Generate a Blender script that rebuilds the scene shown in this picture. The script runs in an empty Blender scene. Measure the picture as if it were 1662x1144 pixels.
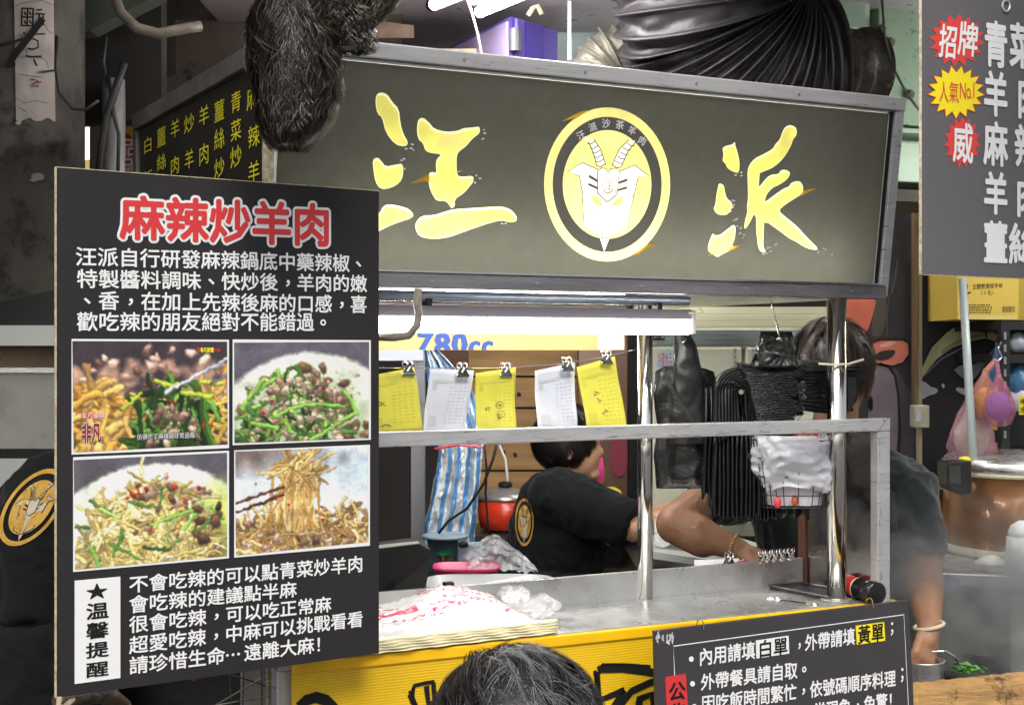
import bpy, math, random
import numpy as np
from mathutils import Vector, noise
from mathutils.bvhtree import BVHTree
random.seed(7); rng = np.random.default_rng(7)
V = Vector
SC = bpy.context.scene; COL = SC.collection
# ------------------------------------------------------------------ camera, world, sun, exposure
EYE = V((0, 0, 1.55)); F0 = 2230.0
cd = bpy.data.cameras.new('camera'); cd.sensor_width = 36; cd.lens = 36 * F0 / 1662
cd.clip_end = 500; cd.clip_start = 0.05
cam = bpy.data.objects.new('camera', cd); COL.objects.link(cam)
cam.location = EYE; cam.rotation_euler = (math.radians(90), 0, 0); SC.camera = cam
w = bpy.data.worlds.new('World'); SC.world = w; w.use_nodes = True
nt = w.node_tree; bg = nt.nodes['Background']
sky = nt.nodes.new('ShaderNodeTexSky'); sky.sky_type = 'NISHITA'; sky.sun_disc = False
sky.sun_elevation = math.radians(48); sky.sun_rotation = math.radians(200)
sky.air_density = 1.0; sky.dust_density = 4.0; sky.ozone_density = 1.0
hs = nt.nodes.new('ShaderNodeHueSaturation'); hs.inputs['Saturation'].default_value = 0.22
nt.links.new(sky.outputs[0], hs.inputs['Color']); nt.links.new(hs.outputs[0], bg.inputs[0])
bg.inputs[1].default_value = 0.105
sd = bpy.data.lights.new('sun', 'SUN'); sd.energy = 1.4; sd.angle = math.radians(18); sd.color = (1, .96, .9)
sun = bpy.data.objects.new('sun', sd); COL.objects.link(sun)
sun.rotation_euler = V((math.sin(math.radians(-20)) * .67, .67, -.74)).to_track_quat('-Z', 'Y').to_euler()
SC.view_settings.view_transform = 'Standard'; SC.view_settings.look = 'None'
SC.view_settings.gamma = 1; SC.view_settings.use_curve_mapping = False
SC.view_settings.exposure = 0.68
SC.cycles.max_bounces = 8; SC.cycles.transparent_max_bounces = 12
TUBE = 24.0          # strength of the lit tubes
# ------------------------------------------------------------------ helpers
def W(px, py, Y):
    return V(((px - 831) / F0 * Y, Y, 1.55 - (py - 572) / F0 * Y))
def hexc(h, a=1):
    h = h.lstrip('#'); r = [int(h[i:i + 2], 16) / 255 for i in (0, 2, 4)]
    return tuple(((x / 12.92) if x <= .04045 else ((x + .055) / 1.055) ** 2.4) for x in r) + (a,)
class Frame:
    """a plane with origin O, unit axes U (along), Vv (up) and N (towards the camera)"""
    def __init__(s, O, U, Vv):
        s.O = V(O); s.U = V(U).normalized(); s.V = V(Vv).normalized(); s.N = s.U.cross(s.V).normalized()
        if s.N.dot(EYE - s.O) < 0: s.N = -s.N
    def P(s, u, v, w=0): return s.O + s.U * u + s.V * v + s.N * w
    def hit(s, px, py, w=0):
        d = W(px, py, 1) - EYE; O = s.O + s.N * w
        t = (O - EYE).dot(s.N) / d.dot(s.N); q = EYE + d * t - O
        return q.dot(s.U), q.dot(s.V)
    def at(s, px, py, w=0):
        u, v = s.hit(px, py, w); return s.P(u, v, w)
    def off(s, w): return Frame(s.O + s.N * w, s.U, s.V)
class MB:
    def __init__(s): s.v = []; s.f = []; s.c = []
    def add(s, vs, fs, col=None):
        b = len(s.v); s.v += [tuple(x) for x in vs]; s.f += [tuple(i + b for i in f) for f in fs]
        if col is not None: s.c += [col] * len(vs)
        return s
    def hexa(s, p, col=None):   # 8 points: bottom 4 then top 4
        return s.add(p, [(0, 3, 2, 1), (4, 5, 6, 7), (0, 1, 5, 4), (1, 2, 6, 5), (2, 3, 7, 6), (3, 0, 4, 7)], col)
    def box(s, fr, u0, u1, v0, v1, w0, w1, col=None):
        return s.hexa([fr.P(u0, v0, w0), fr.P(u1, v0, w0), fr.P(u1, v0, w1), fr.P(u0, v0, w1),
                       fr.P(u0, v1, w0), fr.P(u1, v1, w0), fr.P(u1, v1, w1), fr.P(u0, v1, w1)], col)
    def wbox(s, x0, x1, y0, y1, z0, z1):
        return s.hexa([(x0, y0, z0), (x1, y0, z0), (x1, y1, z0), (x0, y1, z0), (x0, y0, z1), (x1, y0, z1), (x1, y1, z1), (x0, y1, z1)])
    def slab(s, pts, d):        # polygon of world points, thickness vector d
        n = len(pts); p = [V(q) for q in pts]
        return s.add(p + [q + V(d) for q in p], [tuple(range(n)), tuple(range(2 * n - 1, n - 1, -1))] +
                     [(i, i + n, (i + 1) % n + n, (i + 1) % n) for i in range(n)])
    def poly(s, pts, col=None): return s.add(pts, [tuple(range(len(pts)))], col)
    def tube(s, pts, r, seg=8, cap=True, col=None):
        pts = [V(p) for p in pts]; n = len(pts); rr = r if isinstance(r, (list, tuple)) else [r] * n
        t0 = (pts[1] - pts[0]).normalized(); a = V((0, 0, 1)) if abs(t0.z) < .9 else V((1, 0, 0))
        x = t0.cross(a).normalized(); vs = []
        for i in range(n):
            t = (pts[min(i + 1, n - 1)] - pts[max(i - 1, 0)]).normalized()
            x = (x - t * x.dot(t)).normalized(); y = t.cross(x)
            for k in range(seg):
                an = 2 * math.pi * k / seg; vs.append(pts[i] + (x * math.cos(an) + y * math.sin(an)) * rr[i])
        fs = [(i * seg + k, i * seg + (k + 1) % seg, (i + 1) * seg + (k + 1) % seg, (i + 1) * seg + k) for i in range(n - 1) for k in range(seg)]
        if cap: fs += [tuple(range(seg - 1, -1, -1)), tuple(range((n - 1) * seg, n * seg))]
        return s.add(vs, fs, col)
    def lathe(s, c, prof, seg=32, sx=1, sy=1, wob=None, ax=None):
        c = V(c); vs = []
        for (r, z) in prof:
            for k in range(seg):
                a = 2 * math.pi * k / seg; q = r * (wob(a, z) if wob else 1)
                vs.append(c + V((math.cos(a) * q * sx, math.sin(a) * q * sy, z)))
        n = len(prof)
        fs = [(i * seg + k, i * seg + (k + 1) % seg, (i + 1) * seg + (k + 1) % seg, (i + 1) * seg + k) for i in range(n - 1) for k in range(seg)]
        fs += [tuple(range(seg - 1, -1, -1)), tuple(range((n - 1) * seg, n * seg))]
        return s.add(vs, fs)
    def ball(s, c, r, seg=12, rings=8):
        r = r if isinstance(r, (tuple, list)) else (r, r, r); c = V(c); vs = [c + V((0, 0, -r[2]))]
        for i in range(1, rings):
            th = -math.pi / 2 + math.pi * i / rings
            for k in range(seg):
                a = 2 * math.pi * k / seg
                vs.append(c + V((math.cos(a) * math.cos(th) * r[0], math.sin(a) * math.cos(th) * r[1], math.sin(th) * r[2])))
        vs.append(c + V((0, 0, r[2]))); L = len(vs) - 1
        fs = [(0, 1 + (k + 1) % seg, 1 + k) for k in range(seg)]
        fs += [(1 + i * seg + k, 1 + i * seg + (k + 1) % seg, 1 + (i + 1) * seg + (k + 1) % seg, 1 + (i + 1) * seg + k) for i in range(rings - 2) for k in range(seg)]
        fs += [(L, 1 + (rings - 2) * seg + k, 1 + (rings - 2) * seg + (k + 1) % seg) for k in range(seg)]
        return s.add(vs, fs)
    def sheet(s, fn, nu, nv, cfn=None):
        vs = []; cs = []
        for j in range(nv + 1):
            for i in range(nu + 1):
                vs.append(fn(i / nu, j / nv))
                if cfn: cs.append(cfn(i / nu, j / nv))
        fs = [(j * (nu + 1) + i, j * (nu + 1) + i + 1, (j + 1) * (nu + 1) + i + 1, (j + 1) * (nu + 1) + i) for j in range(nv) for i in range(nu)]
        s.add(vs, fs); s.c += cs
        return s
    def ribbon(s, pts, wd, nrm):   # flat stroke
        pts = [V(p) for p in pts]; n = len(pts); ww = wd if isinstance(wd, (list, tuple)) else [wd] * n; vs = []
        for i in range(n):
            t = (pts[min(i + 1, n - 1)] - pts[max(i - 1, 0)]).normalized(); x = t.cross(nrm).normalized() * ww[i] / 2
            vs += [pts[i] - x, pts[i] + x]
        return s.add(vs, [(2 * i, 2 * i + 1, 2 * i + 3, 2 * i + 2) for i in range(n - 1)])
    def build(s, name, mat, parent=None, smooth=False, bevel=0, solid=0, kind=None, label=None):
        me = bpy.data.meshes.new(name); me.from_pydata(s.v, [], s.f); me.validate()
        if s.c and len(s.c) == len(me.vertices):
            ca = me.color_attributes.new('Col', 'FLOAT_COLOR', 'POINT')
            ca.data.foreach_set('color', np.array([(c + (1,))[:4] if len(c) == 3 else c for c in s.c], dtype=np.float32).ravel())
        me.materials.append(mat); o = bpy.data.objects.new(name, me); COL.objects.link(o)
        if smooth:
            me.polygons.foreach_set('use_smooth', [True] * len(me.polygons))
            if smooth == 'auto':
                sh = [1 if len(p.vertices) <= 4 else 0 for p in me.polygons]; me.polygons.foreach_set('use_smooth', sh)
        if parent is not None: o.parent = parent; o.location = -parent.location
        if solid:
            m = o.modifiers.new('solid', 'SOLIDIFY'); m.thickness = solid; m.offset = 0
        if bevel:
            m = o.modifiers.new('bevel', 'BEVEL'); m.width = bevel; m.segments = 2; m.limit_method = 'ANGLE'
        if kind: o['kind'] = kind
        if label: o['label'] = label
        return o
def tag(o, label, cat, group=None):
    o['label'] = label; o['category'] = cat
    if group: o['group'] = group
    return o
def thing(name, label, cat, loc=(0, 0, 0), group=None):
    o = bpy.data.objects.new(name, None); o.empty_display_size = .05; COL.objects.link(o); o.location = V(loc)
    return tag(o, label, cat, group)
def struct(o): o['kind'] = 'structure'; return o
def copy_tree(o, parent=None):
    c = o.copy(); COL.objects.link(c)
    if parent is not None: c.parent = parent
    for ch in [x for x in bpy.data.objects if x.parent == o and x is not c]: copy_tree(ch, c)
    return c
# ------------------------------------------------------------------ materials
MATS = {}
def mat(name, col, rough=.5, metal=0, var=0, vs=8, bump=0, bs=40, stretch=None, attr=False, emit=0, transl=0, trans=0,
        alpha=1, dirt=None, dscale=3, dthr=.55, spec=.5, coat=0, rvar=0, wave=None, sheen=0, sub=0):
    m = bpy.data.materials.new(name); MATS[name] = m; m.use_nodes = True; t = m.node_tree; N = t.nodes; L = t.links
    b = N['Principled BSDF']; out = N['Material Output']
    if isinstance(col, str): col = hexc(col)
    tc = N.new('ShaderNodeTexCoord'); mp = N.new('ShaderNodeMapping'); L.new(tc.outputs['Object'], mp.inputs[0])
    if stretch: mp.inputs['Scale'].default_value = stretch
    b.inputs['Base Color'].default_value = col; b.inputs['Roughness'].default_value = rough
    b.inputs['Metallic'].default_value = metal; b.inputs['Specular IOR Level'].default_value = spec
    b.inputs['Coat Weight'].default_value = coat; b.inputs['Sheen Weight'].default_value = sheen
    if sub: b.inputs['Subsurface Weight'].default_value = sub; b.inputs['Subsurface Radius'].default_value = (.02, .008, .004)
    src = None
    if attr:
        a = N.new('ShaderNodeVertexColor'); a.layer_name = 'Col'; src = a.outputs[0]
    def mixrgb(fac, A, B):
        x = N.new('ShaderNodeMix'); x.data_type = 'RGBA'
        if isinstance(fac, float): x.inputs[0].default_value = fac
        else: L.new(fac, x.inputs[0])
        for i, q in ((6, A), (7, B)):
            if isinstance(q, (tuple, list)): x.inputs[i].default_value = q
            else: L.new(q, x.inputs[i])
        return x.outputs[2]
    if var:
        n = N.new('ShaderNodeTexNoise'); n.inputs['Scale'].default_value = vs; n.inputs['Detail'].default_value = 6; L.new(mp.outputs[0], n.inputs[0])
        r = N.new('ShaderNodeMapRange'); r.inputs[1].default_value = .3; r.inputs[2].default_value = .7; r.inputs[3].default_value = 1 - var; r.inputs[4].default_value = 1 + var
        L.new(n.outputs[0], r.inputs[0]); x = N.new('ShaderNodeVectorMath'); x.operation = 'SCALE'
        if src: L.new(src, x.inputs[0])
        else: x.inputs[0].default_value = col[:3]
        L.new(r.outputs[0], x.inputs['Scale']); src = x.outputs[0]
    if dirt:
        n = N.new('ShaderNodeTexNoise'); n.inputs['Scale'].default_value = dscale; n.inputs['Detail'].default_value = 9; n.inputs['Roughness'].default_value = .7; L.new(tc.outputs['Object'], n.inputs[0])
        r = N.new('ShaderNodeMapRange'); r.inputs[1].default_value = dthr; r.inputs[2].default_value = dthr + .08; L.new(n.outputs[0], r.inputs[0])
        src = mixrgb(r.outputs[0], src if src else col, hexc(dirt) if isinstance(dirt, str) else dirt)
    if src: L.new(src, b.inputs['Base Color'])
    if rvar:
        n = N.new('ShaderNodeTexNoise'); n.inputs['Scale'].default_value = 14; n.inputs['Detail'].default_value = 8; L.new(mp.outputs[0], n.inputs[0])
        r = N.new('ShaderNodeMapRange'); r.inputs[1].default_value = .3; r.inputs[2].default_value = .7; r.inputs[3].default_value = max(0, rough - rvar); r.inputs[4].default_value = rough + rvar
        L.new(n.outputs[0], r.inputs[0]); L.new(r.outputs[0], b.inputs['Roughness'])
    nrm = None
    if bump:
        n = N.new('ShaderNodeTexNoise'); n.inputs['Scale'].default_value = bs; n.inputs['Detail'].default_value = 5; L.new(mp.outputs[0], n.inputs[0])
        bu = N.new('ShaderNodeBump'); bu.inputs['Strength'].default_value = bump; bu.inputs['Distance'].default_value = .01; L.new(n.outputs[0], bu.inputs['Height'])
        nrm = bu.outputs[0]; L.new(nrm, b.inputs['Normal'])
    if wave:
        n = N.new('ShaderNodeTexWave'); n.bands_direction = wave[0]; n.inputs['Scale'].default_value = wave[1]; L.new(tc.outputs['Object'], n.inputs[0])
        bu = N.new('ShaderNodeBump'); bu.inputs['Strength'].default_value = wave[2]; bu.inputs['Distance'].default_value = .004; L.new(n.outputs[1], bu.inputs['Height'])
        if nrm: L.new(nrm, bu.inputs['Normal'])
        nrm = bu.outputs[0]; L.new(nrm, b.inputs['Normal'])
    if emit:
        b.inputs['Emission Strength'].default_value = emit; b.inputs['Emission Color'].default_value = col
    if trans: b.inputs['Transmission Weight'].default_value = trans
    if alpha < 1: b.inputs['Alpha'].default_value = alpha
    if transl:
        tr = N.new('ShaderNodeBsdfTranslucent')
        if src: L.new(src, tr.inputs[0])
        else: tr.inputs[0].default_value = col
        mx = N.new('ShaderNodeMixShader'); mx.inputs[0].default_value = transl
        L.new(b.outputs[0], mx.inputs[1]); L.new(tr.outputs[0], mx.inputs[2]); L.new(mx.outputs[0], out.inputs[0])
    return m
g = lambda v, w=None: (v, v, v, 1)
steel = mat('stainless_steel', (.66, .66, .65, 1), .28, .85, var=.1, vs=4, bump=.05, bs=50, stretch=(1, 1, 8), rvar=.12, dirt=(.5, .48, .45, 1), dscale=6, dthr=.64)
steel_h = mat('brushed_trim', (.56, .555, .56, 1), .36, .55, var=.10, vs=3, bump=.05, bs=30, stretch=(1, 1, 10), rvar=.12, dirt=(.42, .40, .38, 1), dscale=5, dthr=.6)
chrome = mat('polished_tube', (.7, .69, .67, 1), .12, 1, bump=.02, bs=30, rvar=.06)
counterm = mat('worn_counter', (.46, .46, .45, 1), .33, .7, var=.18, vs=4, bump=.07, bs=60, rvar=.16, dirt=(.36, .355, .34, 1), dscale=5, dthr=.56)
black_print = mat('black_board', hexc('#2b292b'), .55, 0, var=.08, vs=4, wave=('Z', 90, .1), spec=.22, rvar=.12)
paper_edge = mat('board_edge', hexc('#b8ae90'), .8, var=.4, vs=90)
white_ink = mat('white_ink', g(.78), .55); red_ink = mat('red_ink', hexc('#cf3436'), .5, var=.05)
yellow_ink = mat('yellow_ink', hexc('#f2dd20'), .5); gold_ink = mat('gold_ink', hexc('#f5ea2a'), .45); black_ink = mat('black_ink', g(.012), .6, spec=.2)
print_m = mat('photo_print', g(.5), .4, attr=True)
flat_col = mat('painted_colour', g(.5), .7, attr=True, var=.12, vs=14)
grey_print = mat('grey_board', hexc('#615f63'), .5, var=.05, vs=4, wave=('Z', 90, .12), spec=.4)
# ------------------------------------------------------------------ lettering
GC = {}
def glyph(ch):
    k = ch
    if k in GC: return GC[k]
    c = bpy.data.curves.new('g', 'FONT'); c.body = ch; c.size = 1; c.resolution_u = 2
    o = bpy.data.objects.new('g', c); COL.objects.link(o); bpy.context.view_layer.update()
    me = bpy.data.meshes.new_from_object(o.evaluated_get(bpy.context.evaluated_depsgraph_get()))
    GC[k] = ([tuple(v.co[:2]) for v in me.vertices], [tuple(p.vertices) for p in me.polygons])
    bpy.data.objects.remove(o); bpy.data.curves.remove(c); bpy.data.meshes.remove(me)
    return GC[k]
def put_glyph(mb, ch, bold, f, lift=None):
    """bold: the strokes are widened by overlapping copies, each a hair above the last"""
    vs, fs = glyph(ch)
    if ch in '，、。；': vs = [(x + .3, y + .26) for x, y in vs]
    a = f(0, 0); b = f(1, 0); c = f(0, 1); n = (b - a).cross(c - a).normalized()
    if n.dot(EYE - a) < 0: n = -n
    sh = [(0, 0)]
    if bold > .012:
        nd = 14 if bold > .05 else 8
        sh = [(bold * math.cos(2 * math.pi * q / nd), bold * math.sin(2 * math.pi * q / nd)) for q in range(nd)]
        if bold > .05: sh += [(x * .5, y * .5) for x, y in sh[::2]]
    for q, (dx, dy) in enumerate(sh):
        mb.add([f(x + dx, (y + dy + .08) / .92) + n * (q * 4e-5) for x, y in vs], fs)
def text(s, fr, a, b, mat_, parent, bold=.012, w=.0025, name='lettering', tight=1.0, label=None):
    """a = pixel of the lower left, b = pixel of the upper right of a row of square cells, put on the plane"""
    u0, v0 = fr.hit(*a, w); u1, v1 = fr.hit(*b, w); cw = (u1 - u0) / len(s); h = v1 - v0; mb = MB()
    for i, ch in enumerate(s):
        if ch == ' ': continue
        if ord(ch) < 128:
            put_glyph(mb, ch, bold, lambda x, y: fr.P(u0 + cw * (i + .15 + x * 1.15 * tight), v0 + h * (y * 1.1), w))
        else:
            put_glyph(mb, ch, bold, lambda x, y: fr.P(u0 + cw * (i + .5 + (x - .5) * tight), v0 + h * y, w))
    return mb.build(name, mat_, parent, label=label)
def char(mb, ch, fr, x0, y0, x1, y1, bold=.012, w=.0025, skew=0):
    u0, v0 = fr.hit(x0, y1, w); u1, v1 = fr.hit(x1, y0, w)
    put_glyph(mb, ch, bold, lambda x, y: fr.P(u0 + (u1 - u0) * (x + skew * (y - .5)), v0 + (v1 - v0) * y, w))
# ------------------------------------------------------------------ the frames of the stall
D = V((.898, .440, 0)).normalized(); NB = V((-D.y, D.x, 0))          # along the front, into the stall
P1 = V((-.267, 2.76, 0)); Z = V((0, 0, 1))
FR = Frame(P1, D, Z)                                                 # front plane, N towards the camera
def tpx(px, wv=0): return FR.hit(px, 572, wv)[0]
CT = .95
# ------------------------------------------------------------------ setting: floor, walls, ceiling
asph = mat('worn_concrete', g(.11), .85, var=.3, vs=3, bump=.3, bs=30, dirt=(.05, .045, .04, 1), dscale=2)
struct(MB().poly([(-30, -20, 0), (30, -20, 0), (30, 25, 0), (-30, 25, 0)]).build('ground', asph))
wall_d = mat('grimy_dark_wall', hexc('#3a3531'), .85, var=.4, vs=3, bump=.35, bs=22, dirt=(.012, .011, .01, 1), dscale=4, dthr=.5)
wall_b = mat('brown_stained_wall', hexc('#5c5048'), .8, var=.25, vs=5, bump=.3, bs=26, dirt=(.02, .018, .016, 1), dscale=11, dthr=.6)
struct(MB().wbox(-2.6, 3.6, 5.7, 5.8, 0, 2.1).build('wall_back', wall_d))
struct(MB().wbox(-2.6, 3.6, 5.3, 5.4, 2.12, 3.6).build('wall_back_upper', mat('sheet_metal_wall', hexc('#8f8c84'), .45, .4, var=.15, vs=2, dirt=hexc('#5f6a62'), dscale=5)))
ceil_m = mat('dull_ceiling_metal', hexc('#a9a1a6'), .4, .3, var=.25, vs=1.6, bump=.15, bs=8, rvar=.15, dirt=(.2, .19, .18, 1), dscale=3, dthr=.7)
struct(MB().wbox(-.95, 1.6, 3.3, 5.6, 2.62, 2.66).build('ceiling', ceil_m))
struct(MB().wbox(-2.7, -2.6, 2.2, 5.9, 0, 3.4).build('wall_left', wall_d))
struct(MB().hexa([V((-1.5, 4.55, 2.31)), V((-.35, 4.35, 2.31)), V((-.35, 4.45, 2.31)), V((-1.5, 4.65, 2.31)),
                  V((-1.5, 4.55, 3.2)), V((-.35, 4.35, 3.2)), V((-.35, 4.45, 3.2)), V((-1.5, 4.65, 3.2))]).build('wall_stained', wall_b))
roof_m = mat('shade_roof_sheet', hexc('#4a4744'), .6, .2, var=.3, vs=2, dirt=hexc('#1f1c1a'), dscale=3)
struct(MB().wbox(-3.3, -.82, 1.7, 5.25, 2.78, 2.83).build('shade_roof_left', roof_m)); struct(MB().wbox(1.32, 3.6, 1.9, 5.25, 2.96, 3.01).build('shade_roof_right', roof_m))  # roof slabs overhead, added to keep sun and sky off both sides
# ================================================================== THE STALL
# ---- sign box (lit from inside)
uL, uR = tpx(445), tpx(1450)
zb, zt = 1.717, 2.122
Ob = FR.P(0, zb, -.02); Ot = FR.P(0, zt, .035)
SG = Frame(Ob, D, Ot - Ob)                                            # tilted sign face
HS = (Ot - Ob).length
panel_m = mat('backlit_black_film', hexc('#474743'), .5, 0, var=.06, vs=30, spec=.22, transl=.5)
letter_m = mat('backlit_yellow_film', (.74, .70, .17, 1), .4, 0, var=.16, vs=16, transl=.42, dirt=(.78, .62, .22, 1), dscale=9, dthr=.56)
ring_m = mat('backlit_gold_film', (.80, .74, .27, 1), .4, 0, var=.14, vs=14, transl=.44, dirt=(.82, .60, .28, 1), dscale=8, dthr=.55)
face_white = mat('backlit_white_film', g(.8), .4, transl=.5)
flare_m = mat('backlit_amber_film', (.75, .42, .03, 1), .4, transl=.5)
line_m = mat('film_outline', hexc('#3b3522'), .6)
boxin = mat('white_box_lining', g(.75), .8)
tube_m = mat('lit_fluorescent_tube', (1, .985, .94, 1), .5, emit=TUBE)
tube_in = mat('inner_lit_tube', (1, .97, .80, 1), .5, emit=TUBE * .7)
sign = thing('sign_box', 'long black lightbox sign with yellow brush lettering and goat emblem above the stall', 'sign', SG.P(uL, 0, 0))
sR = SG.hit(1432, 300)[0]
bx = MB(); bw = -.16
bx.box(SG, uL + .004, sR, -.02, HS, bw - .004, bw)
bx.box(SG, uL + .004, sR, HS + .001, HS + .006, bw - .004, -.001).box(SG, uL + .004, sR, -.026, -.021, bw, -.007)
bx.box(SG, uL + .0, uL + .0035, -.02, HS, bw, -.001).box(SG, sR, sR + .003, -.02, HS, bw, -.001)
bx.build('box_lining', boxin, sign)
MB().tube([SG.P(uL + .08, .045, -.075), SG.P(sR - .06, .045, -.075)], .014, 12).build('inner_tube', tube_in, sign)
# trims
MB().box(SG, uL - .012, sR + .04, HS + .008, HS + .040, -.17, .014).build('top_trim', steel_h, sign, bevel=.003)
MB().box(SG, sR + .014, sR + .040, -.03, HS + .006, -.17, .010).build('side_trim', steel_h, sign, bevel=.002)
MB().box(SG, sR + .0032, sR + .0138, -.02, HS + .005, -.02, .001).build('gap_strip', black_ink, sign)
MB().box(FR, uL - .004, tpx(1437), 1.680, 1.712, -.05, .004).build('bottom_rail', mat('shaded_rail', (.30, .285, .30, 1), .3, .8, var=.2, vs=4, bump=.05, bs=40, stretch=(1, 1, 14), rvar=.1), sign, bevel=.002)  # shadow under the sign is put into the rail's darker colour
MB().box(FR, uL - .0, tpx(1432), 1.7125, 1.7165, -.03, .008).build('bottom_lip', mat('bright_lip', g(.75), .25, 1), sign)
screw_m = mat('screw_head', (.5, .5, .48, 1), .35, .9)
for k in range(6):
    u = uL + .1 + k * (sR - uL - .1) / 5; c = SG.P(u, HS + .024, .014); MB().tube([c, c + SG.N * .002], .0035, 8).build('screw', screw_m, sign)
for v in (.06, .22, .37):
    c = SG.P(sR + .027, v, .010); MB().tube([c, c + SG.N * .002], .003, 8).build('screw', screw_m, sign)
for k in range(5):
    u = tpx(700 + k * 170); c = FR.P(u, 1.696, .004); MB().tube([c, c + FR.N * .002], .003, 8).build('screw', screw_m, sign)
# brush characters traced onto the sign face
def on(fr, pts, sx, ox, oy, w): return [fr.at(ox + x / sx, oy + y / sx, w) for x, y in pts]
def smooth_poly(p, it=2):
    for _ in range(it):
        q = []
        for i in range(len(p)):
            a, b = p[i], p[(i + 1) % len(p)]
            q += [(a[0] * .75 + b[0] * .25, a[1] * .75 + b[1] * .25), (a[0] * .25 + b[0] * .75, a[1] * .25 + b[1] * .75)]
        p = q
    return p
def ragged(p, amp):
    return [(x + random.uniform(-amp, amp), y + random.uniform(-amp, amp)) for x, y in p]
WANG = [[(140,430),(160,418),(190,425),(215,460),(245,490),(252,560),(262,600),(288,645),(270,658),(225,652),(180,600),(165,530),(148,515),(138,470)],
 [(125,720),(145,708),(165,730),(185,752),(225,742),(262,735),(262,790),(245,820),(210,845),(160,850),(135,820),(125,770)],
 [(155,960),(175,925),(205,918),(240,925),(285,940),(310,968),(290,985),(260,990),(210,1010),(160,1035),(100,1060),(90,1000)],
 [(325,560),(335,535),(355,532),(385,555),(400,580),(450,592),(510,590),(530,575),(570,572),(605,570),(608,585),(600,605),(575,625),(545,660),(515,680),(505,700),(502,740),(500,790),(530,795),(575,793),(575,815),(560,835),(535,870),(495,895),(497,930),(480,940),(470,925),(455,905),(415,905),(400,880),(385,860),(378,830),(375,785),(390,770),(412,780),(410,740),(415,715),(430,700),(425,690),(380,690),(360,680),(350,640),(330,630),(325,600)],
 [(318,1000),(345,968),(400,970),(430,955),(480,940),(560,935),(660,930),(710,932),(750,945),(772,970),(770,995),(740,998),(700,990),(650,1005),(590,1025),(520,1045),(470,1065),(420,1072),(375,1072),(330,1060),(315,1030)]]
PAI = [[(205,240),(230,222),(275,215),(302,188),(300,225),(318,260),(335,350),(332,430),(300,430),(265,412),(240,395),(225,360),(202,340),(212,290),(205,270)],
 [(175,520),(190,515),(215,530),(222,570),(235,630),(275,658),(280,690),(262,730),(235,762),(180,760),(155,740),(135,708),(148,680),(155,620),(165,560)],
 [(132,898),(140,918),(180,915),(225,880),(290,828),(305,860),(300,920),(295,950),(270,1000),(320,995),(325,1005),(255,1035),(200,1062),(170,1085),(140,1070),(115,1048),(92,1035),(92,1000),(110,940)],
 [(665,110),(690,75),(725,60),(765,75),(782,110),(775,145),(750,175),(735,220),(690,300),(640,360),(580,400),(500,428),(488,440),(485,555),(520,500),(570,450),(640,440),(650,415),(690,405),(725,425),(725,455),(700,485),(650,520),(590,545),(550,590),(530,650),(540,655),(620,590),(680,555),(720,540),(735,512),(790,495),(820,515),(828,560),(815,600),(770,630),(690,680),(632,725),(700,780),(780,850),(860,940),(955,1025),(890,1025),(830,1000),(780,965),(720,940),(650,885),(528,800),(525,870),(520,950),(520,1010),(540,1040),(505,1050),(482,1015),(472,930),(465,860),(462,770),(445,750),(425,800),(390,860),(370,865),(380,800),(400,740),(395,690),(405,640),(400,520),(395,420),(410,370),(450,320),(520,290),(590,250),(610,210),(650,175)]]
def pip(x, y, poly):
    c = False; j = len(poly) - 1
    for i in range(len(poly)):
        xi, yi = poly[i]; xj, yj = poly[j]
        if (yi > y) != (yj > y) and x < (xj - xi) * (y - yi) / (yj - yi) + xi: c = not c
        j = i
    return c
def cut_sheet(outer, holes):
    """flat outline with shaped openings, triangulated (2d)"""
    from mathutils.geometry import delaunay_2d_cdt
    vs, es = [], []
    for pl in [outer] + holes:
        b = len(vs); n = len(pl); vs += [V((x, y)) for x, y in pl]; es += [(b + i, b + (i + 1) % n) for i in range(n)]
    ov, oe, of, *_ = delaunay_2d_cdt(vs, es, [], 0, 1e-6); keep = []
    for f in of:
        cx = sum(ov[i].x for i in f) / len(f); cy = sum(ov[i].y for i in f) / len(f)
        if pip(cx, cy, outer) and not any(pip(cx, cy, h) for h in holes): keep.append(tuple(f))
    return [(v.x, v.y) for v in ov], keep
HOLES = []
lt = MB(); ed = MB(); rimm = MB()
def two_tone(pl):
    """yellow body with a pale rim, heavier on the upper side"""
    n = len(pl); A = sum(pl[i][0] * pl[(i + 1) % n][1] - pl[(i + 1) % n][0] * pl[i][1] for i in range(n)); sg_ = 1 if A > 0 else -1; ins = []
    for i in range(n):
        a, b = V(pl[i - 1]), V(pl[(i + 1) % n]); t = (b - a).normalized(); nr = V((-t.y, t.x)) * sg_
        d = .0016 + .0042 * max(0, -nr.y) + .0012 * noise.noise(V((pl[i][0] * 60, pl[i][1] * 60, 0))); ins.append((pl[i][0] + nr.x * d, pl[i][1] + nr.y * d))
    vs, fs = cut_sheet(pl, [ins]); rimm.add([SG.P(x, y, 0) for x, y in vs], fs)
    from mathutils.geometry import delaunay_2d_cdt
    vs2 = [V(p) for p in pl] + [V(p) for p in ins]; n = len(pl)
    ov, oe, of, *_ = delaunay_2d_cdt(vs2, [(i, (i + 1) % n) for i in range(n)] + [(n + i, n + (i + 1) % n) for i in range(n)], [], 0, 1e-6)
    lt.add([SG.P(v.x, v.y, 0) for v in ov], [tuple(f) for f in of if (lambda cx, cy: pip(cx, cy, pl) and pip(cx, cy, ins))(sum(ov[i].x for i in f) / len(f), sum(ov[i].y for i in f) / len(f))])
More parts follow.
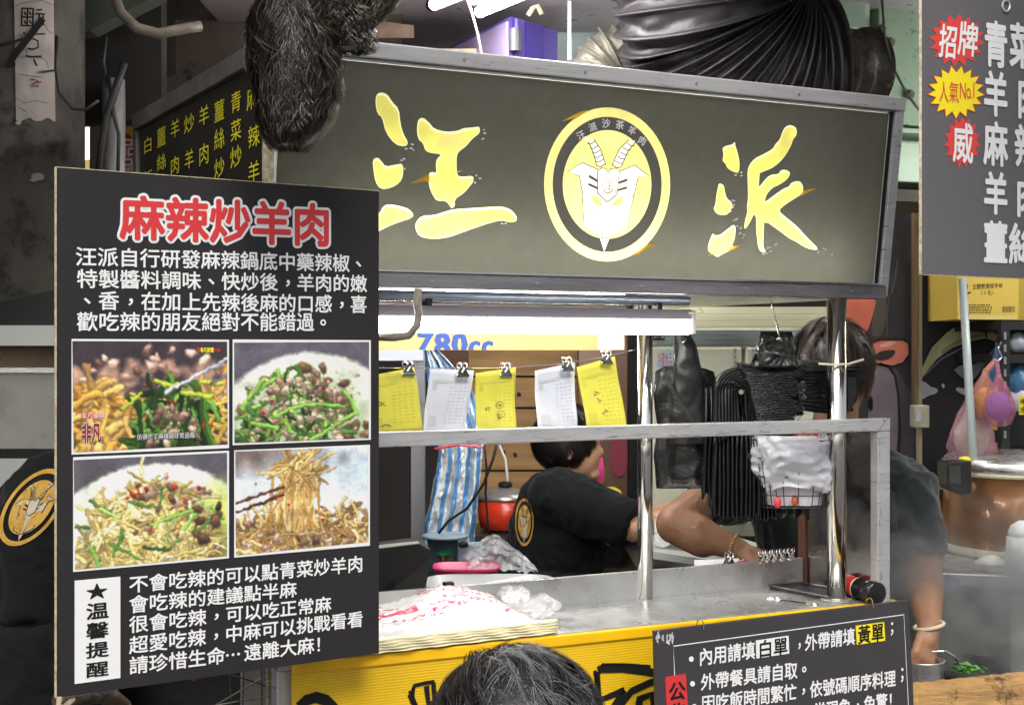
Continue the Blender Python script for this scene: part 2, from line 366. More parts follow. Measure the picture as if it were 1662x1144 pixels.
for st in WANG:
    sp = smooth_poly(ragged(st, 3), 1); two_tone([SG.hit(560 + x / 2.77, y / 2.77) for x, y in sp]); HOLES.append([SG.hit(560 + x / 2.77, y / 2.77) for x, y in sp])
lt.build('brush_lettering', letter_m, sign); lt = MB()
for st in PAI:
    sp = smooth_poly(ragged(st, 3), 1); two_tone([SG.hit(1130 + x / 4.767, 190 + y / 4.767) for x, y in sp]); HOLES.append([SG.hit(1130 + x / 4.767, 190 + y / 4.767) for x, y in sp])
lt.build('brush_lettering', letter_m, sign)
for (sc, ox, oy, spots, r) in ((2.77, 560, 0, [(303,650),(308,675),(296,668),(265,715),(255,722),(625,585),(620,625),(628,600),(590,790),(607,803),(585,822),(268,760),(722,1005),(706,1006),(275,670)], 5),
                               (4.767, 1130, 190, [(305,450),(350,430),(350,455),(282,645),(292,650),(290,680),(280,700),(262,730),(312,790),(292,800),(318,845),(345,860),(338,900),(370,912),(360,935),(555,1012),(572,1008),(615,988),(540,1055),(520,1060),(575,1040),(985,1020),(1003,1025),(945,1045),(985,1060),(1050,1062)], 8)):
    for x, y in spots:
        a = random.uniform(-.6, .2); rx, ry = r * random.uniform(.8, 2), r * random.uniform(.5, .9)
        ed.poly(on(SG, [(x + math.cos(t) * rx * math.cos(a) - math.sin(t) * ry * math.sin(a), y + math.cos(t) * rx * math.sin(a) + math.sin(t) * ry * math.cos(a)) for t in [k * math.pi / 4 for k in range(8)]], sc, ox, oy, .002))
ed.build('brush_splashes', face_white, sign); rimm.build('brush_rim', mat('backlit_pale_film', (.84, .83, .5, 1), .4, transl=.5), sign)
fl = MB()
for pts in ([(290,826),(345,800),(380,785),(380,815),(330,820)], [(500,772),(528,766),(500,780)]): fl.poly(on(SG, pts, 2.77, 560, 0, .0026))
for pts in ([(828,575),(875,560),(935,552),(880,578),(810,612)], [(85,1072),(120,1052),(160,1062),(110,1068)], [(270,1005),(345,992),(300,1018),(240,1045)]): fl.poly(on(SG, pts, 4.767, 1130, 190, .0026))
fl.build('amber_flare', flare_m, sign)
HOLES.append([SG.hit(860 + (512 + 418 * math.cos(2 * math.pi * k / 56)) / 4.084, 160 + (570 + 510 * math.sin(2 * math.pi * k / 56)) / 4.084) for k in range(56)])
pv, pf = cut_sheet([(uL + .004, -.006), (sR, -.006), (sR, HS), (uL + .004, HS)], HOLES)
MB().add([SG.P(x, y, 0) for x, y in pv], pf).build('face_panel', panel_m, sign)
# goat emblem; mp maps the emblem's own drawing coordinates (crop px) and a height to a point
def emblem(parent, mp, mr, mi, mw, ml, mred, mdark, chars=True, thin=1.0, ring_dark=True):
    cx, cy = 512, 570
    def ell(rx, ry, n=56, ccx=cx, ccy=cy): return [(ccx + rx * math.cos(2 * math.pi * k / n), ccy + ry * math.sin(2 * math.pi * k / n)) for k in range(n)]
    def ringm(o, i, h):
        a, b = ell(*o), ell(*i); n = len(a); m = MB(); m.add([mp(x, y, h) for x, y in a + b], [(k, (k + 1) % n, n + (k + 1) % n, n + k) for k in range(n)]); return m
    def disc(r, h, rings=5):
        m = MB(); n = 56; vs = []
        for q in range(1, rings + 1): vs += [mp(x, y, h) for x, y in ell(r[0] * q / rings, r[1] * q / rings)]
        vs.append(mp(cx, cy, h)); L = len(vs) - 1
        m.add(vs, [(L, k, (k + 1) % n) for k in range(n)] + [(q * n + k, q * n + (k + 1) % n, (q + 1) * n + (k + 1) % n, (q + 1) * n + k) for q in range(rings - 1) for k in range(n)]); return m
    ringm((418, 510), (362, 448), 1).build('emblem_ring', mr, parent)
    if ring_dark:
        dv, df = cut_sheet(ell(362, 448), [ell(294, 360), [(466,930),(525,930),(493,1013)]]); MB().add([mp(x, y, .6) for x, y in dv], df).build('emblem_band', mdark, parent)
    wm = MB(); GP = []
    def P(pts, h=2): wm.poly([mp(x, y, h) for x, y in pts]); GP.append(pts)
    P([(250,485),(348,427),(450,470),(440,640),(345,610),(330,515)]); P([(790,515),(697,442),(592,485),(580,640),(692,632),(718,522)])
    P([(342,610),(445,600),(510,700),(500,925),(488,927)]); P([(342,612),(488,927),(360,850)])
    P([(692,632),(580,600),(510,700),(500,925),(515,920)]); P([(692,632),(515,925),(640,868)])
    P([(440,600),(590,600),(545,720),(500,900),(470,720)], 1.9)
    P([(447,480),(480,460),(505,468),(519,495),(535,468),(565,462),(592,485),(578,640),(512,686),(450,630)], 2.6)
    P([(466,930),(525,930),(493,1013)])
    for pts in (smooth_poly([(385,290),(425,268),(460,320),(490,390),(503,440),(440,448),(425,370)], 1), smooth_poly([(700,290),(655,275),(600,330),(560,400),(543,445),(603,457),(628,400),(655,345)], 1)): P(pts)
    P([(362,250),(385,262),(405,262),(380,288)]); P([(668,292),(700,276),(690,300),(678,312)])
    wm.build('emblem_goat', mw, parent)
    if chars:
        dv, df = cut_sheet(ell(294, 360), GP); MB().add([mp(x, y, 1) for x, y in dv], df).build('emblem_disc', mi, parent)
    else: disc((294, 360), 1).build('emblem_disc', mi, parent)
    lm = MB(); vp = mp(0, 0, 1); nr = (EYE - mp(cx, cy, 1)).normalized()
    px1 = (mp(cx + 1, cy, 1) - mp(cx, cy, 1)).length
    def LN(pts, wd=5, h=3.2): lm.ribbon([mp(x, y, h) for x, y in pts], wd * px1 * thin, nr)
    LN([(450,470),(348,427),(250,485),(330,515),(345,610),(360,850),(488,927)]); LN([(592,485),(697,442),(790,515),(718,522),(692,632),(640,868),(500,927)])
    LN([(342,600),(488,927)], 3); LN([(692,632),(500,927)], 3); LN([(447,480),(450,630),(512,686),(578,640),(592,485),(565,462),(535,468),(519,495),(505,468),(480,460),(447,480)])
    for a in range(6):
        t = a / 5; x = 405 + 65 * t ** .8; y = 285 + 150 * t; LN([(x - 25, y + 12), (x, y + 18), (x + 30, y - 3)], 5)
        x = 670 - 95 * t ** .8; y = 300 + 145 * t; LN([(x - 26, y - 4), (x, y + 14), (x + 24, y + 14)], 5)
    LN([(388,290),(412,340),(430,390),(442,447)]); LN([(425,270),(470,340),(503,440)]); LN([(655,275),(590,340),(545,445)]); LN([(700,290),(650,350),(605,455)])
    lm.build('emblem_outline', ml, parent)
    em = MB()
    for pts in ([(400,628),(458,660),(484,718),(425,695)], [(630,645),(570,665),(540,720),(604,700)]): em.poly([mp(x, y, 3.4) for x, y in pts])
    em.build('emblem_eye', mi, parent)
    sm = MB()
    for pts in ([(396,506),(450,540),(446,556),(388,522)], [(390,560),(450,588),(446,603),(384,574)], [(588,552),(645,530),(648,548),(590,568)], [(584,602),(642,582),(646,598),(584,615)]): sm.poly([mp(x, y, 3.4) for x, y in pts])
    sm.build('emblem_stripe', mdark, parent)
    if chars:
        cm = MB()
        for ch, x, y, a, s in (('汪', 338, 243, -.5, 56), ('派', 417, 190, -.28, 56), ('沙', 506, 165, -.05, 58), ('茶', 597, 175, .15, 58), ('羊', 678, 212, .32, 56), ('肉', 745, 280, .5, 56)):
            def f(u, v, x=x, y=y, a=a, s=s):
                dx, dy = (u - .5) * s, -(v - .5) * s
                return mp(x + dx * math.cos(a) - dy * math.sin(a), y + dx * math.sin(a) + dy * math.cos(a), 2)
            put_glyph(cm, ch, .018, f)
        cm.build('emblem_lettering', mw, parent)
        cm = MB(); put_glyph(cm, '汪', .01, lambda u, v: mp(520 + (u - .5) * 52, 580 - (v - .5) * 52, 3.6))
        n = 20; a = ell(38, 49, n, 518, 580); b = ell(34, 45, n, 518, 580)
        cm.add([mp(x, y, 3.6) for x, y in a + b], [(k, (k + 1) % n, n + (k + 1) % n, n + k) for k in range(n - 1)]); cm.build('emblem_seal', mred, parent)
emblem(sign, lambda x, y, h: SG.at(860 + x / 4.084, 160 + y / 4.084, .0012 + h * .0003), ring_m, ring_m, face_white, line_m, mat('film_red', hexc('#b0392a'), .5), mat('film_dark', hexc('#4a4947'), .5, transl=.2))
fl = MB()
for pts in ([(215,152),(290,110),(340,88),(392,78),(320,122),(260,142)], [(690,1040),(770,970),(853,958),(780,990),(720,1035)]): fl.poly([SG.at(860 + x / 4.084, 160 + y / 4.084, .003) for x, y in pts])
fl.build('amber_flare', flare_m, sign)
# ---- left side panel with the vertical menu
A0 = FR.P(uL - .012, 0, 0); B0 = V((-.967, 3.54, 0)); dS = (B0 - A0).normalized(); LS = (B0 - A0).length
SD = Frame(A0, dS, Z)
side = thing('menu_side_panel', 'black side panel with vertical yellow dish names on the left end of the stall', 'sign', A0 + Z * 1.4)
MB().box(SD, .01, LS - .01, 1.42, 2.118, -.02, 0).build('face_panel', mat('side_black_panel', hexc('#26231f'), .5, var=.1, vs=6), side)
fm = mat('dull_grey_frame', hexc('#6d6a66'), .5, .4, var=.3, vs=12, dirt=hexc('#2c2a27'), dscale=18, dthr=.6)
m = MB().box(SD, 0, LS, 2.120, 2.160, -.022, .012)
m.build('top_frame', fm, side, bevel=.002)
MB().box(SD, LS - .03, LS, 1.4, 2.118, -.022, .01).build('edge_frame', fm, side, bevel=.002)
MB().box(SD, 0, .012, 1.4, 2.118, -.022, .008).build('corner_strip', paper_edge, side)
vm = MB()
for ch, x, y, hw, hh in [('白',240,235,8,17),('薑',262,222,8,20),('絲',262,263,8,17),('羊',284,208,8,19),('肉',284,268,8,18),('炒',307,200,9,19),('羊',307,258,8,19),
                 ('羊',331,187,9,20),('肉',331,250,9,21),('薑',356,180,9,22),('絲',356,225,9,21),('炒',356,272,9,19),('青',383,165,9,21),('菜',383,211,9,21),('炒',383,254,10,21),
                 ('麻',410,158,10,24),('辣',412,221,10,22),('羊',412,278,10,20),('飯',240,290,8,17),('青',262,300,8,17)]:
    char(vm, ch, SD, x - hw, y - hh, x + hw, y + hh, .008, .002)
vm.build('lettering', gold_ink, side)
# ---- roof underside
roof = MB().hexa([FR.P(uL, 1.684, -.055), FR.P(tpx(1440), 1.684, -.055), FR.P(tpx(1440), 1.684, -.95), FR.P(uL, 1.684, -.95),
                  FR.P(uL, 1.70, -.055), FR.P(tpx(1440), 1.70, -.055), FR.P(tpx(1440), 1.70, -.95), FR.P(uL, 1.70, -.95)]).build('stall_roof', mat('mirror_roof_sheet', (.75, .75, .68, 1), .14, 1, bump=.25, bs=5))
tag(roof, 'shiny stainless roof sheet on the underside of the stall behind the sign', 'roof')
# ---- posts
postA = thing('front_post', 'thick polished steel post standing on the front right of the counter', 'post', FR.P(tpx(1358, -.05), CT, -.05))
pa = FR.P(tpx(1358, -.05), 0, -.05)
MB().tube([pa + Z * (CT + .006), pa + Z * 1.683], .0235, 24).build('tube', mat('rust_reflection_tube', (.68, .66, .62, 1), .13, 1, rvar=.06, dirt=(.5, .33, .18, 1), dscale=26, dthr=.66), postA, smooth=True)  # rust-toned flecks painted in for a warm reflection on the post
MB().lathe(pa + Z * (CT + .001), [(.04, 0), (.04, .003), (.026, .006)], 24).build('flange', steel, postA)
tag(MB().tube([pa + V((-.05, -.026, .0)) + Z * 1.523, pa + V((-.02, -.028, 0)) + Z * 1.521, pa + V((.02, -.03, 0)) + Z * 1.522, pa + V((.06, -.02, 0)) + Z * 1.533], .003, 6).build('cable_tie', mat('ivory_plastic', hexc('#d8d0b8'), .5)), 'pale cable tie sticking out to the right of the thick post', 'cable tie')
BK = FR.off(-.27)
pb = BK.P(BK.hit(1047, 572)[0], 0, 0)
postB = MB().tube([pb + Z * .9, pb + Z * 1.684], .0185, 20).build('rear_post', chrome, smooth=True)
tag(postB, 'thin polished steel post at the back edge of the counter', 'post')
# ---- front rail frame
rail = thing('rail_frame', 'square steel rail frame across the front of the serving window', 'rail', FR.P(tpx(1440), CT, .03))
MB().box(FR, uL, tpx(1448, .04), 1.362, 1.392, .004, .034).build('rail', steel_h, rail, bevel=.002)
MB().box(FR, tpx(1428, .04), tpx(1448, .04), .5, 1.3615, .006, .033).build('upright', steel_h, rail, bevel=.002)
m = MB(); ur = tpx(1428, .04); m.ribbon([FR.P(ur - .001, 1.3615, .0346), FR.P(ur + .029, 1.392, .0346)], .0016, FR.N)
for k in range(40):
    u = random.uniform(uL + .3, ur); v = random.choice((1.366, 1.369, 1.372, 1.387)) + random.uniform(-.001, .001); m.ribbon([FR.P(u, v, .0345), FR.P(u + random.uniform(.003, .03), v + random.uniform(-.0006, .0006), .0345)], random.uniform(.0005, .0014), FR.N)
for k in range(14):
    v = random.uniform(.98, 1.34); u = ur + random.uniform(.002, .017); m.ribbon([FR.P(u, v, .0335), FR.P(u + random.uniform(-.001, .001), v + random.uniform(.004, .03), .0335)], random.uniform(.0005, .0014), FR.N)
m.build('scratches', mat('scratch_grime', hexc('#6d6862'), .7), rail)
m = MB(); m.ball(FR.P(ur + .002, 1.363, .033), (.004, .003, .003), 8, 6).ball(FR.P(ur + .018, 1.388, .032), (.004, .003, .004), 8, 6); m.build('weld_bead', mat('weld', hexc('#8d7a63'), .5, .6), rail)
# ---- counter
counter = thing('counter', 'worn stainless serving counter with raised back edge', 'counter', FR.P(.3, 0, -.1))
cu0, cu1 = tpx(452), tpx(1452)
MB().box(FR, cu0, cu1, CT - .02, CT, -.27, 0).build('counter_top', counterm, counter, bevel=.002)
MB().box(FR, cu0, BK.hit(1304, 572)[0], CT - .3, CT + .068, -.285, -.2715).build('back_lip', counterm, counter, bevel=.0015)
MB().box(FR, cu0, cu0 + .04, 0, CT - .021, -.05, -.01).build('leg', steel_h, counter, bevel=.002)
MB().box(FR, cu1 - .04, cu1, 0, CT - .021, -.05, -.01).build('leg', steel_h, counter, bevel=.002)
MB().box(FR, cu0 + .05, cu1 - .05, .1, CT - .021, -.26, -.25).build('back_panel', steel, counter)
endp = MB(); e0 = FR.P(tpx(1424), 0, 0)
EN = Frame(e0, NB, Z)
endp.box(EN, -.0, .27, CT + .001, 1.36, -.004, 0).build('end_panel', mat('smoky_steel_sheet', (.42, .38, .35, 1), .2, 1, var=.3, vs=3, bump=.1, bs=6, rvar=.1), counter)
wd_edge = MB().box(EN, .272, .30, .6, 1.30, -.03, .005).build('end_post', mat('brown_post', hexc('#6b4433'), .5, var=.2, vs=10))
tag(wd_edge, 'brown wooden upright at the inner end of the steel side sheet', 'post')
# yellow front board
yb = thing('yellow_front_board', 'yellow corrugated plastic board with black marker drawing on the stall front', 'board', FR.P(.3, .3, .01))
ym = mat('yellow_corrugated', hexc('#e3b81a'), .42, var=.08, vs=6, wave=('Z', 55, .16), dirt=hexc('#b98d18'), dscale=7, dthr=.64)
MB().box(FR, tpx(472), tpx(1452), .3, CT - .026, .004, .010).build('panel', ym, yb)
MB().box(FR, tpx(472), tpx(1452), CT - .0255, CT - .002, .002, .016).build('top_edge', mat('yellow_tape', hexc('#efb90f'), .4, var=.12, vs=12, dirt=hexc('#6b5418'), dscale=24, dthr=.68), yb, bevel=.003)
mk = MB()
def stroke(pts, wd, closed=False):
    pts = [FR.at(440 + x / 2.597, 1020 + y / 2.597, .0125) for x, y in pts]
    if closed: pts.append(pts[0])
    mk.ribbon(pts, wd, FR.N)
stroke([(580,270),(600,262),(602,240),(650,228),(688,222)], .008); stroke([(586,275),(610,330),(640,420)], .012); stroke([(655,240),(664,316),(720,290),(760,270)], .012); stroke([(684,225),(690,300)], .01); stroke([(600,245),(596,300),(620,360)], .008)
stroke([(120,330),(150,300),(190,288),(230,300),(260,330),(290,400)], .022); stroke([(1372,180),(1385,300),(1490,258)], .016); stroke([(1364,175),(1378,240)], .008); stroke([(1378,175),(1392,168),(1480,166),(1580,178),(1640,190)], .018)
stroke([(1392,150),(1500,150),(1600,158)], .006); stroke([(1490,258),(1440,330),(1400,420)], .014); stroke([(1466,330),(1520,262),(1600,225),(1700,205)], .016); stroke([(1530,400),(1550,290),(1605,268),(1615,420)], .012); stroke([(1545,400),(1562,300),(1596,282)], .008)
stroke([(760,380),(900,330),(1000,330),(1200,360)], .014); stroke([(700,420),(820,330)], .01)
mk.build('marker_drawing', black_ink, yb)
# ---- big poster
PA, PB = W(92, 572, 2.30), W(615, 572, 2.64)
PF = Frame(V((PA.x, PA.y, 0)), (PB - PA), Z)
pu0, pv0 = PF.hit(98, 1131); _, pv1 = PF.hit(92, 272); pu1, pv1b = PF.hit(615, 309); pu0 = (PF.hit(92, 500)[0])
poster = thing('menu_poster', 'large black poster with red heading and four food photographs', 'poster', PF.P(pu0, pv0, 0))
MB().box(PF, pu0, pu1, pv0, pv1, -.006, 0).build('board', black_print, poster)
MB().box(PF, pu0 - .0022, pu0 - .0002, pv0, pv1 + .001, -.0065, .0005).box(PF, pu0, pu1, pv1 + .0002, pv1 + .0015, -.0065, .0005).build('board_edge', paper_edge, poster)
T = lambda s, a, b, m=white_ink, **k: text(s, PF, a, b, m, poster, **k)
def rowf(s, fr, parent, x0, x1, yl0, yl1, yr0, yr1, m=white_ink, bold=.016, w=.0009, name='lettering'):
    mb = MB(); n = len(s); A = [fr.hit(x0, yl1, w), fr.hit(x0, yl0, w), fr.hit(x1, yr1, w), fr.hit(x1, yr0, w)]
    for i, ch in enumerate(s):
        def f(x, y, i=i):
            t = (i + x) / n; bx = A[0][0] * (1 - t) + A[2][0] * t; by = A[0][1] * (1 - t) + A[2][1] * t; ty = A[1][1] * (1 - t) + A[3][1] * t
            return fr.P(bx, by + (ty - by) * y, w)
        put_glyph(mb, ch, bold, f)
    return mb.build(name, m, parent)
rowf('麻辣炒羊肉', PF, poster, 194, 538, 318, 387, 333, 399, white_ink, .085, .0003); rowf('麻辣炒羊肉', PF, poster, 194, 538, 318, 387, 333, 399, red_ink, .03, .0013)
for r in (('汪派自行研發麻辣鍋底中藥辣椒、', 122, 596, 401, 431, 414, 442), ('特製醬料調味、快炒後，羊肉的嫩', 124, 596, 437, 467, 447, 474), ('、香，在加上先辣後麻的口感，喜', 124, 596, 472, 502, 480, 508),
          ('歡吃辣的朋友絕對不能錯過。', 124, 539, 507, 537, 508, 537), ('不會吃辣的可以點青菜炒羊肉', 209, 590, 935, 962, 901, 927), ('會吃辣的建議點半麻', 209, 482, 967, 995, 943, 968),
          ('很會吃辣，可以吃正常麻', 209, 538, 1000, 1027, 967, 992), ('超愛吃辣，中麻可以挑戰看看', 209, 590, 1033, 1061, 991, 1016), ('請珍惜生命⋯遠離大麻！', 209, 538, 1066, 1094, 1030, 1056)):
    rowf(r[0], PF, poster, *r[1:])
u0, v1 = PF.hit(121, 941); u1, v0 = PF.hit(195, 1099); MB().box(PF, u0, u1, PF.hit(123, 1109)[1], v1 - .001, 0, .0012).build('white_label', white_ink, poster)
vm = MB()
for i, ch in enumerate('★温馨提醒'): char(vm, ch, PF, 139, 944 + i * 31.8, 177, 974.5 + i * 31.4, .024, .0016)
vm.build('label_lettering', black_ink, poster)
# ---- food photographs: painted into the print as flat colour
class Paint:
    def __init__(s, Wd, Hd, base):
        s.W, s.H = Wd, Hd; s.a = np.zeros((Hd, Wd, 3)); s.yy, s.xx = np.mgrid[0:Hd, 0:Wd]; s.yy = s.yy / Hd; s.xx = s.xx / Wd
        s.ar = Wd / Hd; s.a[:] = base
    def blob(s, x, y, rx, ry, col, soft=.3, ang=0, al=1.0, shade=.0):
        c, q = math.cos(ang), math.sin(ang); dx = (s.xx - x) * s.ar; dy = s.yy - y
        d = np.sqrt(((dx * c + dy * q) / rx) ** 2 + ((-dx * q + dy * c) / ry) ** 2)
        m = np.clip((1 - d) / soft, 0, 1)[..., None] * al
        cc = np.array(col) * (1 + shade * np.clip(-(dy / ry), -1, 1))[..., None]
        s.a = s.a * (1 - m) + np.clip(cc, 0, 1) * m
    def stroke(s, pts, wd, col, hi=.5):
        p = np.array(pts, float); n = 14; t = np.linspace(0, 1, n)[:, None]
        if len(p) == 3: q = (1 - t) ** 2 * p[0] + 2 * t * (1 - t) * p[1] + t * t * p[2]
        elif len(p) == 4: q = (1 - t) ** 3 * p[0] + 3 * t * (1 - t) ** 2 * p[1] + 3 * t * t * (1 - t) * p[2] + t ** 3 * p[3]
        else: q = (1 - t) * p[0] + t * p[1]
        pad = wd * 1.5
        x0 = max(int((q[:, 0].min() - pad / s.ar) * s.W), 0); x1 = min(int((q[:, 0].max() + pad / s.ar) * s.W) + 2, s.W)
        y0 = max(int((q[:, 1].min() - pad) * s.H), 0); y1 = min(int((q[:, 1].max() + pad) * s.H) + 2, s.H)
        if x1 <= x0 or y1 <= y0: return
        X = s.xx[y0:y1, x0:x1] * s.ar; Y = s.yy[y0:y1, x0:x1]; best = np.full(X.shape, 9.); sg = np.zeros(X.shape)
        for i in range(n - 1):
            ax, ay = q[i, 0] * s.ar, q[i, 1]; bx, by = q[i + 1, 0] * s.ar, q[i + 1, 1]; dx, dy = bx - ax, by - ay; L = dx * dx + dy * dy + 1e-9
            tt = np.clip(((X - ax) * dx + (Y - ay) * dy) / L, 0, 1); ex = X - ax - tt * dx; ey = Y - ay - tt * dy; d = np.sqrt(ex * ex + ey * ey)
            m = d < best; best = np.where(m, d, best); sg = np.where(m, ey / wd, sg)
        m = np.clip((wd - best) / (wd * .3), 0, 1)[..., None]; sh = (1 - .55 * (best / wd) ** 2 - .3 * np.clip(sg, 0, 1) + hi * np.exp(-((sg + .35) ** 2) / .03) * .5)
        cc = np.clip(np.array(col) * sh[..., None], 0, 1); R = s.a[y0:y1, x0:x1]; s.a[y0:y1, x0:x1] = R * (1 - m) + cc * m
    def heap(s, n, region, cols, wd, ln, hi=.5, curl=.6):
        for _ in range(n):
            x, y = region()
            a = rng.uniform(0, 6.28); l = ln * rng.uniform(.5, 1.3); b = a + rng.normal() * curl; c = b + rng.normal() * curl
            p = [(x, y)]
            for an in (a, b, c): p.append((p[-1][0] + math.cos(an) * l / 3 / s.ar, p[-1][1] + math.sin(an) * l / 3))
            col = np.array(cols[rng.integers(len(cols))]) * rng.uniform(.75, 1.15); s.stroke(p, wd * rng.uniform(.7, 1.25), col, hi)
    def chunk(s, n, region, cols, r):
        for _ in range(n):
            x, y = region(); q = r * rng.uniform(.5, 1.3); col = np.array(cols[rng.integers(len(cols))]) * rng.uniform(.7, 1.15)
            a = rng.uniform(0, 3.14); s.blob(x, y, q * 1.3, q * .8, col * .6, .4, a); s.blob(x, y - q * .15, q * 1.1, q * .6, col, .5, a, shade=.35)
            s.blob(x - .2 * q / s.ar, y - q * .35, q * .3, q * .15, np.clip(col * 1.5 + .1, 0, 1), .8, a, .6)
    def done(s, name, parent, fr, c, w=.0012):
        H, Wd = s.H, s.W
        def sm(sc):
            gq = rng.normal(size=(int(H / sc) + 3, int(Wd / sc) + 3)); yi = np.arange(H) / sc; xi = np.arange(Wd) / sc; y0 = yi.astype(int); x0 = xi.astype(int); fy = (yi - y0)[:, None]; fx = (xi - x0)[None]
            fy = fy * fy * (3 - 2 * fy); fx = fx * fx * (3 - 2 * fx); return (gq[y0][:, x0] * (1 - fy) + gq[y0 + 1][:, x0] * fy) * (1 - fx) + (gq[y0][:, x0 + 1] * (1 - fy) + gq[y0 + 1][:, x0 + 1] * fy) * fx
        jj, ii = np.mgrid[0:H, 0:Wd]; ii = np.clip(ii + 1.0 * sm(6) + .35 * sm(3), 0, Wd - 1).astype(int); jj = np.clip(jj + 1.0 * sm(6) + .35 * sm(3), 0, H - 1).astype(int)
        s.a = s.a[jj, ii] * (1.24 + .05 * sm(3) + .10 * sm(16))[..., None]
        lum = s.a.mean(2, keepdims=True); s.a = lum * .08 + s.a * .92
        b_ = s.a.copy(); b_[1:-1, 1:-1] = (s.a[:-2, 1:-1] + s.a[2:, 1:-1] + s.a[1:-1, :-2] + s.a[1:-1, 2:] + 2 * s.a[1:-1, 1:-1]) / 6; s.a = b_ + rng.normal(0, .01, s.a.shape); a = np.clip(s.a, 0, 1); lin = np.where(a <= .04045, a / 12.92, ((a + .055) / 1.055) ** 2.4) * .8
        tl, tr, br, bl = [np.array(fr.hit(*q, w)) for q in c]; j, i = np.mgrid[0:s.H, 0:s.W]; fi = (i / (s.W - 1))[..., None]; fj = (j / (s.H - 1))[..., None]
        uv = (tl * (1 - fi) + tr * fi) * (1 - fj) + (bl * (1 - fi) + br * fi) * fj
        P = np.array(fr.P(0, 0, w)) + uv[..., :1] * np.array(fr.U) + uv[..., 1:] * np.array(fr.V)
        k = (np.arange(s.H - 1)[:, None] * s.W + np.arange(s.W - 1)[None]).ravel(); f = np.stack([k, k + s.W, k + s.W + 1, k + 1], 1)
        me = bpy.data.meshes.new(name); me.from_pydata(P.reshape(-1, 3).tolist(), [], f.tolist())
        ca = me.color_attributes.new('Col', 'FLOAT_COLOR', 'POINT'); ca.data.foreach_set('color', np.concatenate([lin, np.ones(lin.shape[:2] + (1,))], 2).astype(np.float32).ravel())
        me.materials.append(print_m); o = bpy.data.objects.new(name, me); COL.objects.link(o); o.parent = parent; o.location = -parent.location
        u0, v0 = fr.hit(*c[3], 0); u1, v1 = fr.hit(*c[1], 0); b = .0035
        MB().box(fr, u0 - b, u1 + b, v0 - b, v1 + b, 0, .0007).build('photo_border', white_ink, parent); return o
def reg(x0, x1, y0, y1): return lambda: (rng.uniform(x0, x1), rng.uniform(y0, y1))
def dome(cx, cy, rx, ry):
    def f():
        while 1:
            x, y = rng.uniform(cx - rx, cx + rx), rng.uniform(cy - ry, 1.02)
            if ((x - cx) / rx) ** 2 + (min(y - cy, 0) / ry) ** 2 < 1: return x, y
    return f
C = lambda h: tuple(int(h[i:i + 2], 16) / 255 for i in (0, 2, 4))
GRN = [C('5f9438'), C('7fb04a'), C('a0c862'), C('4a7a38')]; DG = [C('24401c'), C('35561f'), C('1b2f16'), C('4c7a28')]
MEAT = [C('b8937c'), C('a57f6a'), C('cfae98'), C('8a6858')]; NOOD = [C('e8d184'), C('f2e2a4'), C('d2b262'), C('e3c873')]; RED = [C('b02222'), C('c93226')]
p = Paint(200, 140, C('3b3238'))
for _ in range(60): x, y = rng.uniform(.0, 1), rng.uniform(.2, .55); p.blob(x, y, .1, .07, np.array(C('b98d78')) * rng.uniform(.75, 1.2), .8, rng.uniform(0, 3), .8)
p.chunk(90, dome(.52, .5, .5, .48), [C('c49a86'), C('d8ae98'), C('a97d6b')], .06); p.chunk(60, dome(.2, .75, .3, .4), [C('dca050'), C('d08a3c'), C('c99a58')], .06)
p.heap(60, reg(0, .38, .45, 1), [C('e0b04e'), C('d89a40'), C('d9a85c')], .04, .22); p.heap(20, reg(.85, 1, .45, 1), [C('e0b04e'), C('e8c050')], .03, .3)
p.heap(110, dome(.62, .72, .25, .3), DG, .032, .2); p.heap(26, reg(.42, .88, .45, .95), GRN[:3], .03, .2)
for k in range(14): x = rng.uniform(.4, .88); p.stroke([(x, .45 + abs(x - .62) * .5), (x + rng.uniform(-.04, .04), .7), (x + rng.uniform(-.06, .06), .98)], .025, DG[k % 4])
p.chunk(22, reg(.42, .8, .62, .98), MEAT, .05); p.chunk(8, reg(.5, .9, .4, .9), RED, .025); p.chunk(26, reg(.4, .85, .45, .95), [C('d8cf8e')], .018)
p.stroke([(.52, .36), (.6, .42), (.66, .4)], .03, C('b7cf3e')); p.stroke([(.7, .48), (.78, .5), (.87, .52)], .035, C('b0c83a')); p.stroke([(.3, .62), (.36, .56), (.42, .48)], .025, C('a9c238')); p.stroke([(.82, .38), (.9, .4), (.95, .4)], .03, C('c8cc40'))
p.stroke([(.58, .47), (1.02, .14)], .022, C('c9ccd6'), .3); p.stroke([(.88, .4), (1.02, .3)], .02, C('6a6a78'), .3)
p.done('food_photo', poster, PF, [(117.5, 553.5), (368.5, 554.5), (369.5, 721), (119.5, 734)])
p = Paint(200, 150, C('58545f'))
p.blob(.55, 1.0, 1.0, .92, C('dfe3d3'), .05); p.blob(.5, 1.0, .85, .78, C('a8b590'), .3); p.chunk(60, dome(.5, 1, .5, .8), [C('8c6b4c'), C('6b5138')], .07)
p.heap(90, dome(.42, .95, .38, .62), GRN, .026, .16, .35, .25); p.chunk(120, dome(.52, .95, .40, .66), MEAT + [C('c4a58c'), C('d0b49c')], .045); p.heap(30, dome(.35, .95, .35, .6), DG, .014, .12)
for pts in ([(.05, .65), (.12, .5), (.28, .36)], [(.3, .75), (.4, .62), (.55, .6), (.8, .66)], [(.55, .98), (.68, .9), (.88, .72)], [(.12, .8), (.22, .82), (.3, .85)], [(.4, .9), (.38, .84), (.36, .78)], [(.8, .5), (.86, .6), (.9, .74)], [(.1, .55), (.16, .45), (.2, .38)]): p.stroke(pts, .027, C('86c04a'))
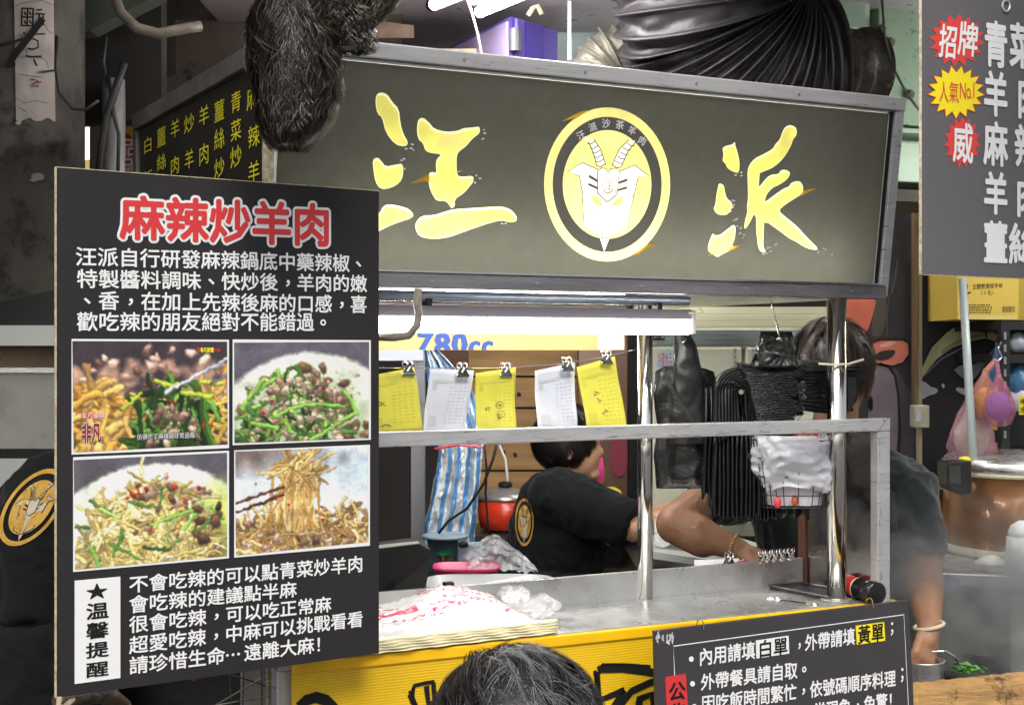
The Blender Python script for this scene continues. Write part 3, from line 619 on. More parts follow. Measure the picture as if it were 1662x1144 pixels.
p.chunk(6, reg(.2, .8, .35, .85), RED, .020); p.chunk(60, reg(.1, .95, .3, .95), [C('e4dcb0'), C('d7c58e')], .018)
p.done('food_photo', poster, PF, [(380, 556), (599, 555), (598.5, 711), (380.5, 719)])
p = Paint(210, 155, C('55525a'))
p.blob(.5, .95, 1.0, .9, C('e4ead8'), .04); p.blob(.95, .8, .45, .65, C('b9c860'), .5); p.blob(.5, 1.0, .75, .7, C('6b5836'), .3)
p.chunk(50, dome(.5, .9, .45, .75), MEAT, .06); p.heap(330, dome(.48, .98, .42, .68), NOOD, .018, .30, .3, 1.2); p.chunk(30, reg(.35, .9, .2, .8), MEAT + [C('7a5638')], .05)
p.heap(60, dome(.45, 1, .42, .55), NOOD, .020, .34, .3, 1.0); p.heap(12, reg(.05, .9, .3, .9), GRN, .02, .25, .5, .2); p.chunk(8, reg(.2, .8, .25, .6), RED, .028); p.heap(4, reg(.3, .8, .2, .7), RED, .008, .1)
for pts in ([(.48, .64), (.6, .58), (.78, .52)], [(.7, .7), (.76, .6), (.82, .5)], [(.88, .5), (.93, .56), (.97, .62)], [(.1, .8), (.12, .9), (.15, .98)]): p.stroke(pts, .022, C('8cc653'))
p.chunk(8, [lambda: (rng.uniform(.78, .95), rng.uniform(.5, .85))][0], [C('5a3a2a'), C('7a5a44')], .08)
p.done('food_photo', poster, PF, [(119.5, 746.5), (368.5, 734.5), (368.5, 902), (122, 924)])
p = Paint(200, 150, C('b9c4cf'))
p.blob(.1, .05, .7, .25, C('6f5f58'), .9); p.blob(.6, .1, .6, .12, C('8f98a2'), .9); p.blob(.4, .6, 1.0, .3, C('eef0ee'), .8, 0, .8); p.blob(1, .25, .3, .12, C('8fb0b0'), .9, 0, .6)
p.chunk(60, dome(.5, .98, .7, .36), [C('9a7444'), C('7c5a34')], .06); p.heap(320, dome(.5, 1.0, .75, .36), [C('d5ab66'), C('e8c684'), C('a67c3e'), C('c2935a')], .017, .26, .3, 1.1); p.chunk(40, dome(.5, 1.0, .7, .4), MEAT, .04)
for k in range(70):
    x = .44 + rng.normal() * .07; x2 = x + rng.normal() * .06; p.stroke([(x - .02 + rng.uniform(0, .1), .1 + rng.uniform(0, .15)), (x, .35), (x2, .6), (x2 + rng.normal() * .05, .8)], .014, [C('d6ac62'), C('e6c98a'), C('b98c46')][k % 3])
p.heap(60, lambda: (.47 + rng.normal() * .06, .17 + rng.normal() * .06), [C('d6ac62'), C('e3c07a'), C('b68d50')], .018, .25, .5, 1)
p.stroke([(-.02, .5), (.35, .36)], .017, C('5a2f2c')); p.stroke([(-.02, .58), (.34, .44)], .015, C('47211f')); p.chunk(5, reg(.1, .7, .3, .95), RED, .022)
p.done('food_photo', poster, PF, [(382, 732.5), (597.5, 724.5), (598, 879), (383, 901)])
# marks printed on the first photo
pr = lambda s, a, b, m, bold=.02, ww=.0020, tight=1: text(s, PF, a, b, m, poster, bold, ww, 'photo_caption', tight)
rb = MB()
for i in range(4):
    x = 131.5 + i * 9.8; u0, v0 = PF.hit(x, 679, .0018); u1, v1 = PF.hit(x + 9.0, 670, .0018); rb.box(PF, u0, u1, v0, v1, .0013, .0018)
rb.build('photo_mark', red_ink, poster); pr('非凡優購', (131.5, 679.5), (170, 669.5), white_ink, .01, .0024)
pr('非凡', (132, 718), (165, 686), white_ink, .06, .0018); pr('非凡', (132, 718), (165, 686), mat('dark_red_ink', hexc('#8e1519'), .5), .03, .0027)
pr('大探索', (147, 716), (165, 709), gold_ink, .02); pr('彷彿吃了麻辣鍋非常過癮', (222, 714), (316, 701), black_ink, .06, .0018); pr('彷彿吃了麻辣鍋非常過癮', (222, 714), (316, 701), white_ink, .012, .0027)
pr('非凡新聞', (325, 572), (347, 564), gold_ink, .03); pr('HD', (348, 571), (358, 565), red_ink, .04); pr('非', (319, 572), (325, 564), red_ink, .05)
# wire that holds the poster
tag(MB().tube([PF.P(pu0 + .004, pv0 + .002, .004), PF.P(pu0 + .001, pv0 - .012, .008), PF.P(pu0 + .012, pv0 - .016, .006), PF.P(pu0 + .03, pv0 - .009, -.01)], .005, 6).build('twisted_tie', mat('dirty_cord', hexc('#9c8f78'), .8, var=.3, vs=60)), 'dirty knotted cord tie at the lower left corner of the big poster', 'cord')
# ---- notice board leaning on the stall front
NA, NBp = W(1063, 572, 2.86), W(1483, 572, 3.25)
NF = Frame(V((NA.x, NA.y, 0)), NBp - NA, V((0, 0.0, 1)))
notice = thing('notice_board', 'black ordering notice board with white text and red tab hanging on the counter front', 'sign', NF.at(1063, 1140))
nm = MB(); q = [NF.at(*c) for c in ((1069, 1215), (1487, 1215), (1475, 974), (1064, 1024))]; nm.slab(q, NF.N * -.012); nm.build('board', mat('notice_black', hexc('#39373a'), .55, var=.08, vs=8, bump=.05, bs=80), notice, bevel=.001)
bl = MB()
bl.ribbon([NF.at(1095, 1097, .001), NF.at(1093, 1048, .001), NF.at(1467, 997, .001), NF.at(1478, 1215, .001)], .0022, NF.N); bl.build('border_line', white_ink, notice)
TN = lambda s, a, b, m=white_ink, **k: text(s, NF, a, b, m, notice, w=.0028, **k)
row = lambda s, x0, x1, a, b, c, d, m=white_ink, w=.0009: rowf(s, NF, notice, x0, x1, a, b, c, d, m, .02, w)
row('內用請填', 1134, 1226, 1052, 1080, 1040, 1068); row('，', 1288, 1306, 1035, 1060, 1032, 1058); row('外帶請填', 1306, 1388, 1030, 1056, 1018, 1045); row('；', 1438, 1456, 1012, 1036, 1010, 1034)
row('外帶餐具請自取。', 1137, 1316, 1094, 1120, 1070, 1097); row('因吃飯時間繁忙，依號碼順序料理；', 1138, 1473, 1129, 1156, 1084, 1110); row('常現象，免驚！', 1320, 1460, 1141, 1169, 1121, 1147)
wb = MB()
for i, c in enumerate(([(1228, 1068), (1281, 1060), (1280, 1031), (1227, 1039)], [(1391, 1046), (1437, 1039), (1435, 1009), (1389, 1015)], [(1083, 1160), (1117, 1155), (1113, 1093), (1080, 1098)])):
    MB().slab([NF.at(*q, .0014) for q in c], NF.N * -.001).build('tab', [white_ink, yellow_ink, red_ink][i], notice)
row('白單', 1230, 1279, 1040, 1068, 1033, 1060, black_ink, .0018); row('黃單', 1392, 1435, 1016, 1045, 1010, 1039, black_ink, .0018)
vm = MB(); char(vm, '公', NF, 1085, 1104, 1113, 1138, .03, .0018); char(vm, '告', NF, 1087, 1138, 1115, 1172, .03, .0018); vm.build('lettering', black_ink, notice)
dots = MB()
for x, y in ((1122, 1069), (1124, 1109), (1127, 1146)): dots.poly([NF.at(x + 4 * math.cos(a), y + 4.5 * math.sin(a), .0028) for a in np.linspace(0, 6.28, 14)[:-1]])
dots.build('bullet', white_ink, notice)
sc_ = MB()
for _ in range(26):
    x, y = random.uniform(1064, 1092), random.uniform(1024, 1040); sc_.poly([NF.at(x, y, .0012), NF.at(x + 2, y - 1, .0012), NF.at(x + random.uniform(0, 3), y + random.uniform(3, 9), .0012), NF.at(x - 1, y + 5, .0012)])
sc_.build('scuffed_corner', g and mat('scuff_white', g(.6), .8), notice)
for (x, y) in ((1137, 1013), (1412, 978)):
    h = tag(MB().tube([NF.at(x - 8, y + 6, -.02), NF.at(x - 5, y - 6, -.01), NF.at(x, y - 8, .0), NF.at(x + 4, y - 4, .003), NF.at(x + 5, y + 8, .004)], .0014, 6).build('wire_hook', chrome), 'thin wire hook holding the notice board at its ' + ('left' if x < 1200 else 'right') + ' top', 'hook', 'wire hooks of the notice board')
# ---- hanging price sign at the right
HA, HB_ = W(1496, 572, 2.95), W(1700, 572, 3.15)
HF = Frame(V((HA.x, HA.y, 0)), HB_ - HA, V((0, 0, 1)))
hang = thing('hanging_price_sign', 'grey hanging menu board with starburst stickers and white dish names at the right', 'sign', HF.at(1497, 440))
hv0 = HF.hit(1495, 445)[1]; MB().box(HF, 0, .42, hv0, hv0 + .72, -.006, 0).build('board', grey_print, hang)
MB().box(HF, -.0016, -.0001, hv0, hv0 + .72, -.0065, .0006).box(HF, 0, .42, hv0 - .0015, hv0 - .0002, -.0065, .0005).build('board_edge', paper_edge, hang)
hm = MB()
for ch, x0, y0, x1, y1 in (('青',1597,40,1636,105),('菜',1638,44,1680,107),('羊',1596,121,1636,185),('肉',1650,128,1690,190),('麻',1596,202,1636,266),('辣',1646,208,1690,268),('羊',1596,283,1636,345),('肉',1648,290,1690,350),('薑',1596,362,1636,426),('絲',1637,366,1680,428)):
    char(hm, ch, HF, x0, y0, x1, y1, .03, .002)
hm.build('lettering', white_ink, hang)
def star(cx, cy, rx, ry, n, m, w, inner=.74):
    pts = []
    for k in range(2 * n):
        a = math.pi * k / n + .1; q = (1 if k % 2 == 0 else inner); pts.append(HF.at(cx + rx * q * math.cos(a), cy + ry * q * math.sin(a), w))
    return MB().add(pts + [HF.at(cx, cy, w)], [(k, (k + 1) % (2 * n), 2 * n) for k in range(2 * n)])
sred = mat('sticker_red', hexc('#d5413d'), .4)
star(1553, 66, 46, 44, 16, red_ink, .001).build('starburst', sred, hang); star(1552, 150, 48, 45, 17, red_ink, .0016).build('starburst', mat('sticker_rim', hexc('#d2522e'), .4), hang)
star(1552, 150, 45, 42.5, 17, yellow_ink, .002).build('starburst', yellow_ink, hang); star(1562, 231, 30, 43, 15, red_ink, .001).build('starburst', sred, hang)
hm = MB(); char(hm, '招', HF, 1524, 44, 1554, 92, .02, .002, .12); char(hm, '牌', HF, 1555, 40, 1588, 88, .02, .002, .12); char(hm, '威', HF, 1546, 203, 1580, 262, .02, .002); hm.build('sticker_lettering', white_ink, hang)
hm = MB(); char(hm, '人', HF, 1524, 134, 1540, 166, .01, .003); char(hm, '氣', HF, 1540, 134, 1557, 166, .01, .003)
for ch, x in (('N', 1557), ('o', 1568), ('.', 1574.5), ('1', 1577)): char(hm, ch, HF, x, 130, x + 15, 163, .01, .003)
hm.build('sticker_lettering', sred, hang)
ey = MB(); n = 20
ey.tube([HF.at(1633 + 6 * math.cos(a), 10 + 9 * math.sin(a), .003) for a in np.linspace(0, 6.28, n)], .0022, 6, cap=False); ey.build('eyelet', mat('white_metal_ring', g(.8), .3, .6), hang)
MB().tube([HF.at(1634, 4, .004), HF.at(1633, -30, .006), HF.at(1632, -160, .01)], .0016, 6).build('cord', paper_edge, hang)
# ================================================================== LAMP UNDER THE SIGN
LF = FR.off(-.06); la, lb = LF.hit(560, 572)[0], LF.hit(1116, 572)[0]
lamp = thing('strip_lamp', 'glaring lit fluorescent strip lamp under the lightbox sign', 'lamp', LF.P(.3, 1.64, 0))
ltube = MB().tube([LF.P(la, 1.607, 0), LF.P(lb, 1.607, 0)], .016, 16).build('lit_tube', tube_m, lamp, smooth=True)
MB().box(LF, la, lb + .002, 1.624, 1.648, -.02, .016).build('batten', mat('lamp_batten', hexc('#9c969c'), .35, .2), lamp, bevel=.003)
MB().box(LF, lb + .001, lb + .012, 1.592, 1.647, -.018, .018).build('end_cap', mat('lamp_cap', hexc('#c9c4bc'), .4), lamp, bevel=.003)
tag(MB().tube([LF.P(la, 1.668, .0), LF.P(lb + .002, 1.668, 0)], .011, 12).build('unlit_tube', mat('bluish_glass_tube', hexc('#cfdcf2'), .15, 0, var=.1, vs=30, trans=.3, stretch=(1, 1, 1)), smooth=True), 'bluish unlit glass tube just above the strip lamp', 'lamp tube')
cl = mat('dark_clip', g(.03), .5)
for px in (692, 1065):
    u = LF.hit(px, 495)[0]; MB().box(LF, u - .006, u + .006, 1.647, 1.662, -.01, .017).build('clip', cl, lamp)
wob = lambda pts, a=.002: [V(p) + V((random.uniform(-a, a), random.uniform(-a, a), random.uniform(-a, a))) for p in pts]
tag(MB().tube(wob([W(678, 470, 2.74), W(677, 490, 2.74), W(680, 508, 2.74), W(676, 528, 2.74), W(662, 545, 2.74), W(640, 549, 2.74), W(610, 545, 2.76)]), .008, 8).build('taped_cable', mat('grey_tape', hexc('#7d766a'), .6, var=.3, vs=60), smooth=True), 'tape wrapped cable drooping in front of the lit lamp', 'cable')
tag(MB().tube([W(1118, 508, 3.07), W(1130, 510, 3.07), W(1143, 507, 3.06), W(1135, 500, 3.06)], .0025, 6).build('lamp_lead', paper_edge), 'thin pale lead at the right end of the strip lamp', 'cable')
# ---- cardboard flap 780cc
CB = FR.off(-.34)
card = thing('cardboard_flap', 'cream cardboard strip printed 780cc hanging behind the strip lamp', 'cardboard', CB.at(800, 565))
cm_ = mat('cream_cardboard', hexc('#c9ae72'), .7, var=.08, vs=6)
u0, u1 = CB.hit(600, 560)[0], CB.hit(1013, 560)[0]; vb = CB.hit(800, 568)[1]
m = MB(); n = 50
for i in range(n):
    a0, a1 = u0 + (u1 - u0) * i / n, u0 + (u1 - u0) * (i + 1) / n; m.box(CB, a0, a1, vb + random.uniform(-.001, .001), vb + .09, -.004, 0)
m = MB().box(CB, u0, u1, vb, vb + .09, -.004, 0); m.build('sheet', cm_, card)
MB().box(CB, u1 - .075, u1, vb + .001, vb + .08, .0004, .0012).build('tape', mat('pale_tape', hexc('#efe6cf'), .35), card)
blue = mat('blue_print', hexc('#1f4494'), .6)
mb = MB()
def cc(ch, x0, x1, yt, yb):
    u0, v0 = CB.hit(x0, yb, .001); u1, v1 = CB.hit(x1, yt, .001); vs, fs = glyph(ch)
    ym = max(y for _, y in vs); xm = max(x for x, _ in vs); xn = min(x for x, _ in vs)
    for q, (dx, dy) in enumerate([(.12 * math.cos(t), .1 * math.sin(t)) for t in np.linspace(0, 5.9, 16)] + [(0, 0)]):
        keep = [CB.P(u0 + (u1 - u0) * ((x - xn) / (xm - xn) + dx), max(v0 + (v1 - v0) * (y / ym + dy * .5), vb + .0005), .001 + q * 5e-5) for x, y in vs]
        mb.add(keep, fs)
for ch, x0, x1, yt in (('7', 680, 702, 541), ('8', 707, 729, 541), ('0', 735, 757, 541), ('c', 762, 778, 554), ('c', 783, 799, 554)): cc(ch, x0, x1, yt, 578)
mb.build('lettering', blue, card)
# ================================================================== ORDER SLIPS ON A WIRE
SF = FR.off(-.035)
wire = [SF.at(*q) for q in ((560, 600), (615, 597), (700, 597), (820, 597), (915, 590), (985, 578), (1030, 568))]
tag(MB().tube(wire, .0011, 6).build('slip_wire', chrome), 'thin sagging wire that carries the order slips', 'wire')
yp = mat('yellow_slip_paper', hexc('#e9e35e'), .7, var=.03, vs=9, transl=.25); wp = mat('white_slip_paper', hexc('#dfe2ea'), .7, var=.02, vs=9, transl=.25)
faint = mat('faint_print', hexc('#c6c6c8'), .8); pen = mat('pen_ink', hexc('#2c2c33'), .7); fainty = mat('faint_print_yellow', hexc('#d2cd52'), .8)
slips = [([(588, 612), (672, 596), (688, 700), (596, 706)], yp, 'half hidden yellow order slip next to the big poster'), ([(697, 598), (768, 601), (755, 704), (687, 704)], wp, 'white order slip between the two left yellow slips'),
         ([(771, 606), (836, 596), (838, 700), (774, 702)], yp, 'yellow order slip with two circled notes, middle of the wire'), ([(868, 602), (933, 588), (936, 700), (872, 702)], wp, 'white order slip between the middle and the tilted right slip'),
         ([(937, 596), (999, 578), (1017, 700), (952, 700)], yp, 'tilted yellow order slip hanging rightmost on the wire')]
cx_ = [662, 750, 820, 920, 984]
for i, (c, pm, lb_) in enumerate(slips):
    st = thing('order_slip', lb_, 'paper slip', SF.at(*c[1]), 'order slips clipped to the wire')
    tl, tr, br, bl_ = [SF.at(*q, -.004 if i % 2 else .004) for q in c]; bend = random.uniform(-.012, .012)
    def f(u, v, tl=tl, tr=tr, br=br, bl_=bl_, bend=bend, i=i):
        return (tl * (1 - u) + tr * u) * (1 - v) + (bl_ * (1 - u) + br * u) * v + FR.N * (bend * math.sin(u * 3.1) * v + .004 * math.sin(v * 5 + i) + .003 * (noise.noise(V((u * 3, v * 3, i))) ))
    MB().sheet(f, 10, 12).build('paper', pm, st, smooth=True, solid=.0006)
    G = lambda u, v: f(u, v) + FR.N * .0012
    fm_ = MB()
    def rect(u0, v0, u1, v1, mbx): mbx.add([G(u0, v0), G(u1, v0), G(u1, v1), G(u0, v1)], [(0, 1, 2, 3)])
    rect(.08, .17, .5, .21, fm_); rect(.5, .165, .93, .205, fm_); rect(.1, .22, .2, .32, fm_); rect(.1, .72, .3, .88, fm_)
    for r in range(11):
        for q in range(4): 
            x = .5 + q * .11; rect(x, .27 + r * .055, x + random.uniform(.03, .09), .285 + r * .055, fm_)
    fm_.build('printed_form', faint if pm is wp else fainty, st)
    hm = MB(); nrm = FR.N
    for (uu, vv) in {0: [(.3, .5), (.35, .85)], 2: [(.3, .6), (.6, .55), (.62, .75)], 4: [(.35, .45), (.42, .55), (.5, .72)]}.get(i, []):
        for _ in range(5):
            x, y = uu + random.uniform(-.06, .06), vv + random.uniform(-.03, .03); hm.ribbon([G(x, y), G(x + random.uniform(-.05, .06), y + random.uniform(-.03, .03)), G(x + random.uniform(-.03, .09), y + random.uniform(-.02, .02))], .0012, nrm)
    if i == 2:
        for cx, cy in ((.62, .57), (.64, .72)): hm.ribbon([G(cx + .1 * math.cos(t), cy + .055 * math.sin(t)) for t in np.linspace(0, 6, 14)], .0008, nrm)
    if hm.v: hm.build('handwriting', pen, st)
def bulldog(name, loc, label, group, U, s=1.0):
    """a nickel bulldog clip hanging down from loc, jaw along U"""
    N_ = U.cross(Z).normalized(); t = thing(name, label, 'clip', loc, group); c = V(loc); m = MB()
    fr = Frame(c, U, Z); m.box(fr, -.0125 * s, .0125 * s, -.016 * s, -.010 * s, -.006, .006); m.build('jaw', chrome, t, bevel=.0015)
    m = MB(); m.hexa([fr.P(-.012 * s, -.011 * s, -.004), fr.P(.012 * s, -.011 * s, -.004), fr.P(.012 * s, -.011 * s, .004), fr.P(-.012 * s, -.011 * s, .004), fr.P(-.005 * s, .001, -.004), fr.P(.005 * s, .001, -.004), fr.P(.005 * s, .001, .004), fr.P(-.005 * s, .001, .004)]); m.build('spring', chrome, t)
    for sg_ in (-1, 1):
        m = MB(); m.tube([fr.P(.0045 * sg_ * s + math.cos(a) * .0052 * s, .0055 * s + math.sin(a) * .0052 * s, sg_ * .003) for a in np.linspace(0, 6.28, 13)], .0014 * s, 6, cap=False)
        m.tube([fr.P(.0035 * sg_ * s, .001, sg_ * .003), fr.P(-.002 * sg_ * s, -.007 * s, sg_ * .003)], .002 * s, 6); m.build('handle', chrome, t)
    return t
names = ['on the half hidden yellow slip', 'on the left white slip', 'on the middle yellow slip', 'on the right white slip', 'on the tilted yellow slip']
for i, px in enumerate(cx_):
    y = [596, 598, 598, 589, 578][i] + 0
    bulldog('bulldog_clip', SF.at(px, y, .006), 'nickel bulldog clip ' + names[i], 'clips of the order slips', D, 1.15)
# clips on the back lip of the counter
for i, px in enumerate((1186, 1240, 1251, 1262, 1274, 1287)):
    u = BK.hit(px, 905)[0]
    bulldog('bulldog_clip', BK.P(u, CT + .082, -.008), ['nickel bulldog clip standing alone on the counter back edge', 'leftmost clip of the five bunched on the counter edge', 'second clip from the left of the counter edge bunch', 'middle clip of the five bunched on the counter edge', 'fourth clip from the left of the counter edge bunch', 'clip nearest the steel side sheet on the counter edge'][i], 'clips on the counter back edge', (D + NB * .4 * (i > 0)).normalized(), 1.25)
bc = thing('binder_clip', 'black binder clip on the counter edge behind the plastic bags', 'clip', BK.at(730, 965))
u = BK.hit(730, 965)[0]; MB().box(BK, u - .011, u + .011, CT + .058, CT + .078, -.018, .002).build('jaw', black_ink, bc, bevel=.002)
for k in (-.006, .006): MB().tube([BK.P(u + k - .003, CT + .06, .004), BK.P(u + k - .003, CT + .046, .006), BK.P(u + k + .003, CT + .046, .006), BK.P(u + k + .003, CT + .06, .004)], .0008, 5).build('handle', chrome, bc)
# ================================================================== BLACK BAGS
bag_m = mat('black_bag_plastic', g(.010), .42, 0, bump=.2, bs=24, spec=.45, rvar=.12); bag_g = mat('glossy_black_film', g(.014), .34, 0, bump=.3, bs=18, spec=.5)
def crumple(p, amp, fq=14, seed=0.): 
    q = V(p) * fq + V((seed, seed, seed)); n = noise.noise(q); r = 1 - abs(noise.noise(q * 1.9 + V((5, 5, 5)))) * 2
    return amp * (n + .6 * r)
def bag_sheet(mb, rows, Y, amp, nu=22, nv=30, seed=0., thick=.015, fq=16, sag=0.):
    """rows: list of (y, xleft, xright) in photo pixels at depth Y; front and back skins"""
    ys = [r[0] for r in rows]
    def fn(u, v, sd, off):
        y = ys[0] + (ys[-1] - ys[0]) * v; xl = np.interp(y, ys, [r[1] for r in rows]); xr = np.interp(y, ys, [r[2] for r in rows]); p = W(xl + (xr - xl) * u, y, Y)
        e = math.sin(math.pi * u) ** .4 * min(1, v * 6 + .2) * min(1, (1 - v) * 8 + .25); return p + V((crumple(p, amp * .3, fq, sd + 3), -off * e * (1 if off > 0 else 1) - crumple(p, amp, fq, sd), 0))
    mb.sheet(lambda u, v: fn(u, v, seed, thick), nu, nv); mb.sheet(lambda u, v: fn(u, v, seed + 9, -thick), nu, nv)
    # close the sides
    b = len(mb.v) - 2 * (nu + 1) * (nv + 1); N1 = (nu + 1) * (nv + 1)
    for j in range(nv): mb.f.append((b + j * (nu + 1), b + (j + 1) * (nu + 1), b + N1 + (j + 1) * (nu + 1), b + N1 + j * (nu + 1))); mb.f.append((b + j * (nu + 1) + nu, b + (j + 1) * (nu + 1) + nu, b + N1 + (j + 1) * (nu + 1) + nu, b + N1 + j * (nu + 1) + nu))
bg1 = thing('carrier_bag_bundle', 'bundle of black carrier bags hanging by its handles beside the thin post', 'bag', W(1110, 790, 3.5))
m = MB(); bag_sheet(m, [(540, 1095, 1118), (560, 1093, 1130), (600, 1092, 1138), (640, 1088, 1150), (690, 1085, 1160), (720, 1080, 1160)], 3.44, .006, seed=1, fq=11); m.build('handles', bag_g, bg1, smooth=True)
m = MB(); bag_sheet(m, [(594, 1078, 1128), (602, 1063, 1156), (640, 1060, 1168), (690, 1066, 1166), (740, 1059, 1160), (792, 1064, 1144)], 3.5, .013, 30, 44, seed=2, thick=.02, fq=9); m.build('bags', mat('crinkled_black_film', g(.013), .3, 0, bump=.7, bs=20, spec=.6, rvar=.12), bg1, smooth=True)
m = MB()
for k in range(9): m.slab([W(1082 + k * 3, 606 + k * 9, 3.425 - k * .0008), W(1100 + k * 3.4, 640 + k * 6, 3.42 - k * .0008), W(1103 + k * 3, 648 + k * 4, 3.42 - k * .0008), W(1080 + k * 2.6, 612 + k * 8, 3.425 - k * .0008)], (0, .002, 0))
m.build('folded_edges', bag_g, bg1)
for px, Y, x2, y2, y0, lab in ((1112, 3.44, 1113, 556, 530, 'short wire hook holding the carrier bag bundle'), (1263, 3.3, 1265, 552, 483, 'long wire hook hanging from the sign holding black bags')):
    tag(MB().tube([W(px - 13 if y0 < 500 else px - 2, y0, Y), W(px - 8 if y0 < 500 else px - 1, y0 + 20, Y), W(px, y2 - 16, Y - .01), W(x2, y2 - 4, Y - .025), W(x2 - 4, y2, Y - .03)], .0022, 7).build('wire_hook', chrome, smooth=True), lab, 'hook')
bg2 = thing('black_bag_stack', 'thick stack of black plastic bags folded over, hanging down in pleats', 'bag', W(1210, 840, 3.4))
m = MB(); bag_sheet(m, [(538, 1234, 1282), (552, 1230, 1286), (580, 1222, 1290), (600, 1216, 1296)], 3.34, .016, seed=4, thick=.03, fq=26); m.build('handles', bag_g, bg2, smooth=True)
# nested arches seen end-on, then pleats
m = MB(); bx_, by_ = 1203, 634
for k in range(8):
    r = 6 + k * 5.6; prof = []
    for a in np.linspace(math.pi, math.pi * .04, 12): prof.append((bx_ + k * .8 + r * math.cos(a), by_ - r * .8 * math.sin(a)))
    prof = [(bx_ - r + 2 + k * .4, 700 + k * 3)] + prof + [(bx_ + 6 + r * .75, 690 + k * 2)]
    pts = [W(x, y, 3.34) for x, y in prof]; th = .0017
    def fn(u, v, pts=pts): 
        f = v * (len(pts) - 1); i = min(int(f), len(pts) - 2); p = pts[i].lerp(pts[i + 1], f - i); return p + V((.06, 1, 0)) * (.13 * u) + V((0, .004 * math.sin(f * 2 + k), 0))
    s0 = len(m.v); m.sheet(fn, 2, 40)
m.build('rolled_fold', bag_m, bg2, smooth=True, solid=.0052)
m = MB()
m = MB()
def pleat(u, v, x0, x1, y0, y1, Y, n, amp, sd):
    y = y0 + (y1 - y0) * v; x = x0 + (x1 - x0) * u + 3 * math.sin(v * 3 + sd); a = amp * min(1, v * 3 + .15) * abs(math.sin(u * math.pi * n + .8 * math.sin(v * 2.5 + sd) + 1.3 * noise.noise(V((u * 5, v * 2, sd)))))
    yy = y + (4 * math.sin(u * 23 + sd) + 5 * noise.noise(V((u * 9, sd, 0)))) * (v > .97); return W(x, yy, Y - a + crumple((u, v * 2, sd), .002, 6))
for (x0, x1, y0, y1, Y, n, amp, sd) in ((1141, 1190, 625, 805, 3.42, 6, .02, 1.), (1158, 1236, 672, 838, 3.37, 11, .022, 2.), (1180, 1262, 684, 842, 3.40, 13, .02, 3.), (1235, 1312, 690, 838, 3.43, 5, .012, 4.)):
    m.sheet(lambda u, v: pleat(u, v, x0, x1, y0, y1, Y, n, amp, sd), 150 if n > 10 else 70, 24)
m.build('hanging_pleats', mat('matte_black_film', g(.010), .36, spec=.6), bg2, smooth=True, solid=.0012)
def fold_mass(u, v):
    y = 590 + 104 * v; xl = 1196 + 30 * v; xr = 1304 - 14 * v + 6 * math.sin(v * 21) + 3 * math.sin(v * 47); x = xl + (xr - xl) * u; e = min(1, u * 9) * min(1, (1 - u) * 14) * min(1, v * 9) * min(1, (1 - v) * 9)
    fl = v * 26 + 2.2 * math.sin(u * 3.2 - .6) + 1.6 * noise.noise(V((u * 2.4, v * 2, 5))); rid = (fl % 1); rid = min(rid, 1.4 * (1 - rid)) * (.25 + .9 * u)
    return W(x, y + 6 * math.sin(u * 2.8), 3.345 - .03 * e) + V((0, -.012 * rid + crumple((u * 2, v * 3, 2), .0025, 7), 0))
m.sheet(fold_mass, 90, 170); m.sheet(lambda u, v: W(1196 + (1304 - 1196) * u, 590 + 104 * v * (1 - .2 * u), 3.345 + .12), 4, 4)
m.sheet(lambda u, v: fold_mass(u, 0) + V((.01, .12, .004)) * v, 30, 3); m.sheet(lambda u, v: fold_mass(1, u) + V((.01, .12, 0)) * v, 60, 3); m.sheet(lambda u, v: fold_mass(u, 1) + V((0, .12, 0)) * v, 30, 3)
m.build('folded_mass', bag_m, bg2, smooth=True)
m = MB()
for _ in range(70):
    x, y = random.uniform(1272, 1308), random.uniform(612, 690); m.ribbon([W(x, y, 3.318), W(x + random.uniform(-6, 5), y + random.uniform(1, 5), 3.316), W(x + random.uniform(-8, 9), y + random.uniform(3, 9), 3.318)], .0016, V((0, -1, .2)))
m.build('frayed_edges', bag_g, bg2)
bg3 = thing('flat_bag_stack', 'flat stack of black bags behind the thick front post', 'bag', W(1345, 670, 3.5))
def flat_mass(u, v):
    y = 592 + 74 * v; xl = 1298 + 5 * math.sin(v * 13); xr = 1394 - 8 * v + 3 * math.sin(v * 19); x = xl + (xr - xl) * u; fl = v * 12 + .9 * math.sin(u * 4) + .8 * noise.noise(V((u * 3, v * 3, 1))); rid = fl % 1
    return W(x, y + 5 * math.sin(u * 3), 3.42 - .012 * min(rid, 1.4 * (1 - rid)) + crumple((u, v, 3), .002, 9))
m = MB(); m.sheet(flat_mass, 60, 110)
for q_ in ((lambda u, v: flat_mass(u, 0) + V((0, .13, 0)) * v), (lambda u, v: flat_mass(u, 1) + V((0, .13, 0)) * v), (lambda u, v: flat_mass(0, u) + V((0, .13, 0)) * v), (lambda u, v: flat_mass(1, u) + V((0, .13, 0)) * v)): m.sheet(q_, 40, 3)
m.build('bags', bag_m, bg3, smooth=True)
MB().slab([W(1301, 587, 3.41), W(1345, 588, 3.41), W(1392, 600, 3.41), W(1300, 603, 3.41)], (.01, .12, .004)).build('top_bag', bag_g, bg3)
m = MB().slab([W(1376, 612, 3.41), W(1389, 612, 3.41), W(1391, 640, 3.41), W(1380, 668, 3.41), W(1376, 668, 3.41)], (0, .1, 0)); m.build('folded_side', bag_m, bg3)
# rod that carries them
tag(MB().tube([W(1203, 636, 3.33), W(1207, 634, 3.62)], .006, 10).build('support_rod', chrome), 'steel rod under the fold of the thick black bag stack', 'rod')
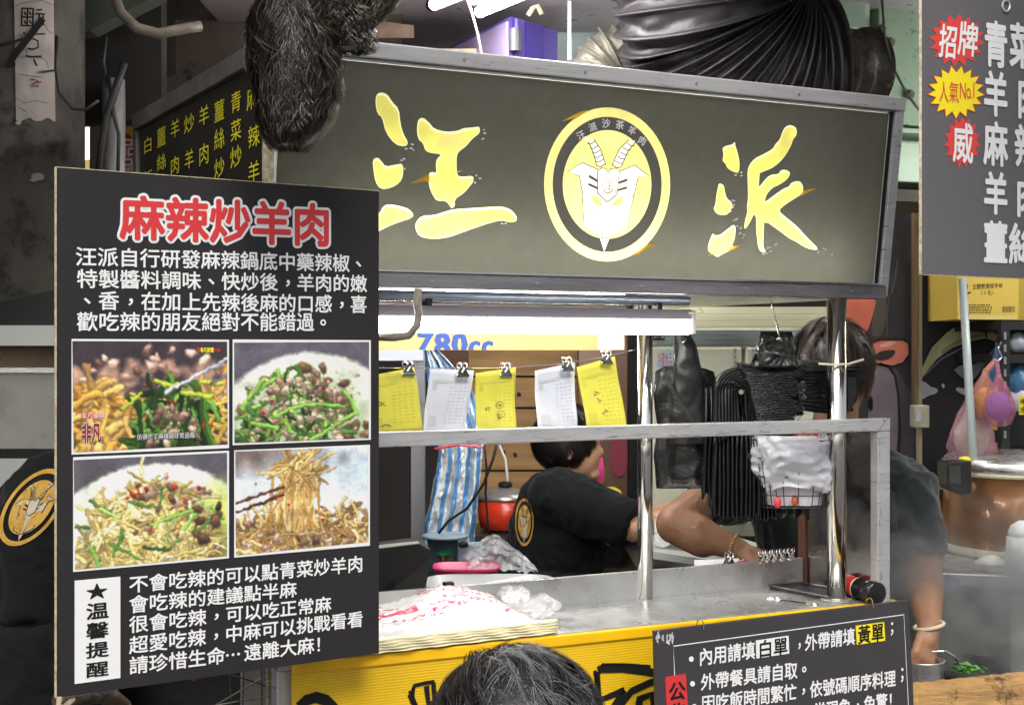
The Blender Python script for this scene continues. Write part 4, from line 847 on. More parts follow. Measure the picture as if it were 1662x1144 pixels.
# ================================================================== WIRE BASKET WITH PLASTIC LINER
bk = thing('wire_basket', 'dark wire basket lined with white plastic bags hanging by the thick post', 'basket', W(1290, 825, 3.5))
cB = W(1287, 700, 3.38); rx = .1; 
def bpt(a, z, e=0):   # superellipse basket outline, taper to the bottom
    t = (z - W(0, 824, 3.38).z) / (W(0, 705, 3.38).z - W(0, 824, 3.38).z); k = .74 + .26 * max(0, min(1, t)) ** .7; ca, sa = math.cos(a), math.sin(a)
    return V((cB.x + math.copysign(abs(ca) ** .6, ca) * (.094 + e) * k, cB.y + math.copysign(abs(sa) ** .6, sa) * (.066 + e) * k, z))
zt_, zb_ = W(0, 712, 3.38).z, W(0, 820, 3.38).z
bm = mat('black_wire', g(.02), .4)
m = MB()
for z in (zb_, zb_ + .03, zb_ + .075, zb_ + .12, zt_): m.tube([bpt(a, z, .012) for a in np.linspace(0, 2 * math.pi, 41)], .0014, 5, cap=False)
for a in np.linspace(0, 2 * math.pi, 29)[:-1]: m.tube([bpt(a, zt_, .012), bpt(a, (zt_ + zb_) / 2, .012), bpt(a, zb_, .012)], .0013, 5)
for k in range(7):
    x = cB.x - .06 + k * .02; m.tube([V((x, cB.y - .05, zb_)), V((x, cB.y + .05, zb_))], .0012, 5)
m.build('wire_cage', bm, bk)
liner_m = mat('thin_white_plastic', hexc('#e2e3e9'), .16, 0, bump=.7, bs=34, spec=.8, transl=.4)
m = MB()
def lin(u, v):
    a = u * 2 * math.pi; z = zt_ + .012 - v * .125 - .016 * noise.noise(V((math.cos(a) * 2, math.sin(a) * 2, 3))) * v * 2; p = bpt(a, max(z, zb_), .006 + .005 * math.sin(v * 3))
    d = (p - cB); d.z = 0; p = p + d.normalized() * (crumple((a * .8, z * 9, 1), .013, 2.2) + crumple((math.cos(a) * 1.5, math.sin(a) * 1.5, z * 22 + math.cos(a) * 3), .007, 1.6) + crumple((a * 3, z * 30, 1), .003, 2)); p.z = z; return p
m.sheet(lin, 110, 30)
m.build('plastic_liner', liner_m, bk, smooth=True)
m = MB(); m.sheet(lambda u, v: (lambda a, z: (lambda p: p + V((crumple(p, .003, 50), crumple(p, .003, 50, 4), 0)))(bpt(a, z, -.008)))(u * 2 * math.pi, zb_ + .004 + v * (zt_ - zb_)), 60, 14)
m.build('inner_bag', mat('inner_plastic', hexc('#cfc9cf'), .3, var=.15, vs=30, bump=.4, bs=30), bk, smooth=True)
m = MB().tube([V((cB.x - .0, cB.y - .02, zt_ - .04)), W(1292, 700, 3.35), W(1288, 690, 3.35)], .005, 8).tube([V((cB.x + .03, cB.y, zt_ - .04)), W(1331, 694, 3.37)], .005, 8); tag(m.build('red_stick', red_ink), 'red plastic sticks poking out of the lined wire basket', 'stick')
tag(MB().slab([W(1293, 692, 3.34), W(1320, 696, 3.34), W(1314, 722, 3.34), W(1296, 716, 3.34)], (0, .01, 0)).build('brown_packet', mat('brown_packet_paper', hexc('#a8642c'), .5, var=.3, vs=60)), 'small brown packet at the top of the wire basket', 'packet')
m = MB(); bag_sheet(m, [(700, 1344, 1374), (720, 1342, 1378), (740, 1345, 1374), (752, 1350, 1368)], 3.5, .008, 14, 14, seed=7, thick=.02, fq=30); tag(m.build('white_plastic_bag', liner_m, smooth=True), 'crumpled bit of white plastic behind the thick post at the rail', 'bag')
for i, (x, y, hx, c, lb2) in enumerate(((1262, 815, 6, '#d8434a', 'small red packet in the bottom left of the wire basket'), (1290, 812, 5, '#b0562f', 'small orange packet in the bottom middle of the wire basket'), (1337, 790, 7, '#a52a33', 'dark red packet at the right bottom of the wire basket'))):
    m = MB(); p = W(x, y, 3.322); m.ball(p, (hx * .0016, .006, .014), 10, 8); tag(m.build('sauce_packet', mat('packet_%d' % i, hexc(c), .35), smooth=True), lb2, 'packet', 'packets in the wire basket')
# ================================================================== THINGS ON THE COUNTER
tr_ = thing('black_tray', 'thin black tray lying in the back right corner of the counter', 'tray', FR.P(tpx(1290), CT, -.2))
q = [FR.at(0, 0)] ; TF = lambda px, py, z=CT: (lambda t: V(((px - 831) / F0 * t, t, z)))((1.55 - z) * F0 / (py - 572))
m = MB().slab([TF(1248, 956), TF(1298, 951), TF(1395, 968), TF(1345, 975)], (0, 0, .007)); m.build('base', mat('black_plastic', g(.02), .35), tr_, bevel=.002)
m = MB()
P4 = [TF(1248, 956), TF(1298, 951), TF(1395, 968), TF(1345, 975)]
for i in range(4): m.tube([P4[i] + Z * .01, P4[(i + 1) % 4] + Z * .01], .003, 6)
m.build('rim', mat('black_plastic_rim', g(.03), .3), tr_)
op = thing('metal_opener', 'long thin metal bottle opener lying flat on the counter by the thick post', 'opener', TF(1290, 978))
m = MB(); a_, b_ = TF(1262, 972, CT + .002), TF(1322, 981, CT + .002); x_ = (b_ - a_).normalized(); y_ = Z.cross(x_)
for s_ in (-1, 1): m.tube([a_ + y_ * .004 * s_, b_ + y_ * .004 * s_], .0016, 6)
for c_ in (a_, b_): m.tube([c_ + x_ * .008 * math.cos(t) * (1) + y_ * .009 * math.sin(t) for t in np.linspace(0, 6.28, 13)], .002, 6, cap=False)
m.tube([a_ - x_ * .006, a_ - x_ * .03 + y_ * .004], .0016, 6).tube([a_ - x_ * .008 - y_ * .004, a_ - x_ * .022 - y_ * .012], .0016, 6); m.build('bar', chrome, op)
can = thing('gas_canister', 'red and black gas canister lying on its side at the right end of the counter', 'canister', TF(1400, 972))
c0 = W(1372, 944, 3.40); c1 = W(1424, 957, 3.28); r_ = .0255; c0.z = CT + r_; c1.z = CT + r_; ax = (c1 - c0).normalized(); L_ = (c1 - c0).length
m = MB().tube([c0 - ax * .012, c0 + ax * L_ * .42], r_, 24); m.build('body', mat('red_label', hexc('#a81a1f'), .35, var=.1, vs=30), can, smooth='auto')
m = MB().tube([c0 + ax * L_ * .42, c0 + ax * L_ * .47], r_ + .0012, 24); m.build('band', mat('cream_band', hexc('#d9cda6'), .4), can, smooth='auto')
m = MB().tube([c0 + ax * L_ * .47, c0 + ax * L_ * .98, c0 + ax * L_], [r_ + .002, r_ + .002, r_ - .002], 24); m.build('cap', mat('black_cap', g(.015), .2), can, smooth='auto')
m = MB()
for k in range(9):
    a = math.radians(200 + k * 9); yv = ax.cross(Z).normalized(); pos = lambda t, rr=r_ + .0008: c0 + ax * t + yv * (-math.cos(a) * 0 + math.cos(math.radians(20 + k * 12)) * rr) + Z * math.sin(math.radians(20 + k * 12)) * rr
    for j in range(3): m.ribbon([pos(-.008 + j * .012), pos(-.008 + j * .012 + random.uniform(.004, .009))], .0018, yv + Z)
m.build('small_print', paper_edge, can)
# stack of white plastic bags with red print
pk = thing('plastic_bag_pack', 'pack of white plastic carrier bags with red print lying on the left of the counter', 'bag', TF(760, 1010))
A_, B_, C_, D_ = TF(560, 1068), TF(905, 1028), TF(815, 985), TF(520, 1010)
def top(u, v):
    p = (A_ * (1 - u) + B_ * u) * (1 - v) + (D_ * (1 - u) + C_ * u) * v
    h = .035 * min(1, u * 9) * min(1, (1 - u) * 7) * min(1, v * 10 + .1) * min(1, (1 - v) * 5 + .0) + .035 * math.exp(-((u - .62) / .22) ** 2 - ((v - .75) / .3) ** 2)
    q = p * 1.; return V((p.x, p.y, CT + .002 + h + crumple((p.x, p.y, 0), .0045, 26) * min(1, h * 60) + crumple((p.x, p.y, 2), .0018, 80)))
def pcol(u, v):
    x, y = u * 11, v * 7; n = noise.noise(V((u * 14, v * 10, 2)))
    red = (.28 < v < .95) and (.15 < u < .92) and (noise.noise(V((u * 60, v * 36 + u * 16, 3))) > -.02) and (math.sin(y * 9 + x * 2.2) > -.3) and (noise.noise(V((u * 4, v * 4, 9))) > -.1)
    band = abs(v - .48 - (u - .3) * .35) < .05 and .15 < u < .42
    return (.62, .06, .13, 1) if band else (.58, .05, .12, 1) if red else (.60, .60, .60, 1)
m = MB().sheet(top, 170, 110, pcol); m.build('top_bag', mat('printed_plastic', g(.8), .25, attr=True, bump=.25, bs=60, spec=.6), pk, smooth=True)
m = MB()
for k in range(5):
    z = CT + .003 + k * .006; m.sheet(lambda u, v, z=z, k=k: (A_ * (1 - u) + B_ * u) + V((0, -.004 + .003 * math.sin(u * 40 + k), 0)) + V((0, .0, z - CT + .005 * v + .0015 * noise.noise(V((u * 30, k, v))))) + V((.0, .01 * v, 0)), 60, 2)
m.build('stack_edge', mat('yellowish_plastic', hexc('#e6ddb4'), .35, spec=.6), pk, smooth=True, solid=.001)
clear = mat('clear_film', g(.95), .08, 0, bump=.6, bs=26, alpha=.30, spec=1.)
m = MB()
for (cx, cy, rx_, ry_, sd) in ((860, 985, 50, 20, 1), (835, 965, 26, 14, 2)):
    m.sheet(lambda u, v: (lambda p: p)(W(cx + (u - .5) * 2 * rx_ * (math.sin(math.pi * (.12 + .8 * v)) ** .6 + .25 * noise.noise(V((v * 4, sd, u)))), cy + (v - .5) * 2 * ry_ * (1 + .3 * noise.noise(V((u * 3, sd, 4)))) + 9 * noise.noise(V((u * 3, v * 3, sd))), 3.0 + .05 * (1 - v)) + V((0, crumple((u, v, sd), .02, 3), 0))), 22, 16)
tag(m.build('clear_bag_tail', clear, smooth=True), 'clear crumpled plastic trailing off the right of the printed bag pack', 'plastic bag')
# ================================================================== BEHIND THE COUNTER, LEFT
work = thing('inner_work_table', 'dark steel work table inside the stall behind the counter', 'table', W(800, 1000, 3.9))
dsteel = mat('dark_steel', hexc('#5b5853'), .35, .8, var=.25, vs=5, dirt=hexc('#27221d'), dscale=6, dthr=.6)
WF = FR.off(-.45)
MB().box(WF, -.4, 1.05, .86, .88, -.55, 0).build('table_top', dsteel, work); MB().box(WF, -.38, 1.0, .1, .858, -.5, -.45).build('back_panel', dsteel, work)
# black box
bb = thing('black_equipment_box', 'black square edged steel box behind the poster on the left', 'box', W(660, 970, 3.2))
m = MB().slab([W(600, 893, 3.1), W(682, 883, 3.1), W(700, 893, 3.12), W(699, 906, 3.12), W(688, 975, 3.1), W(600, 985, 3.1)], (-.02, .12, 0)); m.build('case', mat('black_case', g(.008), .6, bump=.05, bs=60, spec=.25), bb, bevel=.003)
MB().slab([W(600, 892, 3.10), W(682, 882, 3.10), W(672, 876, 3.22), W(598, 884, 3.22)], (0, 0, .002)).build('lid', mat('grey_lid', hexc('#9c9d98'), .4, .3), bb)
# gas cylinder
gc = thing('gas_cylinder', 'blue grey gas cylinder with green valve standing behind the counter', 'gas cylinder', W(722, 1000, 3.9))
gm = mat('blue_grey_paint', hexc('#7d909c'), .45, var=.08, vs=8, dirt=hexc('#5b5f60'), dscale=12, dthr=.66); gb = W(722, 945, 3.9)
m = MB().lathe(V((gb.x, gb.y, .42)), [(.1, 0), (.14, .02), (.145, .06), (.145, .36), (.13, .42), (.09, .455), (.05, .47)], 32); m.build('body', gm, gc, smooth=True)
zt2 = W(0, 870, 3.9).z; m = MB(); m.add(*(lambda n=36: ([V((gb.x + math.cos(a) * .062, gb.y + math.sin(a) * .062, z)) for z in (zt2 - .13, zt2) for a in np.linspace(0, 2 * math.pi, n + 1)[:-1]], [(k, (k + 1) % n, n + (k + 1) % n, n + k) for k in range(n) if not (21 < k < 31)]))())
m.build('valve_collar', gm, gc, smooth=True, solid=.004)
MB().lathe(V((gb.x, gb.y, zt2 - .004)), [(.062, 0), (.066, .002), (.066, .008), (.056, .008)], 32).build('collar_rim', gm, gc, smooth=True)
m = MB().tube([V((gb.x, gb.y - .03, zt2 - .09)), V((gb.x, gb.y - .03, zt2 - .05))], .012, 10).tube([V((gb.x, gb.y - .03, zt2 - .065)), V((gb.x + .03, gb.y - .05, zt2 - .065))], .010, 10); m.build('valve', mat('brass', hexc('#a98a4c'), .3, .9), gc)
MB().lathe(V((gb.x, gb.y - .03, zt2 - .05)), [(.018, 0), (.023, .004), (.023, .010), (.016, .013)], 12).build('valve_handle', mat('green_knob', hexc('#1f7a4c'), .4), gc)
m = MB().box(Frame(W(755, 900, 3.8), V((1, 0, 0)), Z), -.02, .05, -.12, .03, -.05, 0); m2 = tag(m.build('grey_regulator_box', gm, bevel=.004), 'small blue grey metal box right of the gas cylinder', 'box')
tag(MB().lathe(W(752, 883, 3.77), [(.006, -.01), (.014, -.006), (.014, .003), (.006, .01)], 12).build('black_dial', black_ink), 'round black dial on the small blue grey metal box', 'dial')
# cables
tag(MB().tube([W(806, 722, 3.9), W(800, 745, 3.9), W(785, 785, 3.9), W(758, 825, 3.9), W(728, 845, 3.9), W(712, 865, 3.88)], .004, 8).build('black_cable', black_ink, smooth=True), 'black cable curving down past the striped sheet', 'cable')
tag(MB().tube([W(786, 722, 4.0), W(790, 760, 4.0), W(788, 800, 4.0), W(792, 850, 4.0), W(797, 875, 4.0)], .0035, 8).build('black_cable', black_ink, smooth=True), 'thin black cable hanging beside the red cooker', 'cable')
tag(MB().tube([W(810, 722, 4.9), W(820, 745, 4.9), W(823, 770, 4.9), W(824, 793, 4.9)], .005, 8).build('white_cable', white_ink, smooth=True), 'white cable on the plank wall above the red cooker', 'cable')
# baskets and bins
def tub(name, label, c, rx_, ry_, h, m_, grp=None, taper=.85, holes=False):
    t = thing(name, label, 'basket' if holes else 'bin', c, grp); n = 40
    def o(a, k, z): return V((c[0] + math.copysign(abs(math.cos(a)) ** .5, math.cos(a)) * rx_ * k, c[1] + math.copysign(abs(math.sin(a)) ** .5, math.sin(a)) * ry_ * k, c[2] + z))
    m = MB(); A_ = np.linspace(0, 2 * math.pi, n + 1)[:-1]; prof = [(taper, 0), (1, h), (1.05, h), (1.05, h - .008), (1.02, h - .008), (1.0, h - .006), (taper, .004)]
    prof = [(taper, 0), (1, h - .006), (1.05, h - .006), (1.05, h), (.97, h), (taper - .03, .006)]
    m.add([o(a, k, z) for k, z in prof for a in A_], [(i * n + k, i * n + (k + 1) % n, (i + 1) * n + (k + 1) % n, (i + 1) * n + k) for i in range(len(prof) - 1) for k in range(n)] + [tuple(range(n - 1, -1, -1)), tuple(range((len(prof) - 1) * n, len(prof) * n))])
    m.build('tub', m_, t, smooth=True)
    if holes:
        m = MB()
        for k in range(34):
            a = k / 34 * 2 * math.pi
            for z in (.3, .55): m.tube([o(a, taper + (1 - taper) * z + .012, h * z), o(a, taper + (1 - taper) * (z + .12) + .012, h * (z + .14))], .0022, 5)
        m.build('slot_ribs', black_ink, t)
    return t
pb_ = W(745, 957, 3.62); tub('pink_basket', 'pink slotted plastic basket behind the counter', (pb_.x + .02, 3.62, W(0, 957, 3.62).z), .085, .06, .065, mat('pink_plastic', hexc('#c43f6a'), .35), holes=True)
tub('grey_bin', 'grey plastic tub with receipts behind the counter lip', (W(795, 950, 3.45).x, 3.45, W(0, 1040, 3.4).z), .155, .11, .14, mat('grey_translucent_plastic', hexc('#a9acac'), .35))
m = MB()
for (c_) in ([(775, 948), (850, 935), (862, 940), (858, 950), (790, 958)], [(800, 944), (862, 932), (866, 945), (812, 956)]): m.slab([W(x, y, 3.3 + .02 * (y < 945)) for x, y in c_], (0, .001, .0005))
rc = tag(m.build('receipts', white_ink), 'curled white receipts lying in the grey tub', 'paper')
m = MB(); m.sheet(lambda u, v: W(755 + 110 * u + 8 * math.sin(v * 4), 930 - (52 * math.sin(math.pi * min(1, u * .9 + .1)) ** .8) * v, 3.62) + V((0, .05 * v + crumple((u, v, 1), .035, 3.2), crumple((u, v, 4), .012, 5))), 40, 26)
tag(m.build('clear_plastic_bag', mat('clear_film_white', hexc('#e4e6ea'), .08, 0, bump=.8, bs=22, alpha=.40, spec=1.), smooth=True), 'crumpled clear plastic bag behind the grey tub', 'plastic bag')
# striped sheet
ss = thing('striped_sheet', 'blue and white striped woven plastic sheet hanging on the left inside', 'sheet', W(730, 890, 4.2))
def stf(u, v):
    y = 545 + 345 * v; xl = np.interp(y, [545, 600, 700, 760, 890], [686, 690, 712, 708, 680]); xr = np.interp(y, [545, 600, 640, 700, 760, 890], [690, 740, 772, 786, 780, 768])
    a = .018 * math.sin(u * 17 + v * 3) + .01 * math.sin(u * 31 - v * 5); return W(xl + (xr - xl) * u, y, 4.2) + V((crumple((u * 2, v * 4, 2), .004, 3), a + crumple((u * 3, v * 5, 1), .012, 3), 0))
def stc(u, v):
    k = (u * 4.6 + .12 * math.sin(v * 6)) % 1; return (.09, .27, .55, 1) if k < .42 else (.62, .64, .63, 1)
MB().sheet(stf, 110, 120, stc).build('sheet', mat('woven_plastic', g(.5), .4, attr=True, bump=.5, bs=30, var=.12, vs=30), ss, smooth=True)
MB().tube([W(706, 728, 4.17), W(745, 722, 4.15), W(784, 726, 4.17)], .004, 6).build('tie', red_ink, ss)
# grey cupboard edge on the far left inside
tag(MB().wbox(W(668, 0, 4.4).x, W(690, 0, 4.4).x, 4.38, 4.42, .5, W(0, 570, 4.4).z).build('grey_upright', mat('grey_frame_paint', hexc('#85868a'), .45, .3)), 'grey metal upright left of the striped sheet', 'post')
tag(MB().wbox(W(540, 0, 4.4).x, W(688, 0, 4.4).x, 4.36, 4.46, W(0, 585, 4.4).z, W(0, 568, 4.4).z).build('grey_shelf_beam', mat('light_beam', hexc('#c5c9d6'), .4)), 'pale horizontal beam left of the striped sheet', 'beam')
# ---- plank wall
pw = thing('plank_wall', 'wall of pale pine planks behind the cook', 'wall', W(850, 900, 5.3)); pm_ = mat('pine_plank', hexc('#cda168'), .6, var=.22, vs=3.2, stretch=(1, 1, 9), bump=.15, bs=12, dirt=hexc('#6b4424'), dscale=9, dthr=.7)
zz = W(0, 560, 5.3).z; x0_, x1_ = W(752, 0, 5.3).x, W(1015, 0, 5.3).x; i = 0
while zz > .55:
    h_ = .118; pm2 = MB().wbox(x0_ + random.uniform(0, .01), x1_, 5.3 + random.uniform(0, .004), 5.33, zz - h_, zz - .005); pm2.build('plank', pm_, pw, bevel=.002); zz -= h_ + .003; i += 1
m = MB()
for x, y in ((842, 640), (818, 735), (905, 755), (836, 738), (876, 745), (790, 610)): p = W(x, y, 5.297); m.poly([p + V((math.cos(t) * random.uniform(.006, .010), 0, math.sin(t) * random.uniform(.008, .013))) for t in np.linspace(0, 5.6, 8)])
m.build('knot', mat('knot_wood', hexc('#4b2c17'), .7), pw)
MB().wbox(W(735, 0, 5.25).x, W(755, 0, 5.25).x, 5.2, 5.3, .5, 1.6).build('edge_board', mat('dark_timber', hexc('#4a3022'), .6, var=.2, vs=8), pw)
dk = mat('dark_recess_panel', hexc('#231d1b'), .7, var=.2, vs=3)
tag(MB().wbox(W(430, 0, 5.0).x, W(752, 0, 5.0).x, 4.98, 5.02, .2, 1.9).build('dark_partition', dk), 'dark partition behind the striped sheet', 'partition')
tag(MB().wbox(W(700, 0, 4.9).x, W(760, 0, 4.9).x, 4.88, 4.94, W(0, 600, 4.9).z, W(0, 560, 4.9).z).build('dark_wood_box', mat('dark_wood_box_m', hexc('#5a3a26'), .6)), 'dark wooden box end at the top of the plank wall', 'box')
br = thing('brown_cupboard', 'brown metal cupboard side with pink pictures behind the cook', 'cupboard', W(985, 900, 5.0)); brm = mat('brown_metal', hexc('#7d6250'), .3, .3, var=.12, vs=3)
MB().wbox(W(940, 0, 5.05).x, W(1022, 0, 5.05).x, 5.05, 5.25, .5, 1.75).build('side', brm, br); MB().wbox(W(1020, 0, 5.0).x, W(1034, 0, 5.0).x, 4.98, 5.2, .5, 1.75).build('edge', black_ink, br)
m = MB(); p = W(1005, 745, 5.04); m.poly([p + V((math.cos(t) * .035, 0, math.sin(t) * .075 + .01)) for t in np.linspace(0, 6.1, 16)]); m.build('picture', mat('dull_pink_print', hexc('#8c3346'), .5), br)
tag(MB().lathe(W(966, 790, 4.7), [(.02, 0), (.03, .02), (.033, .06), (.025, .1), (.01, .11)], 14).build('pink_bottle', mat('hot_pink_plastic', hexc('#e3418d'), .35), smooth=True), 'hot pink plastic bottle in front of the face of the cook', 'bottle')
tag(MB().lathe(W(990, 815, 4.7), [(.03, 0), (.042, .015), (.038, .04), (.018, .052)], 14).build('yellow_cloth_bundle', mat('yellow_cloth', hexc('#d8c832'), .7), smooth=True), 'yellow cloth bundle behind the shoulder of the cook', 'cloth')
# red rice cooker
rk = thing('red_cooker', 'red electric cooker with silver lid on the bench behind the cook', 'cooker', W(822, 862, 4.6)); rc_ = W(820, 858, 4.6)
MB().lathe(rc_, [(.07, 0), (.083, .006), (.09, .03), (.092, .1)], 40).build('body', mat('red_enamel', hexc('#d13a20'), .25), rk, smooth='auto')
MB().lathe(rc_ + Z * .1, [(.094, 0), (.096, .004), (.09, .014), (.06, .03), (.02, .038)], 40).build('lid', mat('aluminium_lid', hexc('#b9b6b0'), .3, .7), rk, smooth='auto')
MB().lathe(rc_ + Z * .137, [(.01, 0), (.022, .004), (.024, .014), (.018, .02)], 16).build('lid_knob', black_ink, rk, smooth='auto')
for s_ in (-1, 1): MB().tube([rc_ + V((s_ * .09, -.02, .09)), rc_ + V((s_ * .12, -.03, .092)), rc_ + V((s_ * .12, -.03, .07))], .008, 8).build('handle', black_ink, rk)
tag(MB().wbox(W(770, 0, 4.6).x, W(1300, 0, 4.6).x, 4.45, 4.8, W(0, 885, 4.6).z - .05, W(0, 860, 4.6).z).build('rear_bench', dsteel), 'dark steel bench along the plank wall', 'bench')
# ---- fridge / cabinets at the right inside
fm2 = mat('sage_cabinet', hexc('#d2d4bf'), .4, .15, var=.06, vs=2, dirt=hexc('#aba98f'), dscale=6, dthr=.72)
fg = thing('upright_fridge', 'tall sage grey steel fridge with brand strip behind the black bags', 'fridge', W(1200, 1000, 4.9))
xa, xb = W(1040, 0, 4.85).x, W(1345, 0, 4.85).x
MB().wbox(xa, xb, 4.87, 5.3, .3, W(0, 505, 4.85).z).build('cabinet', fm2, fg)
MB().wbox(xa, xb, 4.84, 4.868, W(0, 560, 4.85).z, W(0, 536, 4.85).z).build('header_strip', mat('silver_strip', hexc('#a7b4b3'), .2, .8, var=.2, vs=4, stretch=(1, 1, 20)), fg)
xm = W(1206, 0, 4.85).x
for a_, b_ in ((xa, xm - .006), (xm + .006, xb)): MB().wbox(a_, b_, 4.835, 4.868, .55, W(0, 563, 4.85).z).build('door', fm2, fg, bevel=.008)
MB().wbox(xm - .035, xm - .03, 4.825, 4.834, .9, W(0, 566, 4.85).z).wbox(xm + .03, xm + .035, 4.825, 4.834, .9, W(0, 566, 4.85).z).build('door_handle', steel, fg)
EF = Frame(V((0, 4.833, 0)), (1, 0, 0), Z)
MB().slab([EF.at(1060, 541, .008), EF.at(1079, 541, .008), EF.at(1079, 552, .008), EF.at(1060, 552, .008)], (0, .001, 0)).build('badge', black_ink, fg)
text('ATION', EF, (1061, 550.5), (1078, 543), white_ink, fg, w=.0095, name='badge_lettering')
MB().slab([EF.at(*q, .003) for q in ((1064, 590), (1083, 563), (1092, 580), (1092, 600), (1080, 605), (1070, 598))], (0, .001, 0)).build('sticker', mat('pale_blue_sticker', hexc('#a9d3e6'), .4), fg)
text('冷藏食品', EF, (1067, 597), (1091, 572), red_ink, fg, w=.005, name='sticker_lettering')
MB().slab([EF.at(*q, .003) for q in ((1304, 520), (1345, 520), (1345, 531), (1304, 531))], (0, .001, 0)).build('notice', white_ink, fg)
bmz = mat('cream_beam', hexc('#d8d4b0'), .4, .2)
hb = thing('header_beams', 'cream steel beams under the ceiling behind the stall window', 'beam', W(1200, 500, 4.5))
for k, (y0, y1, Y) in enumerate(((498, 509, 4.5), (512, 520, 4.62), (521, 531, 4.72))): MB().wbox(W(1030, 0, Y).x, W(1345, 0, Y).x, Y, Y + .05, W(0, y1, Y).z, W(0, y0, Y).z).build('beam', bmz, hb)
fb = thing('food_tray', 'white tray of clear wrapped food in front of the fridge', 'tray', W(1110, 900, 4.0))
m = MB().slab([W(1060, 895, 3.9), W(1200, 915, 3.85), W(1290, 900, 4.1), W(1130, 850, 4.25), W(1060, 850, 4.3)], (0, 0, -.02)); m.build('tray', mat('white_tray', hexc('#c9cdc6'), .35), fb)
m = MB(); m.sheet(lambda u, v: W(1062 + 110 * u, 838 + 50 * v, 4.15 - .2 * v) + V((0, 0, crumple((u, v, 7), .014, 5))), 36, 20); m.build('wrapped_food', mat('clear_wrap', hexc('#d3dcd8'), .12, bump=.5, bs=30, alpha=.85), fb, smooth=True)
tag(MB().wbox(W(1020, 0, 4.2).x, W(1330, 0, 4.2).x, 3.95, 4.45, .78, W(0, 898, 4.0).z - .03).build('prep_counter', dsteel), 'dark prep counter in front of the fridge', 'counter')
cl_ = MB(); cl_.ball(W(1020, 878, 4.2), (.03, .02, .016), 14, 8); tag(cl_.build('purple_cloth', mat('purple_cloth', hexc('#4a3a8c'), .8, bump=.6, bs=30), smooth=True), 'folded purple cloth on the bench right of the cook', 'cloth')
cl_ = MB(); cl_.lathe(W(996, 884, 4.2), [(.02, 0), (.026, .01), (.024, .02), (.012, .028), (.01, .04)], 14); tag(cl_.build('white_jar', white_ink, smooth=True), 'small white jar beside the folded purple cloth', 'jar')
tag(MB().slab([W(1128, 911, 3.62), W(1200, 908, 3.62), W(1200, 925, 3.58), W(1128, 926, 3.58)], (0, .02, .001)).build('white_paper_pad', white_ink), 'white paper pad just behind the counter lip', 'paper')
tag(MB().slab([W(1193, 914, 3.58), W(1208, 908, 3.58), W(1211, 911, 3.58), W(1198, 918, 3.58)], (0, .01, .001)).build('pink_note', mat('pink_paper', hexc('#e0719a'), .6)), 'small pink note beside the white paper pad', 'paper')
# ================================================================== LIGHTS of the stall interior (lit tubes under the ceiling)
tl_ = mat('ceiling_lit_tube', (1, .98, .96, 1), .5, emit=TUBE * 1.9)
for i, (a, b) in enumerate(((W(704, 8, 3.95), W(775, -20, 3.7)), (W(778, 20, 4.0), W(850, -10, 3.75)))):
    t = thing('ceiling_tube_lamp', ['lit tube lamp at the top left of the ceiling sheet', 'lit tube lamp right of the first one above the purple cabinet'][i], 'lamp', a, 'tube lamps above the sign')
    dr = (b - a).normalized(); MB().tube([a, a + dr * .9], .016, 12).build('lit_tube', tl_, t, smooth=True); MB().tube([a - dr * .015, a + dr * .002], .019, 12).build('end_cap', black_ink, t); MB().box(Frame(a + Z * .03, dr, Z), -.02, .9, -.01, .012, -.02, .02).build('batten', ceil_m, t)
RFm = FR.off(-.80); r0, r1 = RFm.hit(560, 572)[0], RFm.hit(1010, 572)[0]
it = thing('inner_strip_lamp', 'lit strip lamp under the rear of the stall roof', 'lamp', RFm.P(.3, 1.66, 0))
MB().tube([RFm.P(r0, 1.652, 0), RFm.P(r1, 1.652, 0)], .013, 12).build('lit_tube', tl_, it, smooth=True); MB().box(RFm, r0, r1, 1.668, 1.682, -.02, .02).build('batten', ceil_m, it)
t = thing('ceiling_tube_lamp', 'unseen lit tube lamp added on the ceiling behind the ducts', 'lamp', W(1200, 60, 4.5), 'tube lamps above the sign')  # unseen lamp added to brighten the stall interior
MB().tube([V((.45, 4.75, 2.45)), V((1.25, 4.75, 2.45))], .016, 12).build('lit_tube', tl_, t, smooth=True); MB().wbox(.44, 1.26, 4.72, 4.78, 2.47, 2.5).build('batten', ceil_m, t)
it2 = thing('inner_strip_lamp', 'unseen lit strip lamp added over the rice cooker corner on the right', 'lamp', V((1.7, 4.1, 2.2)))  # out of view, added to light the right corner
MB().tube([V((1.5, 3.9, 2.15)), V((2.2, 4.2, 2.15))], .015, 12).build('lit_tube', tl_, it2, smooth=True)
# ================================================================== UPPER BACKGROUND
pc = thing('purple_cabinet', 'lilac and violet steel cabinet on top of the stall', 'cabinet', W(830, 110, 4.3))
vio = mat('violet_paint', hexc('#5a4a9c'), .4, .1, var=.05, vs=4); lil = mat('lilac_paint', hexc('#a898c0'), .35, .2, var=.06, vs=3)
z0_ = 2.05; ztc = W(0, 27, 4.1).z
p0, p1, p2 = W(680, 100, 4.75), W(830, 27, 4.1), W(905, 24, 4.28)
m = MB().hexa([V((p0.x, p0.y, z0_)), V((p1.x, p1.y, z0_)), V((p2.x, p2.y, z0_)), V((p2.x - .3, p2.y + .5, z0_)), V((p0.x, p0.y, ztc)), V((p1.x, p1.y, ztc)), V((p2.x, p2.y, ztc)), V((p2.x - .3, p2.y + .5, ztc))]); m.build('body', vio, pc)
PFc = Frame(V((p1.x, p1.y, 0)), V((p1.x - p0.x, p1.y - p0.y, 0)), Z); L0 = (V((p1.x, p1.y, 0)) - V((p0.x, p0.y, 0))).length
MB().box(PFc, -L0 + .01, -.012, z0_ + .01, ztc - .012, .001, .010).build('side_door', lil, pc, bevel=.004)
